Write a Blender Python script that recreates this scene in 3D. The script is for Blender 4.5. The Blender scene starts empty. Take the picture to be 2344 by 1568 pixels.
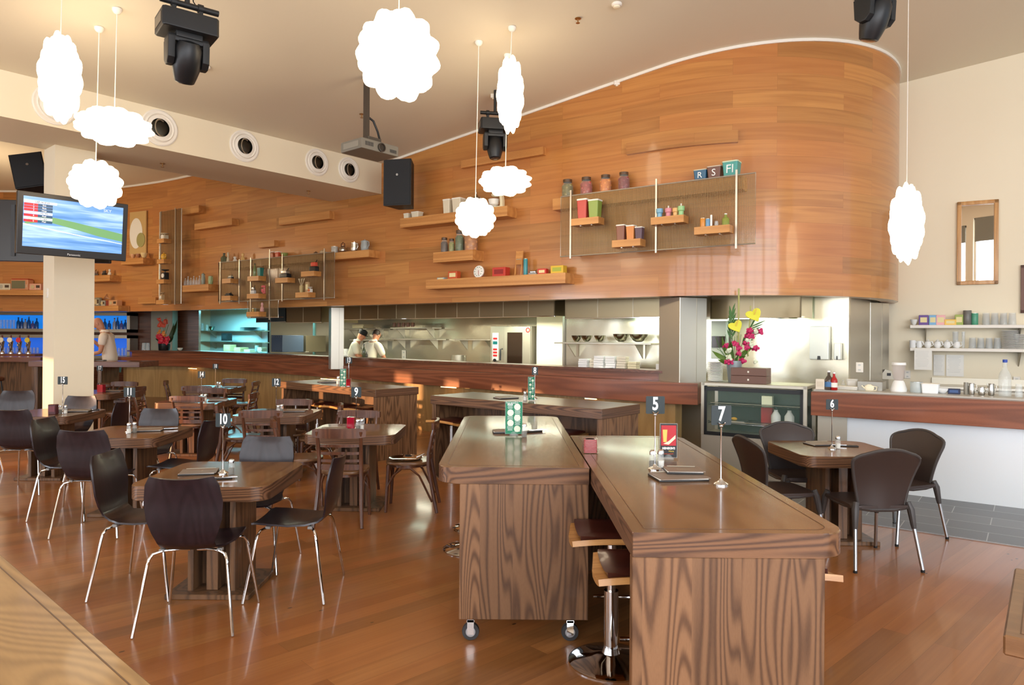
import bpy, bmesh, math, random
from mathutils import Vector, Matrix
random.seed(7)
PI = math.pi
S = bpy.context.scene
COL = S.collection
# ------------------------------------------------------------------ camera model (2344 x 1568)
FPX, CX, CY, RHO, EYE = 1600.0, 1161.0, 773.0, math.radians(0.4), 1.62
RC = Vector((math.cos(RHO), 0, math.sin(RHO))); UC = Vector((-math.sin(RHO), 0, math.cos(RHO)))
CAM = Vector((0, 0, EYE))
def ray(x, y): return Vector((0, 1, 0)) + RC*((x-CX)/FPX) - UC*((y-CY)/FPX)
def atz(x, y, z):
    r = ray(x, y); return CAM + r*((z-EYE)/r.z)
def aty(x, y, Y): return CAM + ray(x, y)*Y
cd = bpy.data.cameras.new('camera'); cam = bpy.data.objects.new('camera', cd); COL.objects.link(cam)
cd.sensor_width = 36; cd.lens = 36*FPX/2344; cd.shift_x = 11/2344; cd.shift_y = -11/2344; cd.clip_start = .05
m = Matrix((RC, UC, Vector((0, -1, 0)))).transposed().to_4x4(); m.translation = CAM
cam.matrix_world = m; S.camera = cam
class Frame:
    """vertical plane: origin O, x runs to the right along it, y runs away from the viewer"""
    def __init__(s, ox, oy, ex, ey):
        l = math.hypot(ex, ey); s.O = Vector((ox, oy, 0)); s.e = Vector((ex/l, ey/l, 0)); s.n = Vector((-ey/l, ex/l, 0)); s.rz = math.atan2(ey, ex)
    def P(s, a, d, z): return s.O + s.e*a - s.n*d + Vector((0, 0, z))      # d metres in front of the plane
    def hit(s, x, y, d=0):
        r = ray(x, y); q = s.O - s.n*d; t = (q-CAM).dot(s.n)/r.dot(s.n); return CAM + r*t
    def sz(s, x, y, d=0):
        p = s.hit(x, y, d); return (p-s.O).dot(s.e), p.z
# ------------------------------------------------------------------ materials
MT = {}
def srgb(c):
    if isinstance(c, str): c = [int(c[i:i+2], 16)/255 for i in (0, 2, 4)]
    return tuple((v/12.92 if v <= .04045 else ((v+.055)/1.055)**2.4) for v in c) + (1,)
def mat(name, col=None, rough=.5, metal=0, emit=None, es=1, trans=0, ior=1.45, coat=0, alpha=1, sub=0, spec=.5):
    if name in MT: return MT[name]
    m = bpy.data.materials.new(name); m.use_nodes = True; MT[name] = m
    b = m.node_tree.nodes['Principled BSDF']; I = b.inputs
    if col: I['Base Color'].default_value = srgb(col)
    I['Roughness'].default_value = rough; I['Metallic'].default_value = metal; I['IOR'].default_value = ior
    I['Transmission Weight'].default_value = trans; I['Coat Weight'].default_value = coat; I['Coat Roughness'].default_value = .08
    I['Specular IOR Level'].default_value = spec
    if emit: I['Emission Color'].default_value = srgb(emit); I['Emission Strength'].default_value = es
    if alpha < 1: I['Alpha'].default_value = alpha
    return m
def nn(m, t, **k):
    n = m.node_tree.nodes.new(t)
    for a, v in k.items():
        if a in n.inputs.keys(): n.inputs[a].default_value = v
        else: setattr(n, a, v)
    return n
def lk(m, a, ao, b, bi): m.node_tree.links.new(a.outputs[ao], b.inputs[bi])
def nn_noise(m, vec, sc):
    n = nn(m, 'ShaderNodeTexNoise'); n.inputs['Scale'].default_value = sc; m.node_tree.links.new(vec, n.inputs['Vector']); return n.outputs['Fac']
def math_n(m, op, a, b=None):
    n = nn(m, 'ShaderNodeMath', operation=op)
    for i, v in enumerate((a, b)):
        if v is None: continue
        if isinstance(v, (int, float)): n.inputs[i].default_value = v
        else: m.node_tree.links.new(v, n.inputs[i])
    return n.outputs[0]
def ramp(m, fac, stops):
    r = nn(m, 'ShaderNodeValToRGB'); e = r.color_ramp.elements
    while len(e) < len(stops): e.new(.5)
    for q, (p, c) in zip(e, stops): q.position = p; q.color = srgb(c)
    m.node_tree.links.new(fac, r.inputs[0]); return r.outputs[0]
def mixc(m, f, a, b, mode='MIX'):
    n = nn(m, 'ShaderNodeMix', data_type='RGBA', blend_type=mode)
    for i, v in ((0, f), (6, a), (7, b)):
        if isinstance(v, (int, float)): n.inputs[i].default_value = v
        elif isinstance(v, tuple): n.inputs[i].default_value = v
        else: m.node_tree.links.new(v, n.inputs[i])
    return n.outputs[2]
def wood(name, light, dark, axis='X', ringf=9, stretch=.12, rough=.35, coat=.3, contrast=.6, planks=None, rot=0, uv=False, fine=.35, bump=.0, tone=.3, size=3.0, red=None, knots=False, rvar=0, sharp=1, fs=None):
    """grain runs along local axis; planks = (length, width) lays boards"""
    if name in MT: return MT[name]
    m = mat(name, light, rough, coat=coat); T = m.node_tree; bs = T.nodes['Principled BSDF']
    tc = nn(m, 'ShaderNodeTexCoord'); src = tc.outputs['UV' if uv else 'Object']
    mp = nn(m, 'ShaderNodeMapping')
    mp.inputs['Rotation'].default_value = {'X': (0, 0, rot), 'Y': (0, 0, PI/2), 'Z': (0, PI/2, 0), 'P': tuple(Matrix(((0, 0, 1), (1, 0, 0), (0, 1, 0))).to_euler())}[axis]
    T.links.new(src, mp.inputs[0]); vec = mp.outputs[0]
    seed = None
    if planks:
        bk = nn(m, 'ShaderNodeTexBrick', offset=.37, offset_frequency=2); bk.inputs['Scale'].default_value = 1
        bk.inputs['Brick Width'].default_value = planks[0]; bk.inputs['Row Height'].default_value = planks[1]
        bk.inputs['Mortar Size'].default_value = planks[2] if len(planks) > 2 else .0015; bk.inputs['Mortar Smooth'].default_value = .3
        bk.inputs['Color1'].default_value = (0, 0, 0, 1); bk.inputs['Color2'].default_value = (1, 1, 1, 1)
        T.links.new(vec, bk.inputs[0])
        # the random grey of each board
        bk2 = nn(m, 'ShaderNodeTexBrick', offset=.37, offset_frequency=2); bk2.inputs['Scale'].default_value = 1
        bk2.inputs['Brick Width'].default_value = planks[0]; bk2.inputs['Row Height'].default_value = planks[1]; bk2.inputs['Mortar Size'].default_value = 0
        bk2.inputs['Color1'].default_value = (0, 0, 0, 1); bk2.inputs['Color2'].default_value = (1, 1, 1, 1)
        T.links.new(vec, bk2.inputs[0]); seed = bk2.outputs['Color']
    st = nn(m, 'ShaderNodeMapping'); st.inputs['Scale'].default_value = (stretch*size, size, size); T.links.new(vec, st.inputs[0])
    n1 = nn(m, 'ShaderNodeTexNoise', noise_dimensions='4D'); n1.inputs['Scale'].default_value = 1; n1.inputs['Detail'].default_value = 1.2; n1.inputs['Roughness'].default_value = .45
    T.links.new(st.outputs[0], n1.inputs['Vector'])
    if seed: T.links.new(math_n(m, 'MULTIPLY', seed, 37.0), n1.inputs['W'])
    ring = math_n(m, 'SINE', math_n(m, 'MULTIPLY', n1.outputs['Fac'], ringf*6.283)); ring = math_n(m, 'MULTIPLY_ADD', ring, .5); T.nodes[-1].inputs[2].default_value = .5
    if sharp != 1: ring = math_n(m, 'POWER', ring, float(sharp))
    st2 = nn(m, 'ShaderNodeMapping'); fs = fs or (7*size, 130*size/3); st2.inputs['Scale'].default_value = (fs[0], fs[1], fs[1]); T.links.new(vec, st2.inputs[0])
    n2 = nn(m, 'ShaderNodeTexNoise'); n2.inputs['Scale'].default_value = 1; n2.inputs['Detail'].default_value = 3; T.links.new(st2.outputs[0], n2.inputs['Vector'])
    g = math_n(m, 'ADD', math_n(m, 'MULTIPLY', ring, contrast), math_n(m, 'MULTIPLY', n2.outputs['Fac'], fine))
    c = ramp(m, g, [(.1, light), (.1+contrast*.75+fine, dark)])
    if seed:
        tn = ramp(m, seed, [(0, (1-tone,)*3), (1, (1, 1, 1))]); c = mixc(m, 1.0, c, tn, 'MULTIPLY')
        if red: c = mixc(m, math_n(m, 'MULTIPLY', math_n(m, 'FRACT', math_n(m, 'MULTIPLY', seed, 7.3)), .6), c, srgb(red))
        c = mixc(m, math_n(m, 'MULTIPLY', bk.outputs['Fac'], .75), c, srgb('2a1508'))
    if knots:
        v = nn(m, 'ShaderNodeTexVoronoi'); v.inputs['Scale'].default_value = 6; sv = nn(m, 'ShaderNodeMapping'); sv.inputs['Scale'].default_value = (.55, 1, 1); T.links.new(vec, sv.inputs[0]); T.links.new(sv.outputs[0], v.inputs['Vector'])
        f = math_n(m, 'MULTIPLY', math_n(m, 'LESS_THAN', v.outputs['Distance'], .05), math_n(m, 'GREATER_THAN', nn_noise(m, vec, 1.3), .53)); c = mixc(m, math_n(m, 'MULTIPLY', f, .7), c, srgb('1c0d06'))
    T.links.new(c, bs.inputs['Base Color'])
    if rvar:
        T.links.new(math_n(m, 'MULTIPLY_ADD', n2.outputs['Fac'], rvar), bs.inputs['Roughness']); T.nodes[-1].inputs[2].default_value = rough
    if bump:
        bp = nn(m, 'ShaderNodeBump'); bp.inputs['Strength'].default_value = bump; bp.inputs['Distance'].default_value = .002
        T.links.new(g, bp.inputs['Height']); T.links.new(bp.outputs[0], bs.inputs['Normal'])
    return m
# timber
W_WALL = wood('oak_wall_panelling', 'd2934f', 'aa6c36', planks=(1.45, .205, .0006), uv=True, rough=.3, coat=.5, ringf=6, stretch=.055, contrast=.3, fine=.5, fs=(2.2, 55), tone=.14, red='be753e', size=6, sharp=1.6)
W_SHELF = wood('oak_shelf', 'd39857', 'b17238', rough=.4, coat=.05, contrast=.35, fine=.3, ringf=5, size=5, stretch=.06)
W_FLOOR = wood('matai_floorboards', 'c68a51', '8c562c', planks=(2.6, .13, .0006), rot=math.radians(-43), rough=.3, coat=.25, contrast=.2, fine=.8, fs=(1.3, 38), ringf=4, stretch=.04, tone=.22, red='a05e32', knots=True, size=3.2)
W_TOP = wood('stained_ash_top', '7e5b39', '5c3e23', 'Y', rough=.25, coat=.3, contrast=.35, fine=.3, ringf=9, size=3.5, stretch=.12, sharp=2)
W_TOPX = wood('stained_ash_top_cross', '755234', '563a21', 'X', rough=.28, coat=.25, contrast=.35, fine=.3, ringf=9, size=3.5, stretch=.12, sharp=2)
W_EDGE = wood('stained_ash_edge', '7d583c', '472d1d', 'X', rough=.38, coat=.12, contrast=.75, fine=.3, ringf=30, size=6, stretch=.05, sharp=1.4)
W_EDGEY = wood('stained_ash_edge_side', '74513a', '432b1d', 'Y', rough=.38, coat=.12, contrast=.75, fine=.3, ringf=30, size=6, stretch=.05, sharp=1.4)
W_PANEL = wood('stained_ash_panel', '8c6647', '573a25', 'P', planks=(6, .175, .0), rough=.45, coat=.05, contrast=.75, fine=.35, ringf=19, stretch=.1, size=6.5, sharp=2.0, tone=.12)
W_PED = wood('stained_ash_pedestal', '755439', '453020', 'Z', rough=.4, coat=.1, contrast=.6, fine=.4, ringf=9, size=6, stretch=.1, sharp=2)
W_BENT = wood('bentwood_stain', '6b412b', '452616', 'Z', rough=.3, coat=.25, contrast=.4, fine=.4, size=7, stretch=.1)
W_SEAT = wood('ply_seat', '866040', '684629', 'X', rough=.3, coat=.2, contrast=.3, size=5, stretch=.1)
W_COUNTER = wood('mahogany_counter', '95573a', '6b3a24', 'X', rough=.3, coat=.3, contrast=.5, fine=.4, ringf=7, size=6, stretch=.06, uv=True)
W_COUNTERX = wood('mahogany_counter_edge', '95573a', '6b3a24', 'X', rough=.3, coat=.3, contrast=.5, fine=.4, ringf=7, size=6, stretch=.06)
W_COUNTERD = wood('mahogany_ledge', '7a4a33', '552f1e', 'X', rough=.3, coat=.25, contrast=.4, fine=.4, ringf=7, size=6, stretch=.06)
W_FRONT = wood('counter_front_veneer', 'b59462', '9a7a4e', 'Z', rough=.4, coat=.1, contrast=.3, size=3)
W_STOOL = wood('oak_stool_shell', 'cf9858', 'ae7437', 'X', rough=.35, coat=.2, contrast=.4, size=8, stretch=.08)
W_SUNLIT = wood('sunlit_ash_top', 'ad8753', '8b683b', 'X', rough=.4, coat=.12, contrast=.5, fine=.4, ringf=40, size=2.0, stretch=.3, sharp=1.2)  # same ash as the other tables, with the sun's gold put into its colour
W_FRAME = wood('pine_frame', 'cf9a56', 'ae7633', 'Z', rough=.35, coat=.2, contrast=.4, size=6, stretch=.08)
W_CHAIR = wood('wenge_shell', '281b20', '180f13', 'Z', rough=.34, coat=.12, contrast=.4, fine=.5, size=6, stretch=.1)
# paint, metal, glass
WHITE = mat('warm_white_paint', 'efe2c6', .6); CEIL = mat('ceiling_paint', 'e6dcc6', .75); TRIMW = mat('trim_white', 'efe8dc', .5)
STEEL = mat('brushed_steel', 'd2cbbc', .36, .85); STEEL2 = mat('satin_steel', 'bdb6a6', .42, .85); CHROME = mat('chrome', 'dcdcdc', .07, 1)
ALU = mat('aluminium', 'b9bcbf', .3, 1); BLACK = mat('black_plastic', '17181a', .4); BLACK2 = mat('black_metal', '1d1e1f', .45); DARKGR = mat('dark_grey', '37383a', .5)
def wavy(m):
    n = nn(m, 'ShaderNodeTexNoise'); n.inputs['Scale'].default_value = 1.6; n.inputs['Detail'].default_value = 1; bp = nn(m, 'ShaderNodeBump'); bp.inputs['Strength'].default_value = .5; bp.inputs['Distance'].default_value = .05
    tc = nn(m, 'ShaderNodeTexCoord'); T = m.node_tree; T.links.new(tc.outputs['Object'], n.inputs['Vector']); T.links.new(n.outputs['Fac'], bp.inputs['Height']); T.links.new(bp.outputs[0], T.nodes['Principled BSDF'].inputs['Normal']); return m
STEELW = wavy(mat('splashback_steel', 'dad3bd', .25, .8)); HOODM = mat('hood_steel', '948568', .35, .9)
GLASS = mat('clear_glass', 'f4f8f6', .02, alpha=.12, coat=.4); GLASSG = mat('green_tinted_glass', 'b9e0d2', .03, alpha=.25, coat=.4)
def clear(name, col, a=.18, rough=.05): return mat(name, col, rough, alpha=min(a, .2), coat=.5)
REDG = mat('red_glass', 'a3142a', .08, trans=.6, ior=1.4); SALT = mat('salt', 'f3f0e8', .8); PEPPER = mat('pepper', '574b38', .9)
PLAST = mat('brown_black_resin', '372b27', .38); MENU = mat('menu_cover', '87776a', .45); MENUD = mat('menu_dark', '26221f', .4)
PAPER = mat('paper', 'f1ede4', .7); LEATHER = mat('brown_leather', '452019', .3, coat=.2); CHINA = mat('white_china', 'f3f1ec', .15, coat=.3)
SIGN = mat('slate_sign', '1e2a2c', .45); SIGNTXT = mat('sign_white', 'f6f8f8', .5, emit='ffffff', es=.0)
SKIN = mat('skin', 'c98a68', .5); RUBBER = mat('rubber', '1a1a1a', .7)
def C(hexc, rough=.4, metal=0, **k): return mat('colour_%s%s' % (hexc, '_m' if metal else ''), hexc, rough, metal, **k)
# ------------------------------------------------------------------ mesh builder
class B:
    def __init__(s): s.b = bmesh.new(); s.wn = False
    def _x(s, vs, M):
        if M is not None: bmesh.ops.transform(s.b, matrix=M, verts=vs)
        return vs
    def box(s, x, y, z, sx, sy, sz, rz=0, bev=0, M=None, seg=0):
        seg = seg or (1 if bev <= .0065 else 2); s.wn = s.wn or bev > .0065
        g = bmesh.ops.create_cube(s.b, size=1); vs = g['verts']
        bmesh.ops.scale(s.b, vec=(sx, sy, sz), verts=vs)
        if bev:
            es = list({e for v in vs for e in v.link_edges}); r = bmesh.ops.bevel(s.b, geom=es, offset=min(bev, min(sx, sy, sz)*.45), segments=seg, affect='EDGES', profile=.5)
            vs = list({v for f in r['faces'] for v in f.verts} | {v for v in vs if v.is_valid})
        T = Matrix.Translation((x, y, z)) @ Matrix.Rotation(rz, 4, 'Z')
        s._x(vs, (M @ T) if M is not None else T); return s
    def prism(s, poly, z0, z1, bev=0, M=None, top=None):
        a = [s.b.verts.new((p[0], p[1], z0)) for p in poly]; q = top or poly; s.wn = s.wn or len(poly) > 8
        c = [s.b.verts.new((p[0], p[1], z1)) for p in q]; n = len(a)
        fs = [s.b.faces.new(list(reversed(a))), s.b.faces.new(c)]
        for i in range(n): s.b.faces.new((a[i], a[(i+1) % n], c[(i+1) % n], c[i]))
        vs = a+c
        if bev:
            es = list({e for f in fs for e in f.edges}); r = bmesh.ops.bevel(s.b, geom=es, offset=bev, segments=1 if bev <= .0065 else 2, affect='EDGES', profile=.5); s.wn = s.wn or bev > .0065
            vs = list({v for f in r['faces'] for v in f.verts} | {v for v in vs if v.is_valid} | {v for f in fs if f.is_valid for v in f.verts})
        s._x(vs, M); return s
    def lathe(s, prof, x=0, y=0, z=0, seg=24, M=None, caps=True, sx=1, sy=1):
        rings = []
        for r, h in prof:
            rings.append([s.b.verts.new((x+max(r, 1e-5)*sx*math.cos(2*PI*i/seg), y+max(r, 1e-5)*sy*math.sin(2*PI*i/seg), z+h)) for i in range(seg)])
        for a, c in zip(rings, rings[1:]):
            for i in range(seg): s.b.faces.new((a[i], a[(i+1) % seg], c[(i+1) % seg], c[i]))
        if caps:
            s.b.faces.new(list(reversed(rings[0]))); s.b.faces.new(rings[-1])
        s._x([v for r in rings for v in r], M); return s
    def cyl(s, x, y, z0, z1, r, r2=None, seg=20, M=None): return s.lathe([(r, z0), (r if r2 is None else r2, z1)], x, y, 0, seg, M)
    def tube(s, pts, r, seg=10, closed=False, M=None, rs=None):
        P = [Vector(p) for p in pts]; n = len(P); rings = []; up = None
        for i, p in enumerate(P):
            if closed: t = (P[(i+1) % n]-P[i-1]).normalized()
            else: t = (P[min(i+1, n-1)]-P[max(i-1, 0)]).normalized()
            if up is None: up = Vector((0, 0, 1)) if abs(t.z) < .9 else Vector((1, 0, 0))
            a = t.cross(up)
            if a.length < 1e-4: a = t.cross(Vector((0, 1, 0)))
            a.normalize(); up = a.cross(t).normalized(); rr = rs[i] if rs else r
            rings.append([s.b.verts.new(p + a*(rr*math.cos(2*PI*k/seg)) + up*(rr*math.sin(2*PI*k/seg))) for k in range(seg)])
        for i in range(n if closed else n-1):
            a, c = rings[i], rings[(i+1) % n]
            for k in range(seg): s.b.faces.new((a[k], a[(k+1) % seg], c[(k+1) % seg], c[k]))
        if not closed:
            s.b.faces.new(list(reversed(rings[0]))); s.b.faces.new(rings[-1])
        s._x([v for q in rings for v in q], M); return s
    def sheet(s, fn, nu, nv, th, M=None, closed_u=False):
        """fn(u,v)->(x,y,z); thickened along normals"""
        def pt(u, v): return Vector(fn(u, v))
        top = []; bot = []
        for i in range(nu+1):
            a = []; c = []
            for j in range(nv+1):
                u, v = i/nu, j/nv; e = 1e-3; p = pt(u, v)
                du = pt(min(u+e, 1), v)-pt(max(u-e, 0), v); dv = pt(u, min(v+e, 1))-pt(u, max(v-e, 0)); nrm = du.cross(dv)
                nrm = nrm.normalized() if nrm.length > 1e-12 else Vector((0, 0, 1))
                a.append(s.b.verts.new(p+nrm*th/2)); c.append(s.b.verts.new(p-nrm*th/2))
            top.append(a); bot.append(c)
        for i in range(nu):
            for j in range(nv):
                s.b.faces.new((top[i][j], top[i+1][j], top[i+1][j+1], top[i][j+1]))
                s.b.faces.new((bot[i][j], bot[i][j+1], bot[i+1][j+1], bot[i+1][j]))
        for i in range(nu):
            for j in (0, nv):
                q = (top[i][j], bot[i][j], bot[i+1][j], top[i+1][j]); s.b.faces.new(q if j == 0 else tuple(reversed(q)))
        for j in range(nv):
            for i in (0, nu):
                q = (top[i][j], top[i][j+1], bot[i][j+1], bot[i][j]); s.b.faces.new(q if i == 0 else tuple(reversed(q)))
        s._x([v for r in top+bot for v in r], M); return s
    def ball(s, x, y, z, r, seg=16, sx=1, sy=1, sz=1, M=None):
        g = bmesh.ops.create_uvsphere(s.b, u_segments=seg, v_segments=max(6, seg//2), radius=r)
        T = Matrix.Translation((x, y, z)) @ Matrix.Diagonal((sx, sy, sz, 1)); s._x(g['verts'], (M @ T) if M is not None else T); return s
    def done(s, name, m, parent=None, loc=None, rz=0, smooth=True, ang=35, label=None, kind=None, fixn=True):
        b = s.b
        if fixn: bmesh.ops.recalc_face_normals(b, faces=b.faces)
        if smooth:
            for f in b.faces: f.smooth = True
            ca = math.radians(ang)
            for e in b.edges:
                if len(e.link_faces) == 2 and e.calc_face_angle(0) > ca: e.smooth = False
        me = bpy.data.meshes.new(name); b.to_mesh(me); b.free()
        for q in (m if isinstance(m, (list, tuple)) else [m]): me.materials.append(q)
        o = bpy.data.objects.new(name, me); COL.objects.link(o)
        if parent is not None: o.parent = parent
        if loc is not None: o.location = loc
        if rz: o.rotation_euler.z = rz
        if s.wn: w = o.modifiers.new('wn', 'WEIGHTED_NORMAL'); w.keep_sharp = True
        if label: o['label'] = label
        if kind: o['kind'] = kind
        return o
def edge_mats(o):
    """slot 0 top and bottom, slot 1 faces across y, slot 2 faces across x"""
    for p in o.data.polygons:
        n = p.normal
        if abs(n.z) < .6: p.material_index = 1 if abs(n.y) > abs(n.x) else 2
    return o
def thing(name, label, cat, loc=(0, 0, 0), rz=0, group=None):
    o = bpy.data.objects.new(name, None); COL.objects.link(o); o.location = loc; o.rotation_euler = (0, 0, rz); o.empty_display_size = .1
    o['label'] = label; o['category'] = cat
    if group: o['group'] = group
    return o
def tag(o, label, cat, group=None):
    o['label'] = label; o['category'] = cat
    if group: o['group'] = group
    return o
def struct(o): o['kind'] = 'structure'; return o
CH = {}
def reindex():
    CH.clear()
    for o in bpy.data.objects:
        if o.parent: CH.setdefault(o.parent.name, []).append(o)
def dup(root, loc, rz, label=None, group=None):
    """copy of a thing with copies of its parts and sub-parts"""
    def cp(o, par):
        c = o.copy(); COL.objects.link(c)
        if par is not None: c.parent = par; c.matrix_parent_inverse = o.matrix_parent_inverse
        for ch in CH.get(o.name, []): cp(ch, c)
        return c
    r = cp(root, None); r.location = loc; r.rotation_euler = (0, 0, rz)
    if label: r['label'] = label
    if group: r['group'] = group
    return r
def text(s, size, m, parent, loc, rot=(PI/2, 0, 0), name='lettering', sx=1, bold=0, ext=.0008, align='CENTER', label=None):
    cu = bpy.data.curves.new(name, 'FONT'); cu.body = s; cu.size = size; cu.align_x = align; cu.align_y = 'CENTER'; cu.extrude = ext; cu.offset = bold; cu.materials.append(m)
    cu.resolution_u = 3
    tmp = bpy.data.objects.new(name, cu); me = bpy.data.meshes.new_from_object(tmp); bpy.data.objects.remove(tmp); bpy.data.curves.remove(cu)
    o = bpy.data.objects.new(name, me); COL.objects.link(o); o.parent = parent; o.location = loc; o.rotation_euler = rot; o.scale = (sx, 1, 1)
    if label: o['label'] = label
    return o
def rrect(w, d, r, corners=(1, 1, 1, 1), n=6):
    """rounded rectangle centred on 0; corners: front-left, front-right, back-right, back-left"""
    out = []
    for (cx, cy, a0), c in zip(((-1, -1, PI), (1, -1, 1.5*PI), (1, 1, 0), (-1, 1, .5*PI)), corners):
        rr = r if c else .004
        for i in range(n+1):
            a = a0 + PI/2*i/n; out.append((cx*(w/2-rr)+rr*math.cos(a), cy*(d/2-rr)+rr*math.sin(a)))
    return out
# ------------------------------------------------------------------ frames and ceiling
WF = Frame(.559, 10.04, .825, -.565)           # straight part of the oak wall
CF = Frame(2.11, 9.04, .780, -.625)            # kitchen counter
BD = Vector((.649, .761, 0)); BN = Vector((.761, -.649, 0)); BO = Vector((-2.16, 11.9, 0))   # beam direction / side
def ceil_z(p): return 4.57 + .12*(Vector((p[0], p[1], 0))-BO).dot(BN)
def ceil_at(x, y):
    r = ray(x, y); # z = 4.57+.12*((p-BO).BN)
    t = (4.57 + .12*(CAM-BO).dot(BN) - EYE)/(r.z - .12*Vector((r.x, r.y, 0)).dot(BN)); return CAM + r*t
def bpt(u, d, z=0): return BO + BD*u + BN*d + Vector((0, 0, z))
# ------------------------------------------------------------------ oak wall path
path = []
SW0 = (Vector((1.945, 9.09, 0))-WF.O).dot(WF.e)
left = [(-14.6, 16.95), (-12.6, 16.95), (-11.2, 16.92), (-10.2, 16.78), (-9.3, 16.5), (-8.5, 16.12), (-7.9, 15.8)]
path += [Vector((a, b, 0)) for a, b in left]
for i in range(25): path.append(Vector((-7.35, 15.46, 0)).lerp(Vector((1.945, 9.09, 0)), i/24))
TC = Vector((3.363, 11.16, 0)); TR = 2.51
a0 = math.atan2(9.09-11.16, 1.945-3.363)
for i in range(1, 33): path.append(TC + Vector((math.cos(a0+i*math.radians(118)/32), math.sin(a0+i*math.radians(118)/32), 0))*TR)
ZB = 2.17
def wall_top(p):
    d = (p-BO).dot(BN)
    return ceil_z(p)+.02 if d > 0 else 5.12
def strip_mesh(name, pts, z0f, z1f, th, m, back=1):
    """vertical band following a plan path, th thick towards the back; uv = (length, height)"""
    b = bmesh.new(); uv = b.loops.layers.uv.new('UVMap'); n = len(pts); rows = []; acc = 0
    for i, p in enumerate(pts):
        t = (pts[min(i+1, n-1)]-pts[max(i-1, 0)]).normalized(); nr = Vector((-t.y, t.x, 0))*back
        if i: acc += (p-pts[i-1]).length
        z0, z1 = z0f(p), z1f(p)
        rows.append(([b.verts.new(p+Vector((0, 0, z0))), b.verts.new(p+Vector((0, 0, z1))), b.verts.new(p+nr*th+Vector((0, 0, z1))), b.verts.new(p+nr*th+Vector((0, 0, z0)))], acc, z0, z1))
    for (a, sa, a0_, a1_), (c, sc, c0, c1) in zip(rows, rows[1:]):
        for k in range(4):
            f = b.faces.new((a[k], c[k], c[(k+1) % 4], a[(k+1) % 4])); zz = {0: (a0_, c0, c1, a1_), 1: (a1_, c1, c1+th, a1_+th), 2: (a1_, c1, c0, a0_), 3: (a0_, c0, c0-th, a0_-th)}[k]
            for l, (s_, z_) in zip(f.loops, ((sa, zz[0]), (sc, zz[1]), (sc, zz[2]), (sa, zz[3]))): l[uv].uv = (s_, z_)
            f.smooth = k in (0, 2)
    b.faces.new(rows[0][0]); b.faces.new(list(reversed(rows[-1][0])))
    bmesh.ops.recalc_face_normals(b, faces=b.faces)
    for e in b.edges:
        if len(e.link_faces) == 2 and e.calc_face_angle(0) > .6: e.smooth = False
    me = bpy.data.meshes.new(name); b.to_mesh(me); b.free(); me.materials.append(m)
    o = bpy.data.objects.new(name, me); COL.objects.link(o); return o
pth = []                                           # refine where the beam starts and ends
for a, c in zip(path, path[1:]):
    pth.append(a); da, dc = (a-BO).dot(BN), (c-BO).dot(BN)
    if da*dc < 0: t = da/(da-dc); pth.append(a.lerp(c, t-1e-4)); pth.append(a.lerp(c, t+1e-4))
pth.append(path[-1])
struct(strip_mesh('wall_kitchen', pth, lambda p: ZB, wall_top, .22, W_WALL))
fr = [p for p in pth if (p-BO).dot(BN) > .01]; bk = [p for p in pth if (p-BO).dot(BN) < -1.25]
struct(strip_mesh('trim_1', [p+Vector((0, 0, 0)) for p in fr], lambda p: ceil_z(p)-.035, lambda p: ceil_z(p)+.01, .02, TRIMW, -1))
struct(strip_mesh('trim_2', bk, lambda p: 5.06, lambda p: 5.11, .02, TRIMW, -1))
# ceilings, beam
def slab(name, pts, m, th=.12):
    b = B(); lo = [b.b.verts.new(p) for p in pts]; hi = [b.b.verts.new(p+Vector((0, 0, th))) for p in pts]; n = len(pts)
    b.b.faces.new(lo); b.b.faces.new(list(reversed(hi)))
    for i in range(n): b.b.faces.new((lo[i], hi[i], hi[(i+1) % n], lo[(i+1) % n]))
    return struct(b.done(name, m, smooth=False))
def cz(p): p.z = ceil_z(p); return p
slab('ceiling', [cz(bpt(-24, 0)), cz(bpt(9, 0)), cz(bpt(9, 22)), cz(bpt(-24, 22))], CEIL)
slab('ceiling_bar', [bpt(-16, -1.2, 5.1), bpt(12, -1.2, 5.1), bpt(12, -16, 5.1), bpt(-16, -16, 5.1)], CEIL)
bm_ = B(); q = [bpt(-16, 0), bpt(.12, 0), bpt(-.02, -1.22), bpt(-16, -1.22)]
bm_.prism([(p.x, p.y) for p in q], 4.05, 5.2); struct(bm_.done('beam_bulkhead', WHITE, smooth=False))
# round air nozzles in the bulkhead face
FB = Frame(BO.x, BO.y, BD.x, BD.y)
def nozzle(px, py, rad, lab):
    s_, z_ = FB.sz(px, py); p = FB.P(s_, 0, z_); t = thing('air_nozzle', lab, 'air vent', p, FB.rz)
    Mx = Matrix.Rotation(PI/2, 4, 'X')
    B().lathe([(rad, 0), (rad, .012), (rad*.93, .02), (rad*.8, .012), (rad*.74, .03), (rad*.68, .012), (rad*.55, .03), (rad*.5, .03), (rad*.5, .0)], 0, 0, 0, 40, Mx, caps=False).done('ring', TRIMW, t)
    B().lathe([(rad*.5, .028), (rad*.49, -.0), (rad*.46, .004), (0, .004)], 0, 0, 0, 32, Mx, caps=False).done('duct', C('4a463e', .35, 1), t)
    B().lathe([(rad*.5, .024), (rad*.5, .028), (rad*.44, .03), (rad*.40, .024)], 0, 0, 0, 32, Mx @ Matrix.Rotation(.5, 4, 'Y'), caps=False).done('deflector', STEEL2, t)
for px, py, r, l in ((125, 240, .235, 'round white air nozzle behind the leftmost pendant lamp'), (365, 293, .235, 'round white air nozzle beside the wide flat pendant lamp'), (559, 335, .225, 'round white air nozzle in the middle of the bulkhead'), (725, 372, .21, 'round white air nozzle below left of the projector'), (798, 389, .205, 'round white air nozzle directly below the projector')): nozzle(px, py, r, l)
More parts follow.
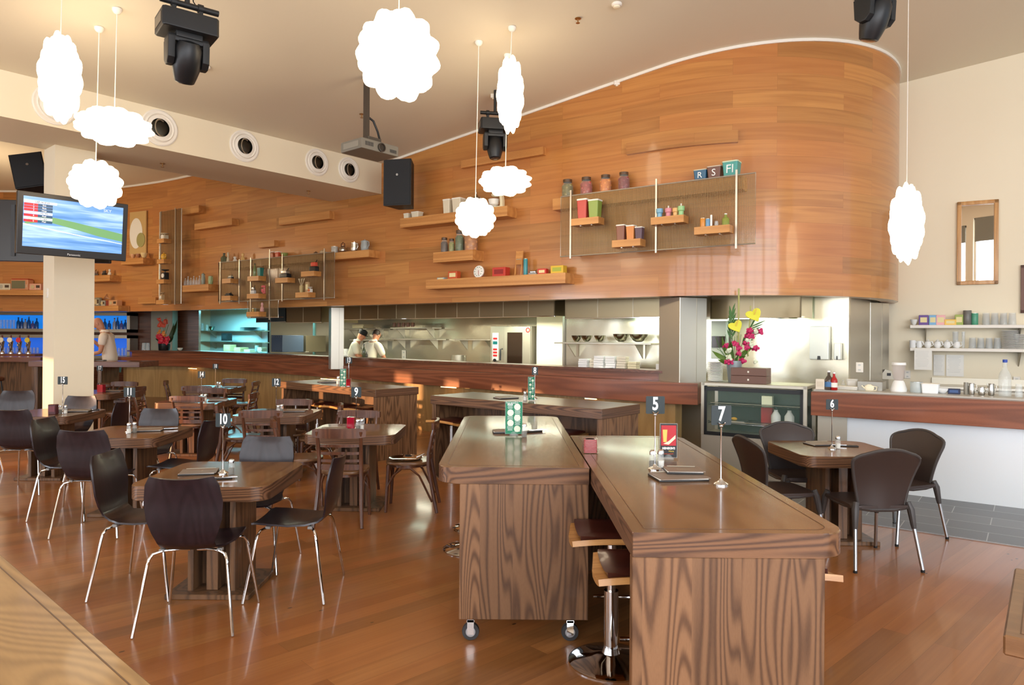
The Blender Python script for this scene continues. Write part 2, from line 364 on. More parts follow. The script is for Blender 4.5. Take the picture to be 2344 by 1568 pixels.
# floor, tiles
b = B(); b.box(-2, 7.5, -.1, 30, 32, .2); struct(b.done('floor', W_FLOOR, smooth=False))
TILE = mat('slate_tile', '5d5e60', .35); T = TILE.node_tree
tc = nn(TILE, 'ShaderNodeTexCoord'); bk_ = nn(TILE, 'ShaderNodeTexBrick', offset=.5)
for k_, v_ in (('Scale', 1), ('Brick Width', .62), ('Row Height', .31), ('Mortar Size', .004)): bk_.inputs[k_].default_value = v_
bk_.inputs['Color1'].default_value = srgb('57585a'); bk_.inputs['Color2'].default_value = srgb('67686a'); bk_.inputs['Mortar'].default_value = srgb('a3a3a3')
T.links.new(tc.outputs['Object'], bk_.inputs[0]); T.links.new(bk_.outputs['Color'], T.nodes['Principled BSDF'].inputs['Base Color'])
TF = Frame(3.13, 6.19, .93, -.70)
b = B(); b.box(2.2, 1.35, .003, 9, 2.7, .012); struct(b.done('floor_tiles', TILE, loc=TF.O, rz=TF.rz, smooth=False))
b = B(); b.box(-10.7, 15.9, .05, 8.2, 4.8, .1); struct(b.done('floor_bar', W_COUNTERD, smooth=False))
# right wall
Q1, Q2 = ceil_at(2065, 190), ceil_at(2344, 120); RW = Frame(Q1.x, Q1.y, Q2.x-Q1.x, Q2.y-Q1.y)
print('right wall', Q1, Q2, math.degrees(RW.rz))
b = B(); b.box(2, .1, 3.2, 16, .2, 6.4); struct(b.done('wall_right', WHITE, loc=RW.O, rz=RW.rz, smooth=False))
# walls behind / left of the camera with window openings
def holed(name, ax, pos, a0, a1, z1, holes, th=.2, m=WHITE):
    """wall across axis ax at pos with rectangular holes (a0,a1,z0,z1)"""
    b = B(); xs = sorted({a0, a1, *[h[0] for h in holes], *[h[1] for h in holes]})
    for u0, u1 in zip(xs, xs[1:]):
        zz = sorted([(h[2], h[3]) for h in holes if h[0] <= u0+1e-6 and h[1] >= u1-1e-6]); z = 0
        for lo, hi in zz+[(z1, z1)]:
            if lo-z > 1e-3:
                c, w = (u0+u1)/2, u1-u0
                if ax == 'Y': b.box(c, pos, (z+lo)/2, w, th, lo-z)
                else: b.box(pos, c, (z+lo)/2, th, w, lo-z)
            z = hi
    return struct(b.done(name, m, smooth=False))
BW = [(-12.5+2.6*i, -10.1+2.6*i, .5, min(5.6, 4.5+.2*i)) for i in range(8)]
holed('wall_back', 'Y', -3.6, -15, 10.5, 8.2, BW)
LW = [(-2.8, -.2, .9, 3.4), (.3, 2.9, .9, 3.4), (4.75, 6.65, .5, 2.06), (7.25, 7.75, .5, 2.06)]  # first two openings hold the added glowing panes
holed('wall_left', 'X', -15, -3.7, 22.7, 7, LW)
b = B(); b.box(-2, 22.6, 2.8, 28, .2, 5.6); struct(b.done('wall_far', WHITE, smooth=False))
def window(n, ax, pos, a0, a1, z0, z1, blind=None):
    b = B(); w = a1-a0; c = (a0+a1)/2
    def bx(u, z, su, sz_, d=.06):
        if ax == 'Y': b.box(u, pos, z, su, d, sz_)
        else: b.box(pos, u, z, d, su, sz_)
    for u in (a0+.03, a1-.03): bx(u, (z0+z1)/2, .06, z1-z0)
    if w > 2: bx(c, (z0+z1)/2, .05, z1-z0)
    for z in (z0+.03, z1-.03): bx(c, z, w, .06)
    o = struct(b.done('window_%d' % n, TRIMW, smooth=False))
    if blind:
        b = B()
        if ax == 'Y': b.box(c, pos+.08, (z1+blind)/2, w-.08, .012, z1-blind)
        b.done('roller_blind', C('8d8a7c', .8), o, smooth=False)
for i, h in enumerate(BW): window(i+1, 'Y', -3.6, *h, blind=4.75 if i in (3, 4, 5, 6) else None)
for i, h in enumerate(LW): window(i+9, 'X', -15, *h)
for i, h in enumerate(LW[:2]): b = B(); b.box(-15.03, (h[0]+h[1])/2, (h[2]+h[3])/2, .02, h[1]-h[0]-.1, h[3]-h[2]-.1); struct(b.done('window_%d' % (i+13), mat('added_glow_pane', 'dfe9f5', .5, emit='dbe8ff', es=2.5), smooth=False))  # added glowing panes: stop the sun and give cool side light
# round-the-corner column under the bulkhead
b = B(); cc = Vector((-5.80, 8.94, 0))
q = [cc, cc+BD*.47, cc+BD*.47-BN*.42, cc-BN*.42]; b.prism([(p.x, p.y) for p in q], 0, 4.1, .006); struct(b.done('column', WHITE))
FCL = Frame(cc.x-BN.x*.42, cc.y-BN.y*.42, BN.x, BN.y)    # left face of the column
sw = thing('switch_plate', 'narrow white switch plate on the left face of the column', 'switch', FCL.P(*[(lambda v: v[0])(FCL.sz(110, 671))][:1], .0, FCL.sz(110, 671)[1]), FCL.rz)
B().box(0, -.006, 0, .06, .012, .12, bev=.003).done('plate', TRIMW, sw); B().box(0, -.014, .03, .02, .006, .03).done('rocker', WHITE, sw); B().box(0, -.014, -.025, .02, .006, .03).done('rocker', WHITE, sw)
# ------------------------------------------------------------------ kitchen counter
cp = [Vector((-9.75, 17.45, 0)), Vector((-9.5, 17.2, 0)), Vector((-9.0, 17.12, 0)), Vector((-8.2, 17.0, 0)), Vector((-7.75, 16.85, 0))]
for i in range(9): cp.append(Vector((-7.41, 16.67, 0)).lerp(Vector((2.11, 9.04, 0)), i/8))
lf = lambda a, c: (lambda p: a + (c-a)*max(0, min(1, (2.11-p.x)/9.52)))
zb, zt, zl = lf(.78, .87), lf(1.055, 1.08), lf(1.19, 1.24)
cp2 = cp + [Vector((2.43, 8.9, 0))]
off = lambda pts, d: [p + Vector(((pts[min(i+1, len(pts)-1)]-pts[max(i-1, 0)]).normalized().y*-1, (pts[min(i+1, len(pts)-1)]-pts[max(i-1, 0)]).normalized().x, 0))*d for i, p in enumerate(pts)]
kc = thing('kitchen_counter', 'long dark red-brown timber counter running in front of the open kitchen', 'counter', (0, 0, 0))
def sm(name, pts, a, c, th, m): o = strip_mesh(name, pts, a, c, th, m); o.parent = kc; return o
sm('fascia', cp2, zb, zt, .30, W_COUNTER)
sm('upstand', off(cp, .30), zt, lambda p: zl(p)-.03, .14, W_COUNTER)
sm('ledge', off(cp, .24), lambda p: zl(p)-.035, zl, .42, W_COUNTERD)
sm('front_panel', off(cp, .16), lambda p: 0, zb, .2, W_FRONT)
def strip_light(x0, x1, y, lab):
    s0, z = CF.sz(x0, y); s1, _ = CF.sz(x1, y); t = thing('strip_light', lab, 'light', CF.P((s0+s1)/2, -.04, z-.012), CF.rz)
    B().box(0, 0, 0, s1-s0, .02, .012).done('diffuser', mat('warm_strip', 'ffd9a0', .5, emit='ffc27a', es=9), t); B().box(0, .004, .010, s1-s0+.02, .03, .008).done('housing', STEEL2, t)
strip_light(428, 446, 842, 'warm strip light under the far left end of the counter'); strip_light(731, 775, 865.5, 'warm strip light under the counter behind table thirteen')
strip_light(1006, 1040, 884, 'warm strip light under the counter above the left end of table eight'); strip_light(1336, 1362, 910.5, 'warm strip light under the counter right of the table eight sign')
# kitchen shell
b = B(); b.box(-7.9, 3.35, 1.3, 17.8, .1, 2.6); struct(b.done('wall_scullery', STEELW, loc=CF.O, rz=CF.rz, smooth=False))   # far kitchen wall (splash-back)
s_end = CF.sz(1292, 760, -1.45)[0]
e1 = CF.P(s_end, -1.45, 0)
Lsv = CF.sz(1943, 760, -1.45)[0]-s_end; b = B(); b.box(Lsv/2, .05, 1.25, Lsv, .1, 2.5); struct(b.done('wall_servery', STEELW, loc=e1, rz=CF.rz, smooth=False))
b = B(); b.box(0, 1.55, 1.25, .08, 3.1, 2.5); struct(b.done('wall_divider', STEEL2, loc=e1, rz=CF.rz, smooth=False))
b = B(); b.box(-8.2, 2.6, 2.56, 17.0, 4.6, .05); struct(b.done('ceiling_kitchen', WHITE, loc=CF.O, rz=CF.rz, smooth=False))
# steel columns
zt_top = 1.0
def steel_col(px, k, w, d, top, lab, ang, z0):
    Y = FPX/k; p = Vector(((px-CX)/k, Y, 0)); t = thing('steel_column', lab, 'column', (p.x, p.y, z0), math.radians(ang))
    B().box(w/2, d/2, (top-z0)/2, w, d, top-z0, bev=.006).done('cladding', STEEL, t)
    B().box(w*.62, -.002, (top-z0)/2, .006, .004, top-z0-.02).done('seam', STEEL2, t); return t
steel_col(1556, 176.5, .46, .42, 2.165, 'brushed steel clad column rising from the counter left of the flowers', 27, zt_top)
steel_col(758, 122, .24, .24, 2.165, 'steel clad column beside the pepper mill', 25, 1.0)
steel_col(1992, 160, .42, .36, 2.165, 'steel clad corner column where the kitchen meets the cream wall', 27, 0)
na = CF.hit(1943, 760, -1.45); nb = Vector((5.22, 10.02, 0)); NF = Frame(na.x, na.y, nb.x-na.x, nb.y-na.y); Ln = math.hypot(nb.x-na.x, nb.y-na.y)
b = B(); b.box(Ln/2, .05, 1.25, Ln, .08, 2.5); struct(b.done('wall_nib', STEEL, loc=NF.O, rz=NF.rz, smooth=False))
# ------------------------------------------------------------------ tables
HD, HB = .73, .935
def dining_table(x, y, lab, grp='square pedestal dining tables', rz=0, w=.83):
    t = thing('dining_table', lab, 'table', (x, y, 0), rz, grp)
    edge_mats(B().prism(rrect(w, w, .10), HD-.088, HD-.0, .004).done('table_top', [W_TOP, W_EDGE, W_EDGEY], t))
    b = B()
    b.box(-.13, 0, .335, .035, .36, .615); b.box(.13, 0, .335, .035, .36, .615); b.box(0, -.02, .335, .23, .05, .615); b.box(0, 0, .335, .07, .34, .60)
    b.done('pedestal', W_PED, t)
    B().box(0, 0, .016, .52, .50, .032, bev=.004).done('base_plate', W_PED, t); return t
dining_table(-1.83, 4.53, 'square dark wood table carrying the number ten sign'); dining_table(-3.46, 6.45, 'square dark wood table carrying the number eleven sign')
dining_table(-5.19, 7.98, 'square dark wood table carrying the number fifteen sign'); dining_table(-1.43, 6.72, 'square dark wood table carrying the number nine sign')
dining_table(-2.66, 8.16, 'square dark wood table carrying the number twelve sign'); dining_table(-4.25, 9.6, 'square dark wood table carrying the number fourteen sign')
dining_table(-5.05, 12.1, 'square dark wood table carrying the number eighteen sign'); dining_table(-6.38, 10.9, 'square dark wood table carrying the number seventeen sign')
dining_table(2.69, 5.75, 'square dark wood table carrying the number six sign, by the café counter')
def bar_table(name, x, y, w, L, rz, lab, corners, base, rim=True, casters=False, base_w=None, h=HB):
    t = thing(name, lab, 'table', (x, y, 0), rz); pol = rrect(w, L, .10, corners); pin = rrect(w-.10, L-.10, .06, corners)
    edge_mats(B().prism(pol, h-.088, h, .004).done('table_top', [W_TOP, W_EDGE, W_EDGEY], t))
    b = B(); n = len(pol)      # inlaid groove line round the top
    for i in range(n):
        p, q = pin[i], pin[(i+1) % n]; L_ = math.hypot(q[0]-p[0], q[1]-p[1])
        if L_ > 1e-4: b.box((p[0]+q[0])/2, (p[1]+q[1])/2, h+.0005, L_, .0028, .0010, math.atan2(q[1]-p[1], q[0]-p[0]))
    b.done('inlay_line', C('5e3f26', .4), t)
    bx0, bx1, z0, yo = base
    for sy in (-1, 1): B().box((bx0+bx1)/2, sy*(L/2-yo-.025), (z0+h-.088)/2, bx1-bx0, .05, h-.088-z0, bev=.003).done('end_panel', W_PANEL, t)
    B().box((bx0+bx1)/2+.04, 0, (z0+.03+h-.088)/2, .04, L-2*yo-.1, h-.118-z0).done('spine_panel', W_PED, t)
    if casters:
        for sx, sy in ((bx0+.06, -1), (bx1-.09, -1), (bx0+.06, 1), (bx1-.09, 1)):
            yy = sy*(L/2-yo-.06); b = B(); Mx = Matrix.Translation((sx, yy, .047)) @ Matrix.Rotation(PI/2, 4, 'X') @ Matrix.Rotation(0, 4, 'Y')
            b.box(sx, yy, z0-.006, .06, .06, .008); b.box(sx, yy-.022, .075, .035, .004, .08); b.box(sx, yy+.022, .075, .035, .004, .08); b.box(sx, yy, .107, .04, .048, .012)
            c = b.done('caster', CHROME, t); B().lathe([(.045, -.015), (.047, 0), (.045, .015)], M=Mx).done('wheel', DARKGR, c); B().lathe([(.026, -.018), (.026, .018)], M=Mx).done('hub', ALU, c)
    return t
bar_table('bar_table', .037, 4.905, .805, 2.43, 0, 'long high wooden table on casters, with the green drinks card on it', (1, 0, 1, 1), (-.245-.037, .40, .13, .0), casters=True)
bar_table('bar_table', .834, 3.695, .772, 2.45, 0, 'long high wooden table carrying signs five and seven, nearest the camera', (0, 1, 1, 0), (-.386, .296, .0, .0))
def obl(p0, p1, w): # centre and rotation of a long table from its front corners
    c = (p0+p1)/2; e = (p1-p0).normalized(); n = Vector((-e.y, e.x, 0)); c += n*w/2; return c.x, c.y, (p1-p0).length, math.atan2(e.y, e.x)
def side_table(p0, p1, w, lab):
    x, y, L, rz = obl(p0, p1, w); t = thing('bar_table', lab, 'table', (x, y, 0), rz)
    edge_mats(B().box(0, 0, HB-.05, L, w, .1, bev=.004).done('table_top', [W_TOPX, W_EDGE, W_EDGEY], t))
    for sx in (-1, 1): B().box(sx*(L/2-.04), 0, (HB-.1)/2, .06, w-.04, HB-.1, bev=.002).done('end_panel', W_PANEL, t)
    B().box(0, w*.16, (HB-.1)/2+.02, L-.14, .04, HB-.14).done('spine_panel', W_PED, t); return t
P8 = (atz(985, 905, HB), atz(1378, 937, HB)); P13 = (atz(641, 873, HB), atz(860, 892, HB))
for v in P8+P13: v.z = 0
side_table(*P8, .76, 'long high wooden table carrying the number eight sign, in front of the kitchen counter')
side_table(*P13, .74, 'long high wooden table carrying the number thirteen sign and red candle')
# foreground corner tables
def corner_table(p, ang, L, w, lab, m, inset=.05, h=HD, th=.07, mirror=1):
    t = thing('dining_table', lab, 'table', (p.x, p.y, 0), ang)
    B().box(mirror*L/2, w/2, h-th/2, L, w, th, bev=.006).done('table_top', m, t)
    b = B(); g = .042
    b.box(mirror*L/2, g, h+.0004, L-2*g, .004, .0014); b.box(mirror*g, w/2, h+.0004, .004, w-2*g, .0014); b.done('inlay_line', C('5e3f26', .4), t)
    for ax in (inset+.04, L-inset-.04):
        for ay in (inset+.04, w-inset-.04): B().box(mirror*ax, ay, (h-th)/2, .07, .07, h-th, bev=.004).done('leg', m, t)
    return t
ca = atz(357, 1572, HD); cb = atz(0, 1266, HD); an = math.atan2(cb.y-ca.y, cb.x-ca.x)
corner_table(ca, an, 1.7, .9, 'golden-lit wooden table corner at the bottom left of the photo', W_SUNLIT, h=HD)
cr = atz(2296, 1453, HD)
corner_table(cr, math.radians(-38), 1.2, .8, 'wooden table corner cut off at the lower right edge of the photo', W_SEAT, h=HD, th=.062)
# bar leaner tables at the left
def leaner(x0, x1, yf, w, z, lab, legs):
    t = thing('leaner_table', lab, 'table', ((x0+x1)/2, yf+w/2, .0)); L = x1-x0
    B().box(0, 0, z-.05, L, w, .1, bev=.005).done('table_top', W_COUNTERD, t)
    for lx in legs: B().box(lx-(x0+x1)/2, .0, (z-.1+.1)/2, .07 if abs(lx) else .07, w-.12, z-.1-.1, bev=.003).done('end_panel', W_PED, t)
    return t
leaner(-8.6, -6.6, 12.55, .7, 1.14, 'dark high table right of the white column where the man stands', (-8.5, -7.35))
leaner(-12.5, -9.38, 14.05, .7, 1.16, 'dark high table at the far left edge, below the beer taps', (-12.4, -9.56))
# ------------------------------------------------------------------ chairs
def shell_chair(loc, rz, lab):
    t = thing('shell_chair', lab, 'chair', loc, rz, 'dark plywood shell chairs with chrome legs')
    # profile in y (front at -), seat then back; chair faces local +Y (person looks +Y), back at -Y
    def prof(u):
        pts = [(.225, .452), (.20, .458), (.10, .452), (0, .444), (-.10, .443), (-.17, .455), (-.212, .49), (-.232, .55), (-.245, .62), (-.26, .72), (-.285, .82), (-.30, .87)]
        f = u*(len(pts)-1); i = min(int(f), len(pts)-2); f -= i; return (pts[i][0]*(1-f)+pts[i+1][0]*f, pts[i][1]*(1-f)+pts[i+1][1]*f)
    ws = [.185, .198, .205, .200, .176, .148, .150, .174, .197, .206, .192, .166]
    def wd(u):
        f = u*(len(ws)-1); i = min(int(f), len(ws)-2); f -= i; return ws[i]*(1-f)+ws[i+1]*f
    def fn(u, v):
        y, z = prof(u); w = wd(u); x = (v-.5)*2; k = max(0, (u-.5)/.5)
        return (x*w, y + .022*k*x*x*1.2, z + (1-k)*.012*x*x - .012*k*(1-x*x)*max(0, (u-.9)/.1))
    B().sheet(fn, 33, 12, .011).done('shell', W_CHAIR, t)
    for sx in (-1, 1):
        for sy, ft in ((1, (.262, .245)), (-1, (.262, -.245))):
            top = (sx*.07, sy*.10, .432)
            B().tube([(sx*.02, sy*.09, .428), top, (sx*.15, sy*.135, .434), (sx*.192, sy*.165, .425), (sx*.207, sy*.178, .40), (sx*.212, sy*.184, .37), (sx*ft[0], ft[1], .004)], .0085, 10).done('leg', CHROME, t)
    b = B(); 
    for sx in (-1, 1):
        for sy in (-1, 1): b.box(sx*.155, sy*.13, .437, .03, .03, .018, bev=.003)
    b.done('mounting_clip', C('8c8a88', .3), t); return t
sc0 = shell_chair((-1.745, 3.99, 0), math.radians(4), 'dark shell chair at table ten with its back to the camera')
def bent_chair(loc, rz, lab):
    t = thing('ladderback_chair', lab, 'chair', loc, rz, 'bentwood ladder-back chairs')
    pol = []
    for i in range(28):
        a = 2*PI*i/28; r = .215+.018*math.cos(4*a)*-1; pol.append((r*math.cos(a)*.98, r*math.sin(a)*1.0))
    B().prism(pol, .435, .462, .008).done('seat', W_SEAT, t)
    B().lathe([(.175, .41), (.19, .41), (.19, .437), (.175, .437)], seg=28).done('seat_ring', W_BENT, t)
    for sx in (-1, 1):
        B().tube([(sx*.165, .165, .437), (sx*.17, .175, .2), (sx*.178, .185, .002)], .017, 10, rs=[.019, .017, .013]).done('leg', W_BENT, t)
        B().tube([(sx*.205, -.285, .002), (sx*.19, -.245, .2), (sx*.18, -.205, .42), (sx*.178, -.205, .55), (sx*.182, -.235, .70), (sx*.186, -.265, .815)], .016, 10, rs=[.015, .018, .02, .018, .016, .015]).done('leg', W_BENT, t)
    # side bent braces
    for sx in (-1, 1):
        pts = [(sx*.178, .17, .24), (sx*.18, .12, .34), (sx*.18, .04, .405), (sx*.18, -.04, .405), (sx*.182, -.12, .34), (sx*.187, -.20, .18), (sx*.19, -.24, .1)]
        B().tube(pts, .010, 8).done('brace', W_BENT, t)
    B().tube([(-.17, .17, .24), (-.12, .175, .34), (-.04, .18, .405), (.04, .18, .405), (.12, .175, .34), (.17, .17, .24)], .010, 8).done('brace', W_BENT, t)
    def rail(z, h, y, bow, w, th, nm):
        B().sheet(lambda u, v: ((u-.5)*2*w, y-bow*(1-((u-.5)*2)**2), z+(v-.5)*h*(1-.28*abs((u-.5)*2)**6)), 14, 4, th).done(nm, W_BENT, t)
    rail(.80, .082, -.245, .035, .225, .026, 'top_rail')
    for z, y in ((.69, -.225), (.625, -.213), (.56, -.204)): rail(z, .024, y, .022, .18, .014, 'slat')
    rail(.505, .05, -.204, .02, .18, .014, 'slat')
    return t
bc0 = bent_chair((-1.42, 6.18, 0), 0, 'ladder-back wooden chair at table nine with its back to the camera')
def resin_chair(loc, rz, lab):
    t = thing('resin_chair', lab, 'chair', loc, rz, 'brown-black moulded chairs with aluminium legs')
    def back(u, v):
        z = .43+u*.43; w = .165+.075*min(1, u*1.35)**1.2; 
        if u > .8: w *= math.sqrt(max(.0, 1-((u-.8)/.2)**2*.62))
        x = (v-.5)*2; y = -.215-.10*u+.05*math.sin(u*3.0)*.6+.03*x*x
        return (x*w, y, z + (-.03*x*x if u > .8 else 0)*(u-.8)/.2)
    B().sheet(back, 22, 12, .014).done('backrest', PLAST, t)
    b = B(); rim = [back(u/20, 0) for u in range(20)] + [back(1, v/8) for v in range(9)] + [back(1-u/20, 1) for u in range(1, 21)]
    b.tube(rim, .012, 8); b.done('back_rim', mat('resin_rim', '3f3a38', .45), t)
    B().prism(rrect(.44, .44, .06), .43, .452, .008).done('seat', PLAST, t)
    b = B()
    for sx in (-1, 1):
        b.tube([(sx*.20, .20, .44), (sx*.205, .06, .425), (sx*.205, -.08, .425), (sx*.20, -.20, .44)], .016, 8)
    b.tube([(-.2, .2, .44), (-.1, .2, .425), (.1, .2, .425), (.2, .2, .44)], .016, 8); b.tube([(-.2, -.2, .44), (-.08, -.2, .42), (.08, -.2, .42), (.2, -.2, .44)], .018, 8)
    b.done('seat_apron', mat('resin_rim', '3f3a38', .45), t)
    for sx in (-1, 1):
        for sy in (-1, 1):
            q = B().tube([(sx*.19, sy*.195, .47), (sx*.203, sy*.21, .42), (sx*.212, sy*.225, .32), (sx*.215, sy*.23, .29)], .02, 10, rs=[.02, .026, .02, .0165]).done('leg_socket', mat('resin_rim', '3f3a38', .45), t)
            o = B().tube([(sx*.214, sy*.229, .295), (sx*.242, sy*.285, .016)], .0125, 12).done('leg', ALU, t); B().cyl(sx*.243, sy*.286, 0, .018, .0135).done('foot_cap', RUBBER, o)
    return t
rc0 = resin_chair((2.66, 5.16, 0), math.radians(3), 'dark moulded chair at table six nearest the camera, its back turned')
# ------------------------------------------------------------------ bar stool
def stool(loc, rz, lab):
    t = thing('bar_stool', lab, 'stool', loc, rz, 'chrome swivel stools with leather pads')
    B().lathe([(.21, 0), (.212, .008), (.19, .018), (.10, .032), (.045, .05), (.035, .08)], seg=40).done('base', CHROME, t)
    B().cyl(0, 0, .07, .36, .036, seg=24).done('outer_tube', CHROME, t); B().cyl(0, 0, .35, .60, .022).done('inner_tube', CHROME, t)
    b = B(); b.tube([(.0, .02, .30), (.02, .10, .29), (.04, .16, .27)], .009); b.tube([(-.07, .17, .265), (.04, .18, .26), (.14, .16, .265)], .010); b.done('footrest', CHROME, t)
    def seat(u, v):
        x = (u-.5)*2; y = (v-.5)*2; w = .215-.03*max(0, y); return (x*w, y*.205, .628+.032*(y*y)*(1 if y < 0 else .5)-.012*x*x)
    B().sheet(seat, 14, 14, .026).done('seat_shell', W_STOOL, t)
    def pad(u, v):
        x = (u-.5)*2; y = (v-.5)*2; w = .172; e = (1-x**6)*(1-y**6); return (x*w, y*.16, .646+.018*e+.018*y*y)
    B().sheet(pad, 14, 14, .02).done('cushion', LEATHER, t); B().lathe([(.06, .60), (.09, .618)], seg=16).done('seat_plate', BLACK2, t); return t
st0 = stool((.53, 3.5, 0), math.radians(0), 'bar stool tucked under the left side of the nearest high table, the rear one')
reindex()
R = math.radians
def sc(x, y, d, lab): return dup(sc0, (x, y, 0), R(d), lab)
# rotation: 0 looks away from the camera (+Y); 90 looks left (-X); -90 looks right (+X); 180 looks at the camera
sc(-1.34, 4.48, 90, 'dark shell chair on the right side of table ten, seen from the side'); sc(-2.30, 4.5, -88, 'dark shell chair on the left side of table ten')
sc(-1.80, 4.98, 178, 'shell chair behind table ten facing the camera, back reflecting pale blue'); sc(-3.37, 5.79, 4, 'dark shell chair in front of table eleven, its back to the camera')
sc(-3.90, 6.30, -88, 'dark shell chair on the left side of table eleven'); sc(-3.57, 6.93, 180, 'shell chair behind table eleven facing the camera'); sc(-2.93, 6.32, 88, 'dark shell chair on the right side of table eleven')
sc(-4.97, 7.27, 2, 'dark shell chair in front of table fifteen at the left edge of the photo'); sc(-4.62, 7.93, 92, 'dark shell chair on the right side of table fifteen')
sc(-5.24, 8.34, 180, 'shell chair behind table fifteen facing the camera'); sc(-6.15, 7.95, -85, 'shell chair on the left side of table fifteen, partly out of frame'); sc(-7.3, 9.3, 175, 'dark shell chair standing beyond table fifteen at the left edge'); sc(-6.45, 9.1, 200, 'shell chair behind the one at the left edge, beside the column')
def bc(x, y, d, lab): return dup(bc0, (x, y, 0), R(d), lab)
bc(-.93, 6.63, 92, 'ladder-back chair right of table nine with a metal tray on its seat'); bc(-1.98, 6.76, -72, 'ladder-back chair on the left side of table nine'); bc(-1.56, 7.14, 180, 'ladder-back chair behind table nine, facing the camera')
bc(-2.63, 8.42, 180, 'ladder-back chair behind table twelve, facing the camera'); bc(-2.18, 8.05, 105, 'ladder-back chair on the right side of table twelve'); bc(-2.6, 7.6, 3, 'ladder-back chair in front of table twelve, its back to the camera')
bc(-3.08, 8.15, -78, 'ladder-back chair on the left side of table twelve'); bc(-4.13, 9.28, 0, 'ladder-back chair in front of table fourteen, its back to the camera'); bc(-4.4, 10.2, 180, 'ladder-back chair behind table fourteen, facing the camera')
bc(-3.75, 9.65, 95, 'ladder-back chair on the right side of table fourteen'); bc(-4.86, 9.75, -80, 'ladder-back chair on the left side of table fourteen'); bc(-4.85, 11.1, 8, 'ladder-back chair in front of table eighteen, its back to the camera')
bc(-4.95, 12.45, 180, 'ladder-back chair behind table eighteen, facing the camera'); bc(-4.6, 12.1, 95, 'ladder-back chair on the right side of table eighteen'); bc(-5.62, 12.1, -70, 'ladder-back chair on the left side of table eighteen')
bc(-5.85, 10.6, 80, 'ladder-back chair on the right side of table seventeen'); bc(-6.4, 11.45, 180, 'ladder-back chair behind table seventeen, facing the camera')
def rc(x, y, d, lab): return dup(rc0, (x, y, 0), R(d), lab)
rc(3.25, 5.83, 112, 'dark moulded chair on the right side of table six, in front of the steel counter'); rc(2.14, 5.52, -82, 'dark moulded chair on the left side of table six'); rc(2.55, 6.12, 180, 'dark moulded chair behind table six facing the camera')
def st(x, y, d, lab): return dup(st0, (x, y, 0), R(d), lab)
st(.585, 2.98, 0, 'bar stool closest to the camera, under the left side of the nearest high table'); st(1.16, 3.05, 0, 'bar stool poking out from the right side of the nearest high table')
st(-.27, 5.35, 0, 'bar stool under the left side of the caster table, the nearer base'); st(-.24, 5.93, 0, 'bar stool under the left side of the caster table, the farther base')
e8 = (P8[1]-P8[0]).normalized(); n8 = Vector((-e8.y, e8.x, 0)); r8 = math.degrees(math.atan2(e8.y, e8.x))
for f, l in ((.27, 'bar stool under the left end of table eight'), (.95, 'bar stool under the middle of table eight'), (1.83, 'bar stool under the right end of table eight')):
    p = P8[0]+e8*f+n8*.08; st(p.x, p.y, r8, l)
e3 = (P13[1]-P13[0]).normalized(); n3 = Vector((-e3.y, e3.x, 0)); r3 = math.degrees(math.atan2(e3.y, e3.x))
for f, l in ((.28, 'bar stool under the left end of table thirteen'), (.85, 'bar stool left of centre under table thirteen'), (1.4, 'bar stool right of centre under table thirteen'), (1.95, 'bar stool under the right end of table thirteen')):
    p = P13[0]+e3*f+n3*.1; st(p.x, p.y, r3, l)
for x, y, l in ((-7.0, 12.3, 'dark round bar stool at the right end of the high table by the man'), (-10.1, 13.75, 'dark round bar stool at the far left high table')):
    t = thing('bar_stool', l, 'stool', (x, y, 0)); B().lathe([(.17, .70), (.185, .72), (.185, .76), (.16, .775)], seg=24).done('seat', W_BENT, t)
    for a in range(4): 
        c_, s_ = math.cos(a*PI/2+.6), math.sin(a*PI/2+.6); B().tube([(c_*.12, s_*.12, .70), (c_*.2, s_*.2, .002)], .014, 8).done('leg', BLACK2, t)
    B().lathe([(.165, .25), (.175, .25), (.175, .27), (.165, .27)], seg=24, caps=False).done('foot_ring', CHROME, t)
# ------------------------------------------------------------------ things on tables
def number_sign(x, y, z, num, h, lab, rz=0, cw=.105, ch=.10):
    t = thing('table_number_sign', lab, 'sign', (x, y, z), rz, 'table number signs on steel stems')
    B().lathe([(.034, 0), (.034, .006), (.026, .012), (.012, .02), (.007, .03)]).done('base', CHROME, t); B().cyl(0, 0, .02, h-ch, .0035, seg=10).done('stem', CHROME, t)
    b = B(); b.ball(0, 0, h-ch-.004, .009); b.tube([(-.016, -.008, h-ch+.012), (-.006, -.008, h-ch+.002), (.006, -.008, h-ch+.002), (.016, -.008, h-ch+.012)], .004, 8); b.done('clip', CHROME, t)
    c = B().prism(rrect(cw, ch, .006), -.0015, .0015, M=Matrix.Translation((0, 0, h-ch/2)) @ Matrix.Rotation(PI/2, 4, 'X')).done('card', SIGN, t)
    text(num, ch*1.02, SIGNTXT, c, (0, -.003, h-ch/2+.004), sx=.72 if len(num) == 1 else .62, bold=.0026, name='number'); return t
def px_sign(px, base_y, Z, top_y, num, lab, rz=0, cw=.105, ch=.10):
    p = atz(px, base_y, Z); h = (base_y-top_y)*p.y/FPX; number_sign(p.x, p.y, Z, num, h, lab, R(rz), cw, ch); return p
def shaker(p, kind, lab, h=.098):
    t = thing(kind+'_shaker', lab, kind+' shaker', p, 0, None); k = h/.1
    B().lathe([(.019*k, 0), (.021*k, .004*k), (.021*k, .05*k), (.017*k, .066*k), (.0165*k, .075*k)], seg=8).done('glass_body', clear('shaker_glass', 'e9eeea', .3), t)
    B().lathe([(.0175*k, .004*k), (.0185*k, .04*k)], seg=8).done('contents', SALT if kind == 'salt' else PEPPER, t)
    B().lathe([(.018*k, .074*k), (.0185*k, .088*k), (.014*k, .098*k), (.004*k, .1*k)], seg=16).done('lid', CHROME, t); return t
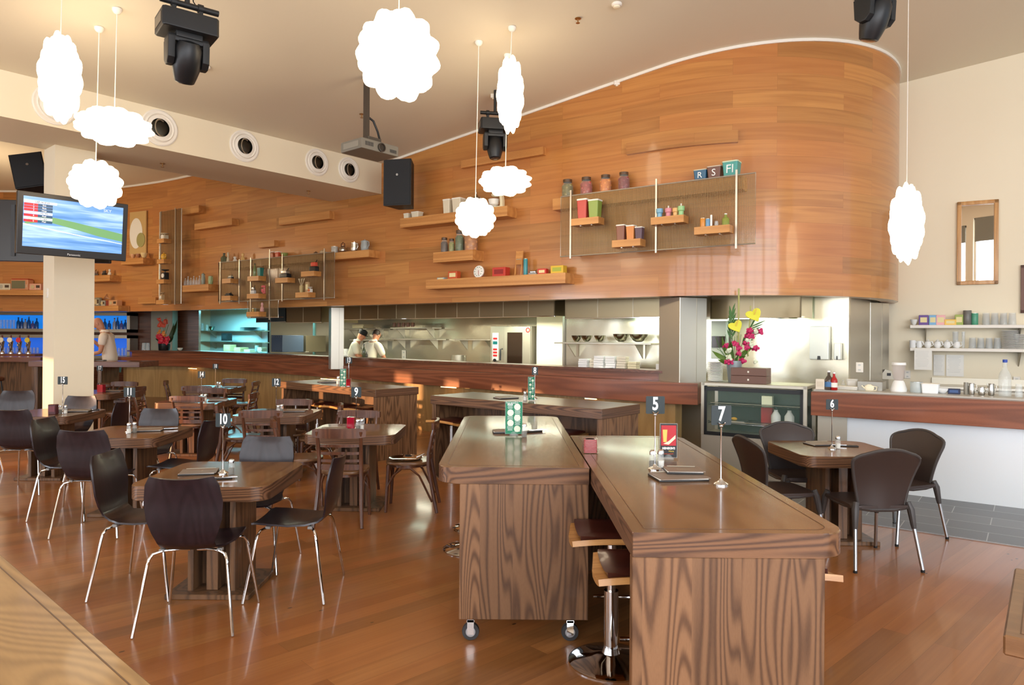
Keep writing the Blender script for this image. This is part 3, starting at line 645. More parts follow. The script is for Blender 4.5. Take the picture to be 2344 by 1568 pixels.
def menu(p, rz, lab, w=.16, d=.24, two=True, txt=True):
    t = thing('menu_folder', lab, 'menu', p, R(rz)); B().box(0, 0, .005, w, d, .008, bev=.001).done('back_cover', MENUD, t)
    B().box(0, 0, .0105, w-.006, d-.006, .003).done('pages', PAPER, t); B().box(.004, .004, .014, w, d, .004, R(4)).done('front_cover', MENU, t)
    if txt: text('MENU', .014, C('b3a48c'), t, (0, .02, .0164), (0, 0, 0), name='lettering', ext=.0002)
    B().tube([(-w/2+.01, -d/2+.02, .018), (-w/2+.012, d/2-.02, .018)], .003, 6).done('binding', STEEL2, t); return t
def cutlery(p, rz, lab):
    t = thing('wrapped_cutlery', lab, 'cutlery', p, R(rz)); B().box(0, 0, .006, .045, .2, .012, bev=.004).done('napkin', MENUD, t)
    B().box(-.008, .06, .014, .016, .13, .003).done('knife', CHROME, t); B().box(.012, .07, .014, .012, .12, .003).done('fork', CHROME, t); return t
def candle_glass(p, lab, w=.07, h=.08, wires=True, dark=False):
    t = thing('candle_holder', lab, 'candle holder', p)
    B().prism(rrect(w, w, .008), .003, h, .002).done('glass_cup', mat('red_candle_glass', 'a3142c', .12, coat=.5), t)
    if wires:
        b = B(); n = 11
        for i in range(n):
            z = .004+(h-.002)*i/(n-1); q = w/2+.004; b.tube([(-q, -q, z), (q, -q, z), (q, q, z), (-q, q, z)], .0012, 6, closed=True)
        b.done('wire_cage', CHROME, t)
    B().cyl(0, 0, h*.98, h*1.0, w*.36).done('wax', SALT, t); return t
# table ten
px_sign(510, 1084, HD, 946, '10', 'number ten sign on the nearest square table at left', ch=.088, cw=.097)
shaker(atz(530, 1085, HD), 'pepper', 'pepper shaker beside the number ten sign'); menu(atz(455, 1083, HD), -78, 'menu folders lying left of the number ten sign', d=.22); cutlery(atz(492, 1098, HD), -70, 'dark wrapped cutlery in front of the number ten sign')
# table eleven
px_sign(296, 990, HD, 887, '11', 'number eleven sign on the second square table from the camera', ch=.088, cw=.105)
shaker(atz(295, 992, HD), 'salt', 'salt shaker in front of the number eleven sign'); shaker(atz(308, 990, HD), 'pepper', 'pepper shaker right of the salt at the number eleven sign'); menu(atz(340, 986, HD), -75, 'menu folder on table eleven, right of the shakers'); cutlery(atz(372, 984, HD), -60, 'wrapped cutlery on table eleven')
# table fifteen
px_sign(143, 945, HD, 862, '15', 'number fifteen sign in front of the white column', ch=.09, cw=.112)
shaker(atz(138, 946, HD), 'pepper', 'pepper shaker below the number fifteen sign'); shaker(atz(150, 947, HD), 'salt', 'salt shaker below the number fifteen sign'); menu(atz(180, 942, HD), -75, 'menu folder on table fifteen'); cutlery(atz(205, 940, HD), -60, 'wrapped cutlery on table fifteen')
t = thing('sugar_box', 'small dark red box of sachets on table fifteen', 'box', atz(122, 948, HD)); B().box(0, 0, .055, .085, .06, .11, bev=.004).done('box', C('4a1a20'), t); B().box(0, -.032, .06, .07, .002, .06).done('paper_label', C('6d3038'), t)
# table nine
px_sign(815, 984, HD, 886, '9', 'number nine sign beside a red glass', ch=.10, cw=.095)
shaker(atz(819, 985, HD), 'pepper', 'pepper shaker below the number nine sign', .11); shaker(atz(828, 984, HD), 'salt', 'salt shaker below the number nine sign', .11); menu(atz(765, 984, HD), -80, 'menu folder on table nine'); candle_glass(atz(804, 982, HD), 'dark red candle glass on table nine', .075, .115, False)
# table twelve
px_sign(632, 946, HD, 866, '12', 'number twelve sign in front of the table with the sunlit edge', ch=.095, cw=.10)
shaker(atz(637, 946, HD), 'salt', 'salt shaker below the number twelve sign'); shaker(atz(645, 944, HD), 'pepper', 'pepper shaker below the number twelve sign'); menu(atz(675, 942, HD), -80, 'menu folder on table twelve')
# table fourteen
px_sign(461, 918, HD, 850, '14', 'number fourteen sign left of the number eighteen sign', ch=.092, cw=.1)
shaker(atz(462, 918, HD), 'pepper', 'glowing pepper shaker below the number fourteen sign'); shaker(atz(470, 918, HD), 'salt', 'salt shaker below the number fourteen sign'); menu(atz(500, 918, HD), -80, 'menu folder on table fourteen')
# table eighteen, 17
px_sign(493, 888, HD, 833, '18', 'small far number eighteen sign against the kitchen counter', ch=.085, cw=.095)
shaker(atz(498, 887, HD), 'pepper', 'pepper shaker below the number eighteen sign'); shaker(atz(503, 888, HD), 'salt', 'salt shaker below the number eighteen sign'); menu(atz(525, 887, HD), -80, 'menu folder on table eighteen')
px_sign(228, 893, HD, 837, '17', 'small far number seventeen sign right of the column', ch=.085, cw=.095)
candle_glass(atz(232, 898, HD), 'dark red candle glass below the number seventeen sign', .09, .12, False); menu(atz(262, 896, HD), -80, 'menu folder on table seventeen')
# table thirteen
px_sign(798, 884, HB, 818, '13', 'number thirteen sign beside the red candle', ch=.085, cw=.09)
candle_glass(atz(798, 884, HB), 'bright red wire-caged candle on table thirteen', .06, .10, True)
def card(p, w, h, rz, lab, m, base=True):
    t = thing('table_card', lab, 'card', p, R(rz)); c = B().box(0, 0, .012+h/2, w, .004, h).done('card', m, t)
    b = B(); b.box(-w/2-.001, 0, .012+h/2, .003, .008, h+.004); b.box(w/2+.001, 0, .012+h/2, .003, .008, h+.004); b.box(0, 0, .012+h, w, .008, .003); b.box(0, 0, .012, w, .008, .003); b.done('clear_holder', clear('acrylic', 'e8f2f2', .35), t)
    B().lathe([(.030, 0), (.032, .004), (.02, .02), (.008, .03)], seg=20).done('glass_foot', clear('acrylic', 'e8f2f2', .35), t); return t, c
GREEN = C('0f7a54', .35); CW = C('f2f4f0', .4); 
def green_card(p, w, h, rz, lab):
    t, c = card(p, w, h, rz, lab, GREEN)
    b = B(); Mx = Matrix.Rotation(PI/2, 4, 'X')
    for i, (fx, fz) in enumerate(((.2, .84), (-.2, .66), (.2, .50), (-.2, .34), (.2, .16))):
        b.lathe([(w*.19, -.0005), (w*.19, .0015)], M=Matrix.Translation((fx*w, -.0035, .012+fz*h)) @ Mx, seg=20)
    b.done('picture', C('dfe9cf'), c); b = B()
    for i in range(26):
        fz = .93-i*.034; sx = -1 if int((.93-fz)/.17) % 2 == 0 else 1
        b.box(sx*w*.22, -.003, .012+fz*h, w*.36*(.7+.3*random.random()), .001, h*.009)
    b.done('text_lines', CW, c); text('THE PERFECT', w*.12, CW, c, (-w*.1, -.0035, .012+h*.955), name='lettering', ext=.0003); text('POUR', w*.12, CW, c, (-w*.22, -.0035, .012+h*.905), name='lettering', ext=.0003); return t
green_card(atz(785, 886, HB), .08, .235, 20, 'narrow green drinks card on table thirteen, left of the candle'); shaker(atz(774, 880, HB), 'salt', 'salt shaker left of the green card on table thirteen', .12); menu(atz(748, 876, HB), -60, 'menu folder on table thirteen')
# table eight
px_sign(1224, 913, HB, 840, '8', 'number eight sign beside a narrow green card', ch=.09, cw=.068)
green_card(atz(1216, 918, HB), .075, .25, 25, 'narrow green drinks card on table eight, left of the number eight sign'); shaker(atz(1202, 917, HB), 'salt', 'salt shaker on table eight left of the green card', .105); menu(atz(1158, 912, HB), -60, 'menu folder on table eight')
# caster table
green_card(atz(1176, 997, HB), .118, .225, 0, 'green drinks card in a clear holder on the caster table')
shaker(atz(1200, 1000, HB), 'pepper', 'pepper shaker behind the green card on the caster table', .095); menu(atz(1160, 990, HB), -85, 'menu folder behind the green card on the caster table', .12, .2); cutlery(atz(1212, 990, HB), -60, 'wrapped cutlery right of the green card on the caster table')
# nearest table
px_sign(1650, 1110, HB, 928, '7', 'large number seven sign near the right edge of the nearest high table', rz=4, ch=.092, cw=.096)
px_sign(1499, 1075, HB, 907, '5', 'large number five sign behind the glass shakers', ch=.092, cw=.098)
shaker(atz(1494, 1072, HB), 'pepper', 'pepper shaker in front of the number five sign', .098); shaker(atz(1512, 1071, HB), 'salt', 'salt shaker right of the pepper in front of the number five sign', .098)
t, c = card(atz(1530, 1052, HB), .094, .192, -2, 'beer advert card in a clear holder behind the shakers', C('15110f'))
B().box(0, -.003, .012+.125, .084, .0012, .115).done('picture', C('b9202a'), c); b = B(); b.prism([(-.03, .10), (-.012, .10), (-.008, .17), (-.034, .17)], -.001, .001, M=Matrix.Translation((0, -.0045, 0)) @ Matrix.Rotation(PI/2, 4, 'X')); b.done('beer_glass_print', C('eebf5a'), c)
b = B(); b.prism([(0, .085), (.038, .12), (.038, .14), (0, .105), (-.03, .09)], -.0006, .0006, M=Matrix.Translation((0, -.004, 0)) @ Matrix.Rotation(PI/2, 4, 'X')); b.done('pattern_print', C('f1d9b8'), c)
text("HEINEKEN'S", .017, CW, c, (0, -.0035, .064), sx=.8, bold=.0006, ext=.0003); text('Here', .014, C('e0c33c'), c, (.015, -.0035, .048), ext=.0003); text('most people', .011, C('c9512c'), c, (0, -.0035, .034), ext=.0003)
candle_glass(atz(1350, 1036, HB), 'red square candle in a wire cage where the two high tables meet', .078, .082)
menu(atz(1552, 1095, HB), -83, 'pair of dark menu folders in front of the glass shakers', .17, .25, txt=False)
t = menu(atz(1563, 1088, HB)+Vector((0, 0, .017)), -93, 'grey-brown menu folder lying on top of the dark pair', .13, .18, txt=False)
text('BARDEAUX', .013, C('b9a88c'), t, (.01, 0, .0166), (0, 0, PI/2+0), name='lettering', ext=.0002)
# table six
px_sign(1904, 1028, HD, 914, '6', 'number six sign on the square table by the café counter', rz=-6, ch=.085, cw=.095)
shaker(atz(1918, 1027, HD), 'salt', 'salt shaker on table six right of the sign stem', .105); menu(atz(1880, 1018, HD), -80, 'menu folder on table six behind the sign'); cutlery(atz(1935, 1022, HD), 80, 'wrapped cutlery on table six')
# tray on the ladder-back chair
t = thing('metal_tray', 'round steel tray resting on the ladder-back chair right of table nine', 'tray', (-.95, 6.62, .463)); B().lathe([(.001, .004), (.13, .004), (.155, .018), (.16, .018), (.135, 0), (.001, 0)], seg=28, caps=False).done('dish', CHROME, t); B().tube([(.1, -.02, .02), (.17, 0, .05), (.1, .03, .02)], .006).done('handle', CHROME, t)
# ------------------------------------------------------------------ pendant lamps
def fib(n):
    g = PI*(3-math.sqrt(5)); return [Vector((math.cos(g*i)*math.sqrt(1-(1-2*(i+.5)/n)**2), math.sin(g*i)*math.sqrt(1-(1-2*(i+.5)/n)**2), 1-2*(i+.5)/n)) for i in range(n)]
LAMP = mat('lamp_shade_lit', 'fff6e6', .6, emit='ffe9c6', es=6.3)
def pendant(px, py, cx, cy, w, h, lab, k=None, n=44):
    """px,py centre of shade, cx,cy where the cord meets the ceiling"""
    c = ceil_at(cx, cy); Y = c.y; p = aty(px, py, Y); kk = FPX/Y; rx, rz_ = w/kk/2/1.05, h/kk/2/1.05
    t = thing('pendant_lamp', lab, 'pendant lamp', (c.x, c.y, ceil_z(c)), 0)
    g = bmesh.new(); bmesh.ops.create_uvsphere(g, u_segments=72, v_segments=44, radius=1); pts = fib(n)
    M = Matrix.Rotation(.4+px*.01, 4, 'Z')
    for v in g.verts:
        q = (M @ v.co).normalized(); d = sorted(((q-s).length for s in pts))[:2]; f = (d[1]-d[0]); s = .91+.19*min(1, f/.40)**.75*(1-.3*d[0])
        v.co = Vector((v.co.x*s*rx, v.co.y*s*rx, v.co.z*s*rz_))
    bb = B(); bb.b.free(); bb.b = g; dz = p.z-ceil_z(c)
    bmesh.ops.transform(g, matrix=Matrix.Translation((p.x-c.x, p.y-c.y, dz)), verts=g.verts); bb.done('shade', LAMP, t, ang=60)
    B().tube([(0, 0, -.01), (p.x-c.x, p.y-c.y, dz+rz_*.9)], .0045, 8).done('cord', TRIMW, t); B().lathe([(.045, 0), (.045, -.02), (.03, -.045), (.008, -.055)], seg=20).done('canopy', TRIMW, t); return t
pendant(138, 178, 142, -22, 88, 204, 'elongated white pendant lamp at the far left, in front of the bulkhead')
pendant(262, 291, 268, 20, 160, 80, 'wide flat white pendant lamp at the left, above the round one')
pendant(219, 422, 227, 63, 110, 110, 'round white pendant lamp hanging in front of the television')
pendant(912, 128, 918, -190, 186, 200, 'largest round white pendant lamp, top centre of the photo')
pendant(1168, 216, 1172, 62, 62, 178, 'slim elongated pendant lamp in front of the rear stage light')
pendant(1157, 415, 1162, 125, 118, 64, 'flat white pendant lamp right of centre, under the slim one')
pendant(1088, 498, 1096, 95, 91, 91, 'round white pendant lamp above the pickle jars')
pendant(2075, 512, 2080, -60, 72, 184, 'elongated pendant lamp at the right between curved wall and mirror')
# ------------------------------------------------------------------ moving head stage lights
def stage_light(px, py, Y, rz, tilt, lab, pan=0):
    p = aty(px, py, Y); cz_ = ceil_z(p); t = thing('stage_light', lab, 'stage light', p, R(rz))
    B().prism([(-.21, -.13), (-.19, -.15), (.19, -.15), (.21, -.13), (.21, .13), (.19, .15), (-.19, .15), (-.21, .13)], .0, .15, .012).done('base_housing', BLACK2, t)
    B().box(-.212, 0, .075, .004, .2, .08).done('display_panel', C('5b5348', .3), t)
    b = B(); b.box(0, 0, -.02, .2, .18, .05, bev=.01); b.box(0, 0, -.05, .31, .16, .06, bev=.02)
    for sx in (-1, 1): b.prism([(-.085, 0), (.085, 0), (.075, -.16), (.03, -.20), (-.03, -.20), (-.075, -.16)], -.028, .028, .012, M=Matrix.Translation((sx*.128, 0, -.05)) @ Matrix.Rotation(PI/2, 4, 'Z') @ Matrix.Rotation(PI/2, 4, 'X'))
    y = b.done('yoke', BLACK2, t)
    Mh = Matrix.Translation((0, 0, -.20)) @ Matrix.Diagonal((.88, .88, .84, 1)) @ Matrix.Rotation(R(tilt), 4, 'X')
    B().lathe([(.02, .19), (.085, .18), (.115, .12), (.125, .02), (.12, -.06), (.10, -.14), (.085, -.19), (.07, -.20)], M=Mh, seg=28).done('lamp_head', BLACK, t)
    B().lathe([(.068, -.199), (.05, -.206), (.001, -.208)], M=Mh, seg=24, caps=False).done('lens', mat('lens_glass', '20242a', .05, coat=1), t)
    b = B()
    for sx in (-.1, .1): b.box(sx, 0, .18, .03, .05, .08); b.tube([(sx-.02, 0, .25), (sx+.02, 0, .25)], .035, 12)
    b.tube([(-.2, 0, .25), (.24, 0, .25)], .024, 12); b.done('clamp', BLACK2, t)
    B().cyl(0, 0, .25, cz_-p.z, .02).done('drop_pole', BLACK2, t); B().tube([(.1, .05, .16), (.14, .08, .24), (.06, .06, .32), (.02, .03, cz_-p.z-.02)], .005, 6).done('cable', BLACK, t); return t
stage_light(428, 84, 5.6, 38, 28, 'large black moving-head stage light hanging at the upper left')
stage_light(1133, 302, 9.4, 10, -8, 'black moving-head stage light hanging behind the slim pendant lamp')
stage_light(2003, -12, 5.75, 25, 20, 'black moving-head stage light cut by the top edge at the right')
# ------------------------------------------------------------------ loudspeakers, televisions, projector
def speaker(p, rz, w, h, lab, tilt=0):
    t = thing('loudspeaker', lab, 'speaker', p, R(rz)); t.rotation_euler = (R(tilt), 0, R(rz))
    B().prism([(-w/2, 0), (w/2, 0), (w*.28, w*.8), (-w*.28, w*.8)], 0, h, .008).done('cabinet', mat('speaker_cab', '1b1c1e', .5), t)
    B().box(0, -.004, h/2, w-.03, .012, h-.03, bev=.003).done('grille', mat('speaker_grille', '202225', .7), t)
    B().lathe([(.018, 0), (.018, .004)], M=Matrix.Translation((0, -.012, h*.66)) @ Matrix.Rotation(PI/2, 4, 'X')).done('badge', ALU, t); b = B(); b.box(0, w*.85, h*.5, .05, .25, .05); b.done('bracket', BLACK2, t); return t
p = WF.hit(909, 470, .62); speaker(p, -14, .46, .72, 'black loudspeaker hanging at the right end of the bulkhead')
p = aty(74, 428, 10.1); sp_ = speaker(p, 22, .42, .54, 'black loudspeaker tilted down beside the white column', -14); sp_.rotation_euler.y = -.24
def tv(c, rz, w, h, tilt, lab):
    t = thing('television', lab, 'television', c, 0); t.rotation_euler = (R(tilt), 0, rz)
    B().box(0, .03, 0, w, .07, h, bev=.01).done('bezel', mat('tv_bezel', '2b2724', .3), t); B().box(0, .10, 0, w*.7, .08, h*.6, bev=.01).done('rear_housing', BLACK, t); return t
c0, c1 = aty(38, 508, 7.62), aty(291, 533, 8.42); cc_ = (c0+c1)/2
w_tv, h_tv = math.hypot(c1.x-c0.x, c1.y-c0.y), .685; rz_tv = math.atan2(c1.y-c0.y, c1.x-c0.x)
t = tv(cc_, rz_tv, w_tv, h_tv, 6, 'large television with a motor race on the white column')
SCR = mat('tv_screen', '5b8fd6', .2, emit='4f86cc', es=.6); Tn = SCR.node_tree; tcn = nn(SCR, 'ShaderNodeTexCoord'); mpn = nn(SCR, 'ShaderNodeMapping'); mpn.inputs['Rotation'].default_value = (0, .12, 0); mpn.inputs['Scale'].default_value = (.6, 1, 9)
nz = nn(SCR, 'ShaderNodeTexNoise'); nz.inputs['Scale'].default_value = 1.6; nz.inputs['Detail'].default_value = 4; Tn.links.new(tcn.outputs['Object'], mpn.inputs[0]); Tn.links.new(mpn.outputs[0], nz.inputs['Vector'])
cr_ = ramp(SCR, nz.outputs['Fac'], [(.3, '3f72b8'), (.5, '6fa0dc'), (.62, 'a9cbee'), (.75, '5f8fd0')]); Tn.links.new(cr_, Tn.nodes['Principled BSDF'].inputs['Emission Color']); Tn.links.new(cr_, Tn.nodes['Principled BSDF'].inputs['Base Color'])
sw_, sh_ = w_tv*.90, h_tv*.80
s_ = B().box(0, -.007, .018, sw_, .004, sh_).done('screen', SCR, t)
def em(h, s=.62): return mat('screen_'+h, h, .3, emit=h, es=s)
def poly(name, pts, m, par, y=-.0105, th=.001): return B().prism([(a, -b) for a, b in pts][::-1], -th/2, th/2, M=Matrix.Translation((0, y, 0)) @ Matrix.Rotation(-PI/2, 4, 'X') @ Matrix.Rotation(0, 4, 'Y')).done(name, m, par, smooth=False)
poly('track_edge', [(-sw_/2, -.02), (-.28, .035), (.0, -.02), (.25, -.075), (sw_/2, -.11), (sw_/2, -.02), (.25, .02), (0, .06), (-.2, .085), (-.42, .09)][::1], em('6fa06a', .5), s_)
poly('track_line', [(-sw_/2, -.005), (0, -.075), (sw_/2, -.135), (sw_/2, -.142), (0, -.085), (-sw_/2, -.02)], em('dfe8f2', .6), s_, -.0112)
x0_ = -sw_/2+.005; rows = [('', 'LAP 14 of 22', 'e9edf2', '16325c'), ('1', 'Sto', None, None), ('2', 'Ros', None, None), ('3', 'Hop', None, None), ('', '+5.191', 'e9edf2', '16325c'), ('4', 'Ped', None, None), ('', '+1.631', 'e9edf2', '16325c'), ('5', 'Mel', None, None)]
for i, (n_, s, bgc, fg) in enumerate(rows):
    z = .018+sh_/2-.055-i*.030; Lw = .31 if i == 0 else .27
    if bgc: B().box(x0_+Lw/2, -.0115, z, Lw, .001, .026).done('caption_bar', em(bgc), s_); text(s, .026, em(fg, .3), s_, (x0_+.19 if i else x0_+.17, -.0125, z), name='lettering', ext=.0002, bold=.0006)
    else:
        B().box(x0_+.065, -.0115, z, .13, .001, .026).done('caption_bar', em('c4222e'), s_); B().box(x0_+.20, -.0115, z, .14, .001, .026).done('caption_bar', em('2d4d6e'), s_)
        text(n_, .026, em('ffffff'), s_, (x0_+.09, -.0125, z), name='lettering', ext=.0002); text(s, .026, em('ffffff'), s_, (x0_+.19, -.0125, z), name='lettering', ext=.0002)
text('SKY', .05, em('c9d8ee'), s_, (sw_/2-.17, -.0125, .018+sh_/2-.06), name='lettering', ext=.0002); text('Panasonic', .034, C('d8d8d8', .3), t, (0, -.009, -h_tv/2+.03), name='lettering', ext=.0004)
b = B(); b.box(0, .22, 0, .12, .2, .2); b.done('wall_bracket', BLACK2, t)
t = tv(aty(122, 530, 9.62), R(8), 1.46, .84, 0, 'black back of a second television behind the white column')
b = B(); b.box(-.5, -.012, .0, .05, .02, .7); b.box(-.3, -.02, -.2, .3, .03, .12); b.box(.45, -.014, -.33, .3, .02, .06); b.done('rear_ports', DARKGR, t)
# projector
q0, q1, q2 = Vector((-1.77, 8.42, 0)), Vector((-1.39, 8.86, 0)), Vector((-2.12, 8.67, 0)); e = (q1-q0).normalized()
t = thing('projector', 'grey ceiling projector hanging below the largest pendant lamp', 'projector', (q0.x, q0.y, 3.90), math.atan2(e.y, e.x)); PG = C('77736a', .5)
B().box(.29, .21, .065, .58, .42, .13, bev=.012).done('housing', PG, t); B().lathe([(.055, 0), (.055, .02), (.042, .022), (.038, .005), (.001, .005)], M=Matrix.Translation((.30, -.0, .06)) @ Matrix.Rotation(PI/2, 4, 'X'), caps=False).done('lens', C('3a342e', .15), t)
b = B()
for i in range(9): b.box(.06+i*.014, -.002, .07, .005, .004, .05); b.box(.44+i*.012, -.002, .05, .005, .004, .04)
b.done('vent_grille', DARKGR, t); B().box(-.002, .21, .065, .004, .30, .07).done('connector_panel', C('8b877d'), t)
b = B(); b.box(.26, .17, .16, .2, .2, .06, bev=.005); b.done('mount_plate', C('4c463e'), t); zc = ceil_z((q0.x, q0.y+.3))-3.9
B().box(.20, .17, (.18+zc)/2, .055, .055, zc-.18+.02).done('pole', C('453c34', .4), t); B().tube([(.24, .17, .45), (.30, .16, .42), (.36, .15, .30), (.38, .1, .12)], .014, 8).done('cable', BLACK, t)
# detectors and sprinklers
def ceiling_bit(px, py, kind, lab, z=None):
    if z is None: p = ceil_at(px, py); p.z = ceil_z(p)
    else: p = atz(px, py, z)
    if kind == 'd':
        t = thing('smoke_detector', lab, 'detector', p); B().lathe([(.055, 0), (.055, -.02), (.045, -.03)], seg=24).done('base', TRIMW, t); B().lathe([(.035, -.03), (.035, -.045), (.02, -.052)], seg=24).done('sensor', WHITE, t)
    else:
        t = thing('sprinkler_head', lab, 'sprinkler', p); B().lathe([(.035, 0), (.035, -.006), (.012, -.01)], seg=20).done('escutcheon', C('b08a5a', .3, 1), t); b = B(); b.cyl(0, 0, -.05, -.008, .007); b.lathe([(.022, -.054), (.022, -.05)], seg=12); b.done('nozzle', C('b08a5a', .3, 1), t)
ceiling_bit(1412, 8, 'd', 'round white detector near the top edge, right of centre'); ceiling_bit(470, 152, 'd', 'white detector just right of the large stage light')
ceiling_bit(1323, 42, 's', 'brass sprinkler head on the ceiling near the top edge'); ceiling_bit(828, 261, 's', 'brass sprinkler head left of the projector pole')
ceiling_bit(372, 374, 's', 'sprinkler head under the bulkhead at left', 4.05); ceiling_bit(706, 437, 's', 'sprinkler head under the bulkhead near its right end', 4.05)
for px, py, l in ((1412, 185, 'small white sensor on the trim above the curved wall'), (1130, 215, 'small white bracket on the ceiling by the rear stage light')):
    p = ceil_at(px, py); t = thing('ceiling_sensor', l, 'sensor', (p.x, p.y, ceil_z(p))); B().box(0, 0, -.03, .08, .05, .06, bev=.01).done('housing', TRIMW, t); B().cyl(0, 0, -.075, -.055, .018).done('lens', WHITE, t)
p = aty(305, 428, 16.3); t = thing('ceiling_sensor', 'small white sensor at the top of the far left wall', 'sensor', p); B().box(0, 0, -.03, .09, .06, .07, bev=.01).done('housing', TRIMW, t); B().cyl(0, -.02, -.08, -.06, .02).done('lens', WHITE, t)
# ------------------------------------------------------------------ kinds of small goods; every builder works in metres round the base centre
def lathe_part(name, prof, m, t, seg=20, **k): return B().lathe(prof, seg=seg, **k).done(name, m, t)
def k_jar(t, w, h, c, lid='5a4028', c2=None):
    r = w/2; gl = clear('jar_glass', 'e8f0e8', .14)
    lathe_part('contents', [(r*.90, .006), (r*.92, h*.6), (r*.6, h*.76)], C(c, .35), t)
    b = B()
    for i in range(14):
        a = i*2.4; zz = h*(.08+.62*(i/14)); b.ball(math.cos(a)*r*.66, math.sin(a)*r*.66, zz, r*.34, 10)
    b.done('preserves', C(c2 or c, .3), t); lathe_part('jar_body', [(r*.94, 0), (r, .01), (r, h*.66), (r*.72, h*.8), (r*.7, h*.86)], gl, t, 22); lathe_part('lid', [(r*.76, h*.86), (r*.78, h), (r*.7, h*1.01)], C(lid, .4), t)
def k_canister(t, w, h, c, lid='f0ece0', letter=None, taper=.85, handle=False):
    a = w/2; lo = rrect(w*taper, w*taper*.9, a*.2); hi = rrect(w, w*.9, a*.2); B().prism(lo, 0, h*.93, top=hi).done('body', C(c, .35), t); B().prism(rrect(w*1.04, w*.96, a*.2), h*.92, h, .004).done('lid', C(lid, .4), t)
    if letter: text(letter, h*.75, C('f4f4f0'), t, (0, -w*.455, h*.48), (PI/2-.06, 0, 0), name='lettering', ext=.001)
    if handle: B().tube([(-a*.3, 0, h), (0, 0, h*1.05), (a*.3, 0, h)], .004, 8).done('knob', CHROME, t)
def k_box(t, w, h, c, c2='e8d9a0', d=None, s=None):
    d = d or w*.55; B().box(0, 0, h/2, w, d, h, bev=min(.004, h*.1)).done('carton', C(c, .5), t); B().box(0, -d/2-.0008, h*.52, w*.7, .0016, h*.5).done('printed_panel', C(c2, .5), t)
def k_tin(t, w, h, c, lid='d8d0c0'): lathe_part('can_body', [(w/2*.97, 0), (w/2, .003), (w/2, h-.003), (w/2*.97, h)], C(c, .3), t); lathe_part('lid', [(w/2*.98, h-.004), (w/2*.98, h+.003)], C(lid, .3, 1), t)
def k_jug(t, w, h, c, metal=0, lid=True):
    r = w*.36; m = C(c, .25, metal); lathe_part('body', [(r*.85, 0), (r, h*.1), (r*1.08, h*.45), (r*.9, h*.8), (r*.95, h*.92)], m, t, 24); B().tube([(r*.85, 0, h*.85), (r*1.5, 0, h*.8), (r*1.6, 0, h*.5), (r*1.0, 0, h*.25)], w*.045, 8).done('handle', m, t); B().tube([(-r*.8, 0, h*.6), (-r*1.15, 0, h*.8), (-r*1.4, 0, h*.92)], w*.06, 8, rs=[w*.09, w*.06, w*.045]).done('spout', m, t)
    if lid: lathe_part('lid', [(r*.95, h*.91), (r*.6, h*.98), (r*.12, h*1.0), (r*.14, h*1.06)], m, t)
def k_teapot(t, w, h, c, metal=0, arch=False):
    r = w*.33; m = C(c, .25, metal); lathe_part('body', [(r*.6, 0), (r*.95, h*.2), (r, h*.45), (r*.75, h*.72), (r*.4, h*.8)], m, t, 24); lathe_part('lid', [(r*.45, h*.8), (r*.3, h*.88), (r*.1, h*.9), (r*.13, h*.98), (r*.05, h)], m, t); B().tube([(-r*.8, 0, h*.35), (-r*1.3, 0, h*.5), (-r*1.55, 0, h*.78)], w*.05, 8, rs=[w*.08, w*.05, w*.035]).done('spout', m, t)
    if arch: B().tube([(-r*.7, 0, h*.6), (-r*.7, 0, h*1.15), (0, 0, h*1.35), (r*.7, 0, h*1.15), (r*.7, 0, h*.6)], w*.04, 8).done('handle', C('5a2b1a'), t)
    else: B().tube([(r*.7, 0, h*.7), (r*1.35, 0, h*.7), (r*1.4, 0, h*.35), (r*.9, 0, h*.2)], w*.04, 8).done('handle', m, t)
def k_mug(t, w, h, c): r = w*.42; m = C(c, .25); B().lathe([(r*.85, 0), (r, h*.1), (r, h), (r*.9, h), (r*.88, h*.1), (.001, h*.08)], seg=22, caps=False).done('body', m, t); B().tube([(r*.95, 0, h*.8), (r*1.4, 0, h*.75), (r*1.4, 0, h*.35), (r*.95, 0, h*.25)], w*.06, 8).done('handle', m, t)
def k_bowl(t, w, h, c, metal=0): B().lathe([(w*.15, 0), (w*.3, h*.2), (w*.46, h*.7), (w*.5, h), (w*.48, h), (w*.43, h*.7), (w*.26, h*.25), (.001, h*.08)], seg=28, caps=False).done('bowl', C(c, .2, metal), t)
def k_glass(t, w, h, c=None, inv=True):
    r = w/2; m = clear('tumbler_glass', 'eef3f2', .3); pr = [(r*.75, 0), (r*.8, .004), (r, h), (r*.92, h), (r*.7, .01), (.001, .01)]
    if inv: pr = [(q, h-z) for q, z in pr]
    B().lathe(pr, seg=18, caps=False).done('tumbler', m, t)
def k_bottle(t, w, h, c, cap='2a2a2a', lab=None, glass=True):
    r = w/2; m = mat('bottle_'+c, c, .08, alpha=.3 if c[0] in 'de' else .65, coat=.4) if glass else C(c, .3); lathe_part('bottle_body', [(r*.9, 0), (r, .006), (r, h*.52), (r*.85, h*.62), (r*.36, h*.76), (r*.32, h*.93)], m, t, 18); lathe_part('cap', [(r*.38, h*.92), (r*.38, h)], C(cap, .4), t, 14)
    if lab: lathe_part('paper_label', [(r*1.02, h*.16), (r*1.02, h*.42)], C(lab, .6), t, 18)
def k_cup2(t, w, h, c, stick=False):
    r = w/2; B().lathe([(r*.7, .006), (r*.72, h*.48), (r, h*.58), (r, h), (r*.92, h), (r*.9, h*.6), (.001, h*.5)], seg=22, caps=False).done('egg_cup', C(c, .3), t); lathe_part('saucer', [(r*.8, 0), (r*1.25, .006), (r*1.2, .01), (r*.7, .008)], C(c, .3), t)
    if stick: B().cyl(0, 0, h*.5, h*1.3, w*.1).done('spoon', C('ece6d8'), t)
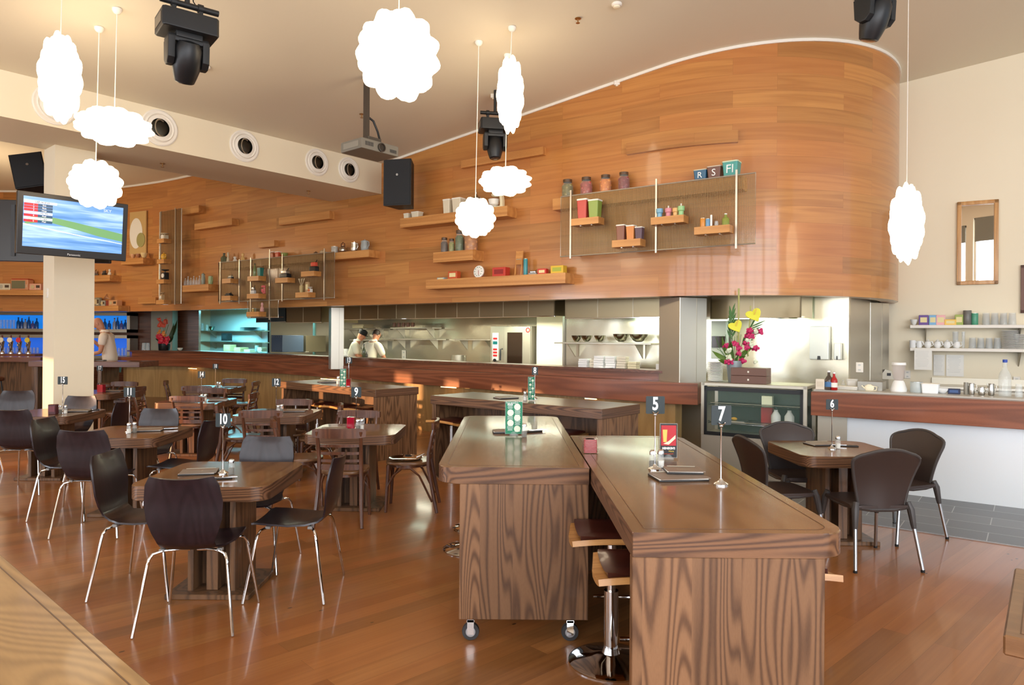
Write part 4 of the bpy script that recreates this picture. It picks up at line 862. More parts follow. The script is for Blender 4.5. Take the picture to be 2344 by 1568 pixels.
def k_scale(t, w, h, c, face='efe9dc'):
    B().prism([(-w*.4, -w*.3), (w*.4, -w*.3), (w*.4, w*.3), (-w*.4, w*.3)], 0, h*.7, .006).done('scale_body', C(c, .35), t); B().lathe([(w*.3, 0), (w*.3, .012)], M=Matrix.Translation((0, -w*.3, h*.38)) @ Matrix.Rotation(PI/2, 4, 'X')).done('dial', C(face, .4), t); b = B(); b.cyl(0, 0, h*.68, h*.85, w*.06); b.lathe([(w*.1, h*.84), (w*.48, h*.93), (w*.5, h), (w*.1, h*.9)]); b.done('pan', C(c, .35), t)
def k_radio(t, w, h, c, c2='c9b184', d=None):
    d = d or w*.45; B().box(0, 0, h/2, w, d, h, bev=h*.1).done('case', C(c, .35), t); B().lathe([(h*.3, 0), (h*.28, .006)], M=Matrix.Translation((-w*.2, -d/2, h*.5)) @ Matrix.Rotation(PI/2, 4, 'X')).done('speaker_cloth', C(c2, .6), t); B().box(w*.25, -d/2-.003, h*.55, w*.3, .006, h*.4).done('tuning_dial', C('4d3a2a', .4), t)
    for i in (0, 1): B().lathe([(h*.07, 0), (h*.07, .015)], M=Matrix.Translation((w*(.16+.18*i), -d/2, h*.2)) @ Matrix.Rotation(PI/2, 4, 'X'), seg=12).done('knob', C('d9cdb0'), t)
def k_oldtv(t, w, h, c):
    B().box(0, 0, h/2, w, w*.5, h, bev=.02).done('case', C(c, .35), t); B().box(-.02, -w*.25-.004, h*.5, w*.78, .012, h*.74, bev=.005).done('screen', mat('old_screen', '6d6a4c', .1, coat=.6), t); B().box(0, 0, h+.01, w*.96, w*.44, .02, bev=.006).done('lid', C('b9452c'), t)
    for i in (0, 1): B().lathe([(.012, 0), (.012, .018)], M=Matrix.Translation((w*.43, -w*.25, h*(.3+.15*i))) @ Matrix.Rotation(PI/2, 4, 'X'), seg=12).done('knob', C('d9cdb0'), t)
def k_machine(t, w, h, c, c2='c9c9c4'):   # small kitchen appliance: body, chrome top, lever
    B().box(0, 0, h*.22, w, w*.5, h*.44, bev=h*.06).done('base', C(c, .3), t); B().box(0, 0, h*.62, w*.7, w*.42, h*.38, bev=h*.08).done('upper_body', C(c2, .25, 1 if c2 == 'c9c9c4' else 0), t); B().tube([(w*.2, 0, h*.75), (w*.45, 0, h*1.0)], w*.04, 8).done('lever', BLACK, t)
def k_mixer(t, w, h, c, bowl='e9e6dc'):
    B().box(w*.2, 0, h*.06, w*.6, w*.35, h*.12, bev=.01).done('base', C(c, .3), t); B().sheet(lambda u, v: (w*(.34+.06*u)-(u**2)*w*.1, (v-.5)*w*.2, h*(.1+.62*u)), 8, 4, w*.16).done('stand', C(c, .3), t); B().ball(0, 0, h*.82, h*.2, 18, 1.9, .9, .8).done('motor_head', C(c, .3), t); k = B().lathe([(w*.1, h*.12), (w*.26, h*.25), (w*.3, h*.55), (w*.27, h*.55), (.001, h*.2)], x=-w*.18, seg=22, caps=False).done('mixing_bowl', C(bowl, .3), t)
def k_disc(t, w, h, c, c2='efece4'):
    B().lathe([(w/2, 0), (w/2, .02), (w*.45, .024)], M=Matrix.Translation((0, 0, w/2)) @ Matrix.Rotation(PI/2-.12, 4, 'X'), seg=36).done('dial', C(c2, .4), t); b = B()
    for i in range(10):
        a = i*PI/5; b.box(math.cos(a)*w*.36, -.026, w/2+math.sin(a)*w*.36, w*.1, .003, w*.04, M=Matrix.Translation((0, -.004, w/2)) @ Matrix.Rotation(-.12, 4, 'X') @ Matrix.Translation((0, 0, -w/2)))
    b.done('markings', C(c, .5), t); B().box(.0, .02, .015, w*.4, .06, .03, bev=.004).done('stand', C('b9452c'), t); B().box(w*.05, -.034, w*.42, w*.03, .003, w*.4).done('pointer', C('a82a20'), t)
def k_grater(t, w, h, c):
    M = Matrix.Rotation(-.12, 4, 'X'); b = B(); b.box(-w*.42, 0, h*.5, w*.12, .016, h, M=M); b.box(w*.42, 0, h*.5, w*.12, .016, h, M=M); b.box(0, 0, h*.72, w*.8, .012, h*.54, M=M); b.done('board', W_SHELF, t); B().box(0, -.010, h*.66, w*.7, .004, h*.03, M=M @ Matrix.Rotation(.0, 4, 'Y')).done('blade', CHROME, t)
def k_utensils(t, w, h, c):
    r = w*.2; lathe_part('pot', [(r*.8, 0), (r, h*.3), (r*.9, h*.5)], C(c, .5), t)
    for i in range(6):
        a = i*1.05; B().tube([(0, 0, h*.4), (math.cos(a)*w*.3, math.sin(a)*w*.1, h*.78), (math.cos(a)*w*.42, math.sin(a)*w*.12, h*.98)], w*.02, 6, rs=[w*.015, w*.015, w*.05]).done('wooden_spoon', C('d6c39a', .6), t)
def k_figure(t, w, h, c):
    lathe_part('figurine', [(w*.3, 0), (w*.42, h*.1), (w*.3, h*.45), (w*.16, h*.6), (w*.26, h*.72), (w*.24, h*.9), (w*.05, h)], C(c, .35), t, 18); b = B(); b.ball(-w*.3, -.0, h*.35, w*.16); b.ball(w*.3, 0, h*.35, w*.16); b.done('arms', C(c, .35), t)
def k_gramophone(t, w, h, c):
    B().box(0, 0, h*.2, w, w*.6, h*.4, bev=.01).done('case', C(c, .35), t); B().lathe([(w*.06, 0), (w*.14, .04), (w*.38, .09), (w*.48, .10)], M=Matrix.Translation((-w*.1, 0, h*.5)) @ Matrix.Rotation(-.9, 4, 'Y') @ Matrix.Rotation(.7, 4, 'X'), caps=False).done('horn', C('d8a878', .3), t)
def k_plates(t, w, h, c, n=None):
    n = n or max(3, int(h/.014)); r = w/2
    for i in range(n): lathe_part('plate', [(r*.55, i*h/n), (r, i*h/n+.006), (r*.98, i*h/n+.011), (r*.5, i*h/n+.006)], CHINA if c == 'china' else C(c, .3), t, 24)
def k_papers(t, w, h, c):
    n = max(2, int(h/.03)); 
    for i in range(n): B().box(random.uniform(-.006, .006), random.uniform(-.006, .006), (i+.5)*h/n, w, w*.8, h/n*.92, random.uniform(-.05, .05), bev=.002).done('bundle', C(c, .6), t)
def k_blender(t, w, h, c):
    r = w/2; lathe_part('motor_base', [(r*.98, 0), (r, h*.08), (r*.7, h*.32), (r*.55, h*.38)], C('efeeea', .35), t, 24); lathe_part('jug', [(r*.5, h*.38), (r*.72, h*.5), (r*.85, h*.92)], clear('blender_jug', 'd9c9cf', .45), t, 24); lathe_part('lid', [(r*.88, h*.92), (r*.86, h)], C('efeeea', .35), t)
def k_mill(t, w, h, c): lathe_part('grinder_body', [(w*.5, 0), (w*.48, h*.12), (w*.3, h*.3), (w*.26, h*.5), (w*.36, h*.66), (w*.28, h*.7)], C(c, .25), t); lathe_part('turning_head', [(w*.3, h*.71), (w*.42, h*.78), (w*.3, h*.87), (w*.12, h*.9), (w*.2, h*.96), (w*.05, h)], C(c, .25), t)
def k_pot(t, w, h, c): lathe_part('stock_pot', [(w*.49, 0), (w*.5, h), (w*.47, h), (w*.46, h*.1)], STEEL2, t, 28); B().tube([(w*.48, 0, h*.85), (w*.6, 0, h*.85), (w*.6, 0, h*.7), (w*.48, 0, h*.7)], .008, 8).done('handle', STEEL2, t); B().tube([(-w*.48, 0, h*.85), (-w*.6, 0, h*.85), (-w*.6, 0, h*.7), (-w*.48, 0, h*.7)], .008, 8).done('handle', STEEL2, t)
K = dict(jar=k_jar, canister=k_canister, box=k_box, tin=k_tin, jug=k_jug, teapot=k_teapot, mug=k_mug, bowl=k_bowl, glass=k_glass, bottle=k_bottle, cup=k_cup2, scale=k_scale, radio=k_radio, oldtv=k_oldtv, machine=k_machine, mixer=k_mixer, disc=k_disc, grater=k_grater, utensils=k_utensils, figure=k_figure, gramophone=k_gramophone, plates=k_plates, papers=k_papers, blender=k_blender, mill=k_mill, pot=k_pot)
def goods(F, d, z, rows, rot=0):
    """rows: (kind, name, category, x centre px, width px, height px, y px for reference, label, kwargs[, group])"""
    for r in rows:
        kind, name, cat, xc, w, h, yb, lab, kw = r[:9]; s, zz = F.sz(xc, yb, d); p = F.P(s, d, z if z is not None else zz); k = FPX/p.y
        t = thing(name, lab, cat, p, F.rz+rot, r[9] if len(r) > 9 else None); K[kind](t, w/k, h/k, **kw)
# ------------------------------------------------------------------ oak shelves on the wall
def shelf(F, x0, x1, y0t, y0b, y1t, d, lab, name='wall_shelf', cat='shelf'):
    s0, zt_ = F.sz(x0, y0t, d); _, zb_ = F.sz(x0, y0b, d); s1, z1_ = F.sz(x1, y1t, d); zt_ = (zt_+z1_)/2; th = max(.06, zt_-(zb_+(z1_-F.sz(x0, y0t, d)[1])/2)); th = min(th, .16)
    t = thing(name, lab, cat, F.P((s0+s1)/2, 0, zt_), F.rz); B().box(0, -d/2, -th/2, s1-s0, d, th, bev=.0015).done('board', W_SHELF, t); return zt_
zA = shelf(WF, 915.6, 1161, 502, 523, 469, .26, 'long oak shelf with cream canisters behind the right-hand round lamp')
zBs = shelf(WF, 991.5, 1082, 578, 601, 571, .28, 'short oak shelf carrying pickle jars below the round lamp')
zC = shelf(WF, 974.8, 1294, 641, 662, 623.5, .26, 'long low oak shelf with cartons and the round dial')
zD = shelf(WF, 500, 844, 606, 620, 567, .26, 'long oak shelf with teapots running behind the middle wire rack')
zE = shelf(WF, 416, 477, 653, 668, 651, .28, 'oak shelf of small glass bottles left of the middle wire rack')
zJ = shelf(WF, 1265, 1700, 453, 480, 403.5, .2, 'long oak shelf with preserve jars behind the largest wire rack')
for a in ((1055, 1243, 370, 387, 332, .09, 'oak block behind the rear stage light'), (445, 531, 514, 528, 498, .16, 'oak block right of the tall narrow wire rack'), (417, 455, 476, 492, 470, .16, 'short oak block joining the top of the narrow wire rack'), (638, 754, 500, 517, 481, .12, 'long oak block below the bulkhead corner'), (591, 627.6, 555, 569, 548, .12, 'short oak block above the orange canisters')):
    shelf(WF, *a, name='wall_block', cat='wall block')
def pathpts(x0, x1, n=10):
    out = []
    for i in range(n+1):
        x = x0+(x1-x0)*i/n; r = ray(x, 700); r = Vector((r.x, r.y, 0)); best = None
        for a, c in zip(path, path[1:]):
            e = c-a; den = r.x*e.y-r.y*e.x
            if abs(den) < 1e-9: continue
            t_ = (a.x*e.y-a.y*e.x)/den; u = (a.x*r.y-a.y*r.x)/den
            if 0 <= u <= 1 and t_ > 0 and (best is None or t_ < best[0]): best = (t_, a+e*u)
        out.append(best[1])
    return out
pb = pathpts(1435, 1686); zz0 = aty(1435, 356, pb[0].y).z; zz1 = aty(1435, 330, pb[0].y).z
o = strip_mesh('wall_block', off(pb, -.06), lambda p: zz0, lambda p: zz1, .1, W_WALL); tag(o, 'long oak block on the curve above the largest wire rack', 'wall block')
FL = Frame(-12, 16.93, 1, 0); FK = Frame(-9.3, 16.5, 1.4, -.7)      # frontal far left wall; turning part
zF = shelf(FK, 277, 327.6, 592, 606, 590, .28, 'oak shelf with small pots right of the television'); zG = shelf(FK, 190, 251, 631, 645, 630, .28, 'oak shelf with metal gadgets just below the television')
zH = shelf(FK, 190, 270.6, 700.6, 712.6, 699.6, .28, 'oak shelf of old radios right of the white column'); zI = shelf(FL, -60, 150, 663, 675, 664, .28, 'oak shelf with an old television set left of the white column')
zK = shelf(FK, 316, 356, 681, 695, 681, .1, 'short oak block left of the narrow rack near its foot', 'wall_block', 'wall block')
# framed artwork
s0, z0_ = FK.sz(296, 585, .04); s1, z1_ = FK.sz(334, 482, .04)
t = thing('wall_artwork', 'pale wall panel with a white disc and a green disc, right of the television', 'artwork', FK.P((s0+s1)/2, .02, (z0_+z1_)/2), FK.rz)
B().box(0, 0, 0, abs(s1-s0), .03, z1_-z0_).done('panel', C('c9a468', .5), t); w_ = abs(s1-s0)
B().lathe([(.5, 0), (.5, .004)], M=Matrix.Translation((-w_*.1, -.016, 0)) @ Matrix.Rotation(PI/2, 4, 'X') @ Matrix.Diagonal((w_*.78, (z1_-z0_)*.7, 1, 1)), seg=40).done('white_disc', C('ece6d6', .5), t)
B().lathe([(.5, 0), (.5, .004)], M=Matrix.Translation((w_*.2, -.021, -.16)) @ Matrix.Rotation(PI/2, 4, 'X') @ Matrix.Diagonal((w_*.5, (z1_-z0_)*.33, 1, 1)), seg=32).done('green_disc', C('a39a5e', .5), t)
# ------------------------------------------------------------------ wire racks
WIRE = mat('wire_mesh', '8f7a58', .45, .7)
def rack(F, d, parts, posts, frames, lab, pitch=.02, rad=.0019):
    """parts: px rects (xl, yt at left, xr, yt at right, yb left, yb right); posts: (x, y0, y1); frames: px polyline"""
    s0, _ = F.sz(parts[0][0], parts[0][1], d); base = F.P(s0, d, 0); t = thing('wire_rack', lab, 'rack', (base.x, base.y, 0), F.rz)
    def loc(x, y): s, z = F.sz(x, y, d); return s-s0, z
    for (xl, ytl, xr, ytr, ybl, ybr) in parts:
        (a, zt0), (b_, zt1), (_, zb0), (_, zb1) = loc(xl, ytl), loc(xr, ytr), loc(xl, ybl), loc(xr, ybr); zt_, zb_ = (zt0+zt1)/2, (zb0+zb1)/2; b = B(); n = int((b_-a)/pitch)
        for i in range(n+1): b.box(a+(b_-a)*i/n, 0, (zt_+zb_)/2, rad*2, rad*2, zt_-zb_)
        n = int((zt_-zb_)/(pitch*.55))
        for i in range(n+1): b.box((a+b_)/2, .003, zb_+(zt_-zb_)*i/n, b_-a, rad*1.6, rad*1.6)
        o = b.done('wire_panel', WIRE, t, smooth=False); o['kind'] = 'stuff'
        B().tube([(a, 0, zb_), (b_, 0, zb_), (b_, 0, zt_), (a, 0, zt_)], .009, 8, closed=True).done('frame', STEEL, t)
    for x, y0, y1 in posts:
        (a, z0), (_, z1) = loc(x, y0), loc(x, y1); B().box(a, -.015, (z0+z1)/2, .022, .012, z0-z1).done('post', STEEL, t)
        for z in (z0-.06, z1+.06): B().cyl(0, 0, 0, d, .007, M=Matrix.Translation((a, 0, z)) @ Matrix.Rotation(-PI/2, 4, 'X'), seg=8).done('standoff', CHROME, t)
    return t
rack(WF, .30, [(1284, 450, 1730, 396, 586, 559)], [(1308, 436, 592), (1503.6, 410, 579), (1687, 389, 569)], None, 'largest wire mesh rack, hanging under the preserve jars')
rack(WF, .30, [(501, 604, 766, 573.5, 692, 681), (567, 690, 637, 686, 728, 726)], [(506, 599, 696), (549.6, 594, 695), (576, 590, 728), (619, 571, 732), (648, 581, 690), (744, 569, 687)], None, 'middle wire mesh rack with eight small shelves')
rack(WF, .30, [(366, 487, 416, 475, 697, 694)], [(370, 484, 697), (403, 476, 697)], None, 'tall narrow wire mesh rack beside the television side of the wall', .02)
D2 = .46
def mini(x0, x1, y0t, y0b, y1t, lab):
    s0, zt_ = WF.sz(x0, y0t, D2); _, zb_ = WF.sz(x0, y0b, D2); s1, z1 = WF.sz(x1, y1t, D2); zt_ = (zt_+z1)/2; t = thing('rack_shelf', lab, 'shelf', WF.P((s0+s1)/2, .31, zt_), WF.rz)
    B().box(0, -.085, -.045, s1-s0, .17, .09, bev=.0015).done('board', W_SHELF, t); B().box(-(s1-s0)*.2, -.08, -.094, .02, .1, .008).done('bracket', CHROME, t); B().box((s1-s0)*.2, -.08, -.094, .02, .1, .008).done('bracket', CHROME, t); return zt_
m1 = mini(1309, 1371.5, 501.5, 520, 496, 'small shelf holding the red and green canisters'); m2 = mini(1402, 1467, 550.6, 568, 546, 'small shelf holding three tall canisters'); m3 = mini(1491, 1566, 497, 516, 493, 'small shelf holding pastel egg cups'); m4 = mini(1590, 1671, 520, 539, 514.5, 'small shelf holding tins and a green bottle')
n1 = mini(510, 529.6, 638, 649, 638, 'small rack shelf, upper one at the left end of the middle rack'); n2 = mini(509, 529, 677.5, 689, 677, 'small rack shelf, lower one at the left end of the middle rack'); n3 = mini(568, 593.5, 633, 645, 631.5, 'small rack shelf under the teal canister'); n4 = mini(567, 593.5, 673, 685, 672, 'small rack shelf under the pink mixer'); n5 = mini(566, 594, 714, 727, 713.5, 'lowest small rack shelf, hanging in front of the kitchen opening')
n6 = mini(631.6, 660, 637, 649, 635, 'small rack shelf under the black toaster'); n7 = mini(691, 720, 622, 635, 620, 'small rack shelf under the red telephone'); n8 = mini(678, 707, 670, 682, 668.5, 'small rack shelf under the wooden spoons')
v1 = mini(361, 377, 547, 557, 546.5, 'top small shelf of the narrow rack'); v2 = mini(361, 377, 594, 603, 593.5, 'second small shelf of the narrow rack, under the yellow teapot'); v3 = mini(360, 377, 640, 649, 639.5, 'third small shelf of the narrow rack, under the black scale'); v4 = mini(359, 377, 687, 696, 686.5, 'lowest small shelf of the narrow rack')
J = dict
goods(WF, .12, zJ, [('jar', 'preserve_jar', 'jar', 1299, 27, 42, 446, 'jar of olive-green preserves at the left end above the largest rack', J(c='6f6428', c2='8a7a35')), ('jar', 'preserve_jar', 'jar', 1342, 28, 42, 440, 'jar of pale red fruit, second above the largest rack', J(c='a03a30', c2='b9483c')), ('jar', 'preserve_jar', 'jar', 1386, 27, 42, 434, 'jar of orange fruit above the largest rack', J(c='d97a25', c2='e8902e')), ('jar', 'preserve_jar', 'jar', 1428, 27, 43, 429, 'jar of dark red fruit, rightmost of four above the largest rack', J(c='7d1820', c2='8f1e28')),
 ('canister', 'kitchen_canister', 'canister', 1606, 30, 26, 407, 'small dark blue canister lettered R', J(c='2f5f7d', lid='c9c3a8', letter='R')), ('canister', 'kitchen_canister', 'canister', 1638, 32, 30, 403, 'brown canister lettered S', J(c='6e4638', lid='c9b8a0', letter='S')), ('canister', 'kitchen_canister', 'canister', 1675, 35, 37, 400, 'teal canister lettered F, largest of the three', J(c='4a9c92', lid='c9d8b8', letter='Fl'))])
goods(WF, .39, m1, [('canister', 'kitchen_canister', 'canister', 1336, 25, 45, 500, 'tall red canister with white lid in the largest rack', J(c='c2473c')), ('canister', 'kitchen_canister', 'canister', 1362, 26, 41, 496, 'tall green canister with white lid in the largest rack', J(c='8ba045'))])
goods(WF, .39, m2, [('canister', 'kitchen_canister', 'canister', 1423, 21, 36, 548, 'brown canister, leftmost of three in the largest rack', J(c='8a5742')), ('canister', 'kitchen_canister', 'canister', 1445, 20, 33, 547, 'orange canister between brown and purple ones', J(c='d88a45')), ('canister', 'kitchen_canister', 'canister', 1464, 18, 28, 545, 'small dark purple canister with white lid', J(c='5d4450'))])
goods(WF, .39, m3, [('cup', 'egg_cup', 'cup', 1510, 16, 21, 495, 'pale blue egg cup in the largest rack', J(c='7fb0c9')), ('cup', 'egg_cup', 'cup', 1530, 16, 20, 494, 'pink egg cup with a spoon', J(c='d68a94', stick=True)), ('cup', 'egg_cup', 'cup', 1546, 14, 19, 493, 'yellow egg cup behind the green one', J(c='e0b070')), ('cup', 'egg_cup', 'cup', 1559, 16, 22, 492, 'pale green egg cup with a spoon', J(c='9cc98a', stick=True))])
goods(WF, .39, m4, [('tin', 'spice_tin', 'tin', 1609, 13, 21, 517, 'orange patterned spice tin', J(c='d98f3a')), ('tin', 'spice_tin', 'tin', 1620, 10, 19, 517, 'pale blue spice tin beside the orange one', J(c='6c9cc0')), ('tin', 'candle_stick', 'candle', 1628, 5, 27, 516, 'slim white candle in the largest rack', J(c='f0eee8')), ('glass', 'shot_glass', 'glass', 1640, 10, 13, 516, 'tiny clear glass between candle and green bottle', J()), ('bottle', 'square_bottle', 'bottle', 1661, 17, 28, 514, 'squat green bottle with a white stopper', J(c='9aa84a', cap='f0f0ea'))])
goods(WF, .14, zA, [('canister', 'cream_canister', 'canister', 933, 15, 13, 500, 'smallest cream canister at the left end of the upper shelf', J(c='ddd2b8', handle=True)), ('canister', 'cream_canister', 'canister', 955, 22, 14, 497, 'second small cream canister on the upper shelf', J(c='ddd2b8', handle=True)), ('canister', 'cream_canister', 'canister', 1026, 20, 34, 487, 'tall cream canister left of the round lamp', J(c='ddd2b8', handle=True)), ('canister', 'cream_canister', 'canister', 1050, 25, 34, 485, 'tallest cream canister touching the round lamp in view', J(c='ddd2b8', handle=True)), ('teapot', 'glass_kettle', 'kettle', 1090, 26, 44, 480, 'glass and steel coffee maker above the round lamp', J(c='a8a49a', metal=1)), ('mixer', 'stand_mixer', 'mixer', 1137, 44, 40, 472, 'cream stand mixer with a bowl behind the flat lamp', J(c='e6dcb8'))])
goods(WF, .14, zBs, [('jar', 'pickle_jar', 'jar', 1017, 17, 35, 576, 'jar of dark brown pickles at the left end of the short shelf', J(c='4a2c1c', c2='5d3820')), ('jar', 'pickle_jar', 'jar', 1034, 14, 31, 574, 'narrow jar of yellow-green pickles', J(c='8c8a3e', c2='a8a050')), ('jar', 'pickle_jar', 'jar', 1052, 21, 49, 572, 'tallest jar, of green gherkins', J(c='4d5a2c', c2='5f6c34')), ('jar', 'pickle_jar', 'jar', 1078, 31, 47, 571, 'wide jar of orange onions half behind the round lamp', J(c='b06a28', c2='d08a3a'))])
goods(WF, .14, zC, [('box', 'flat_tin', 'tin', 1012, 21, 5, 637, 'flat silver tin at the left end of the low shelf', J(c='9fb0b4')), ('box', 'food_carton', 'carton', 1040, 26, 18, 637, 'orange food carton at the left of the low shelf', J(c='c8562c')), ('disc', 'dial_plate', 'dial', 1097, 28, 32, 632, 'round white dial standing on the low shelf', J(c='3b7a50')), ('box', 'food_carton', 'carton', 1147, 36, 21, 630, 'red food carton right of the round dial', J(c='c23c2c', c2='8d1f1a')), ('grater', 'wooden_slicer', 'slicer', 1186, 20, 58, 628, 'tall wooden slicer leaning on the wall', J(c='x')), ('tin', 'teal_tube', 'tube', 1203, 10, 38, 628, 'teal tube standing beside the wooden slicer', J(c='3f8f96')), ('machine', 'can_opener', 'can opener', 1221, 20, 11, 627, 'small silver can opener on the low shelf', J(c='9a9a94')), ('box', 'food_carton', 'carton', 1243, 22, 13, 626, 'small red carton beside the can opener', J(c='cf3a30')), ('box', 'food_carton', 'carton', 1279, 33, 18, 624, 'yellow carton at the right end of the low shelf', J(c='e0b83a', c2='a8b040'))])
goods(WF, .14, zD, [('bottle', 'green_flask', 'flask', 513, 15, 24, 601, 'green flask at the left end of the shelf behind the middle rack', J(c='4e6a50')), ('figure', 'china_figure', 'figurine', 522, 9, 26, 600, 'tall cream figurine beside the green flask', J(c='d8c9a4')), ('figure', 'china_figure', 'figurine', 538, 14, 15, 598, 'small white figurine on the shelf behind the middle rack', J(c='e9e2d2')), ('figure', 'china_figure', 'figurine', 556, 13, 21, 596, 'yellow and white figurine on the shelf behind the middle rack', J(c='e0b872')),
 ('canister', 'food_tin', 'canister', 625, 12, 17, 587, 'orange-brown tin above the middle rack', J(c='b05a30')), ('canister', 'food_tin', 'canister', 637, 12, 16, 586, 'red-orange tin above the middle rack', J(c='c9502c')), ('bowl', 'green_bowl', 'bowl', 651, 17, 12, 584, 'olive green bowl above the middle rack', J(c='8a9450')), ('teapot', 'sugar_pot', 'pot', 723, 13, 10, 577, 'tiny pewter pot at the left of the teapots', J(c='8f8678', metal=1)), ('teapot', 'teapot', 'teapot', 738, 19, 12, 576, 'squat teapot with a brown lid', J(c='c9b08a')), ('tin', 'steel_canister', 'canister', 766, 16, 16, 574, 'ribbed steel canister above the right post of the middle rack', J(c='b8b4a8')), ('teapot', 'steel_kettle', 'kettle', 785, 24, 18, 572, 'steel kettle with an arched handle', J(c='cfcabb', metal=1, arch=True)), ('jug', 'coffee_pot', 'coffee pot', 811, 21, 23, 569, 'tall polished coffee pot', J(c='d8d4c8', metal=1)), ('jug', 'milk_jug', 'jug', 835, 24, 25, 567, 'grey-white jug at the right end of the teapot shelf', J(c='9aa09c'))])
goods(WF, .39, n1, [('machine', 'hand_mixer', 'mixer', 528, 15, 9, 638, 'small black and cream gadget on the upper left rack shelf', J(c='1b1b1b', c2='cfc4a8'))]); goods(WF, .39, n2, [('machine', 'hand_whisk', 'whisk', 524, 20, 8, 677, 'black gadget on the lower left rack shelf', J(c='151515', c2='2a2a2a'))])
goods(WF, .39, n3, [('bottle', 'slim_bottle', 'bottle', 583, 8, 30, 631, 'slim bottle with a black cap in the middle rack', J(c='8a9a60', cap='151515')), ('canister', 'teal_canister', 'canister', 596, 12, 19, 631, 'teal canister in the middle rack', J(c='2f7466', lid='2f7466'))])
goods(WF, .39, n4, [('machine', 'coffee_maker', 'coffee maker', 580, 13, 20, 672, 'chrome coffee maker in the middle rack', J(c='c9c9c4')), ('mixer', 'pink_mixer', 'mixer', 603, 13, 20, 672, 'pink mixer in the middle rack', J(c='d96a6a', bowl='d96a6a'))]); goods(WF, .39, n5, [('figure', 'doll_figure', 'figurine', 600, 12, 22, 713, 'pink and white figurine on the lowest rack shelf', J(c='d09a90')), ('tin', 'small_jar', 'jar', 579, 6, 8, 714, 'tiny amber jar on the lowest rack shelf', J(c='b08a3a'))])
goods(WF, .39, n6, [('machine', 'toaster', 'toaster', 653, 27, 22, 635, 'black toaster with a chrome top in the middle rack', J(c='17181a'))]); goods(WF, .39, n7, [('machine', 'telephone', 'telephone', 719, 22, 26, 620, 'red and white telephone on a black base in the middle rack', J(c='141416', c2='d9543c'))])
goods(WF, .39, n8, [('utensils', 'utensil_pot', 'utensils', 690, 24, 33, 669, 'pot of wooden spoons in the middle rack', J(c='b9a06a')), ('box', 'tan_box', 'box', 704, 10, 24, 668, 'tan box behind the small white clock', J(c='b9966a')), ('scale', 'small_clock', 'clock', 710, 11, 12, 668, 'small white clock in the middle rack', J(c='efe9dc', face='c96a30'))])
goods(WF, .39, v1, [('scale', 'kitchen_scale', 'scale', 377, 17, 13, 546, 'cream kitchen scale at the top of the narrow rack', J(c='e0d4b4'))]); goods(WF, .39, v2, [('teapot', 'yellow_teapot', 'teapot', 375, 19, 17, 593, 'yellow teapot in the narrow rack', J(c='e0a93a'))]); goods(WF, .39, v3, [('scale', 'kitchen_scale', 'scale', 378, 17, 23, 639, 'black kitchen scale with a white dial in the narrow rack', J(c='17181a'))]); goods(WF, .39, v4, [('scale', 'mantel_clock', 'clock', 371, 11, 18, 686, 'small clock on the lowest shelf of the narrow rack', J(c='c9a87a'))])
goods(WF, .15, zE, [('bottle', 'milk_bottle', 'bottle', 424+i*6.5, 6, 18+4*(i % 2), 652, 'small clear glass bottle in the row on the shelf left of the middle rack', J(c='e8ece6', cap='d8d8d0'), 'small clear bottles left of the middle rack') for i in range(6)] + [('jug', 'glass_coffee_pot', 'coffee pot', 465, 12, 27, 651, 'glass coffee pot with a dark lid behind the green jug', J(c='8a8f7a')), ('jug', 'green_jug', 'jug', 482, 14, 21, 650, 'pale green jug at the end of the small bottle row', J(c='9fb07a', lid=False))])
goods(FK, .15, zF, [('bowl', 'orange_pot', 'pot', 304, 11, 11, 589, 'orange and white pot, leftmost on the shelf right of the television', J(c='d9a070')), ('bowl', 'brown_pot', 'pot', 316, 11, 11, 589, 'brown and white pot, middle of three small pots', J(c='a8704a')), ('bowl', 'yellow_pot', 'pot', 330, 16, 12, 588, 'yellow bowl, rightmost of three small pots', J(c='e0c48a'))])
goods(FK, .15, zG, [('machine', 'steel_grinder', 'grinder', 216, 16, 15, 630, 'steel grinder on the shelf below the television', J(c='6d6a62')), ('machine', 'iron_mincer', 'mincer', 202, 10, 14, 630, 'dark mincer next to the white column', J(c='4a3026', c2='5a3a2c')), ('machine', 'dark_mill', 'mill', 239, 11, 14, 630, 'dark coffee mill below the television', J(c='2e2a26', c2='4a4640')), ('figure', 'cream_penguin', 'figurine', 251, 10, 15, 630, 'cream figurine at the right end of the shelf below the television', J(c='e0d6c0'))])
goods(FK, .15, zH, [('radio', 'table_radio', 'radio', 205, 18, 14, 700, 'small cream radio partly behind the white column', J(c='c9b890')), ('radio', 'round_radio', 'radio', 225, 18, 20, 700, 'grey radio with a round speaker', J(c='8f8872')), ('radio', 'table_radio', 'radio', 238, 15, 13, 700, 'small grey radio in front of the round one', J(c='a8a290')), ('gramophone', 'record_player', 'record player', 252, 17, 32, 699, 'red record player with a pale horn', J(c='8d3a2a')), ('radio', 'table_radio', 'radio', 264, 30, 13, 699, 'wide cream radio at the right end of the radio shelf', J(c='d09a6a'))])
goods(FL, .15, zI, [('radio', 'table_radio', 'radio', 13, 30, 15, 663, 'wide cream radio at the far left edge', J(c='d8ccb0', c2='b9b09a')), ('oldtv', 'portable_television', 'television', 51, 40, 24, 664, 'old portable television set with a red top', J(c='c98a62')), ('radio', 'table_radio', 'radio', 84, 27, 15, 664, 'pink radio between the old television set and the column', J(c='dba488'))])
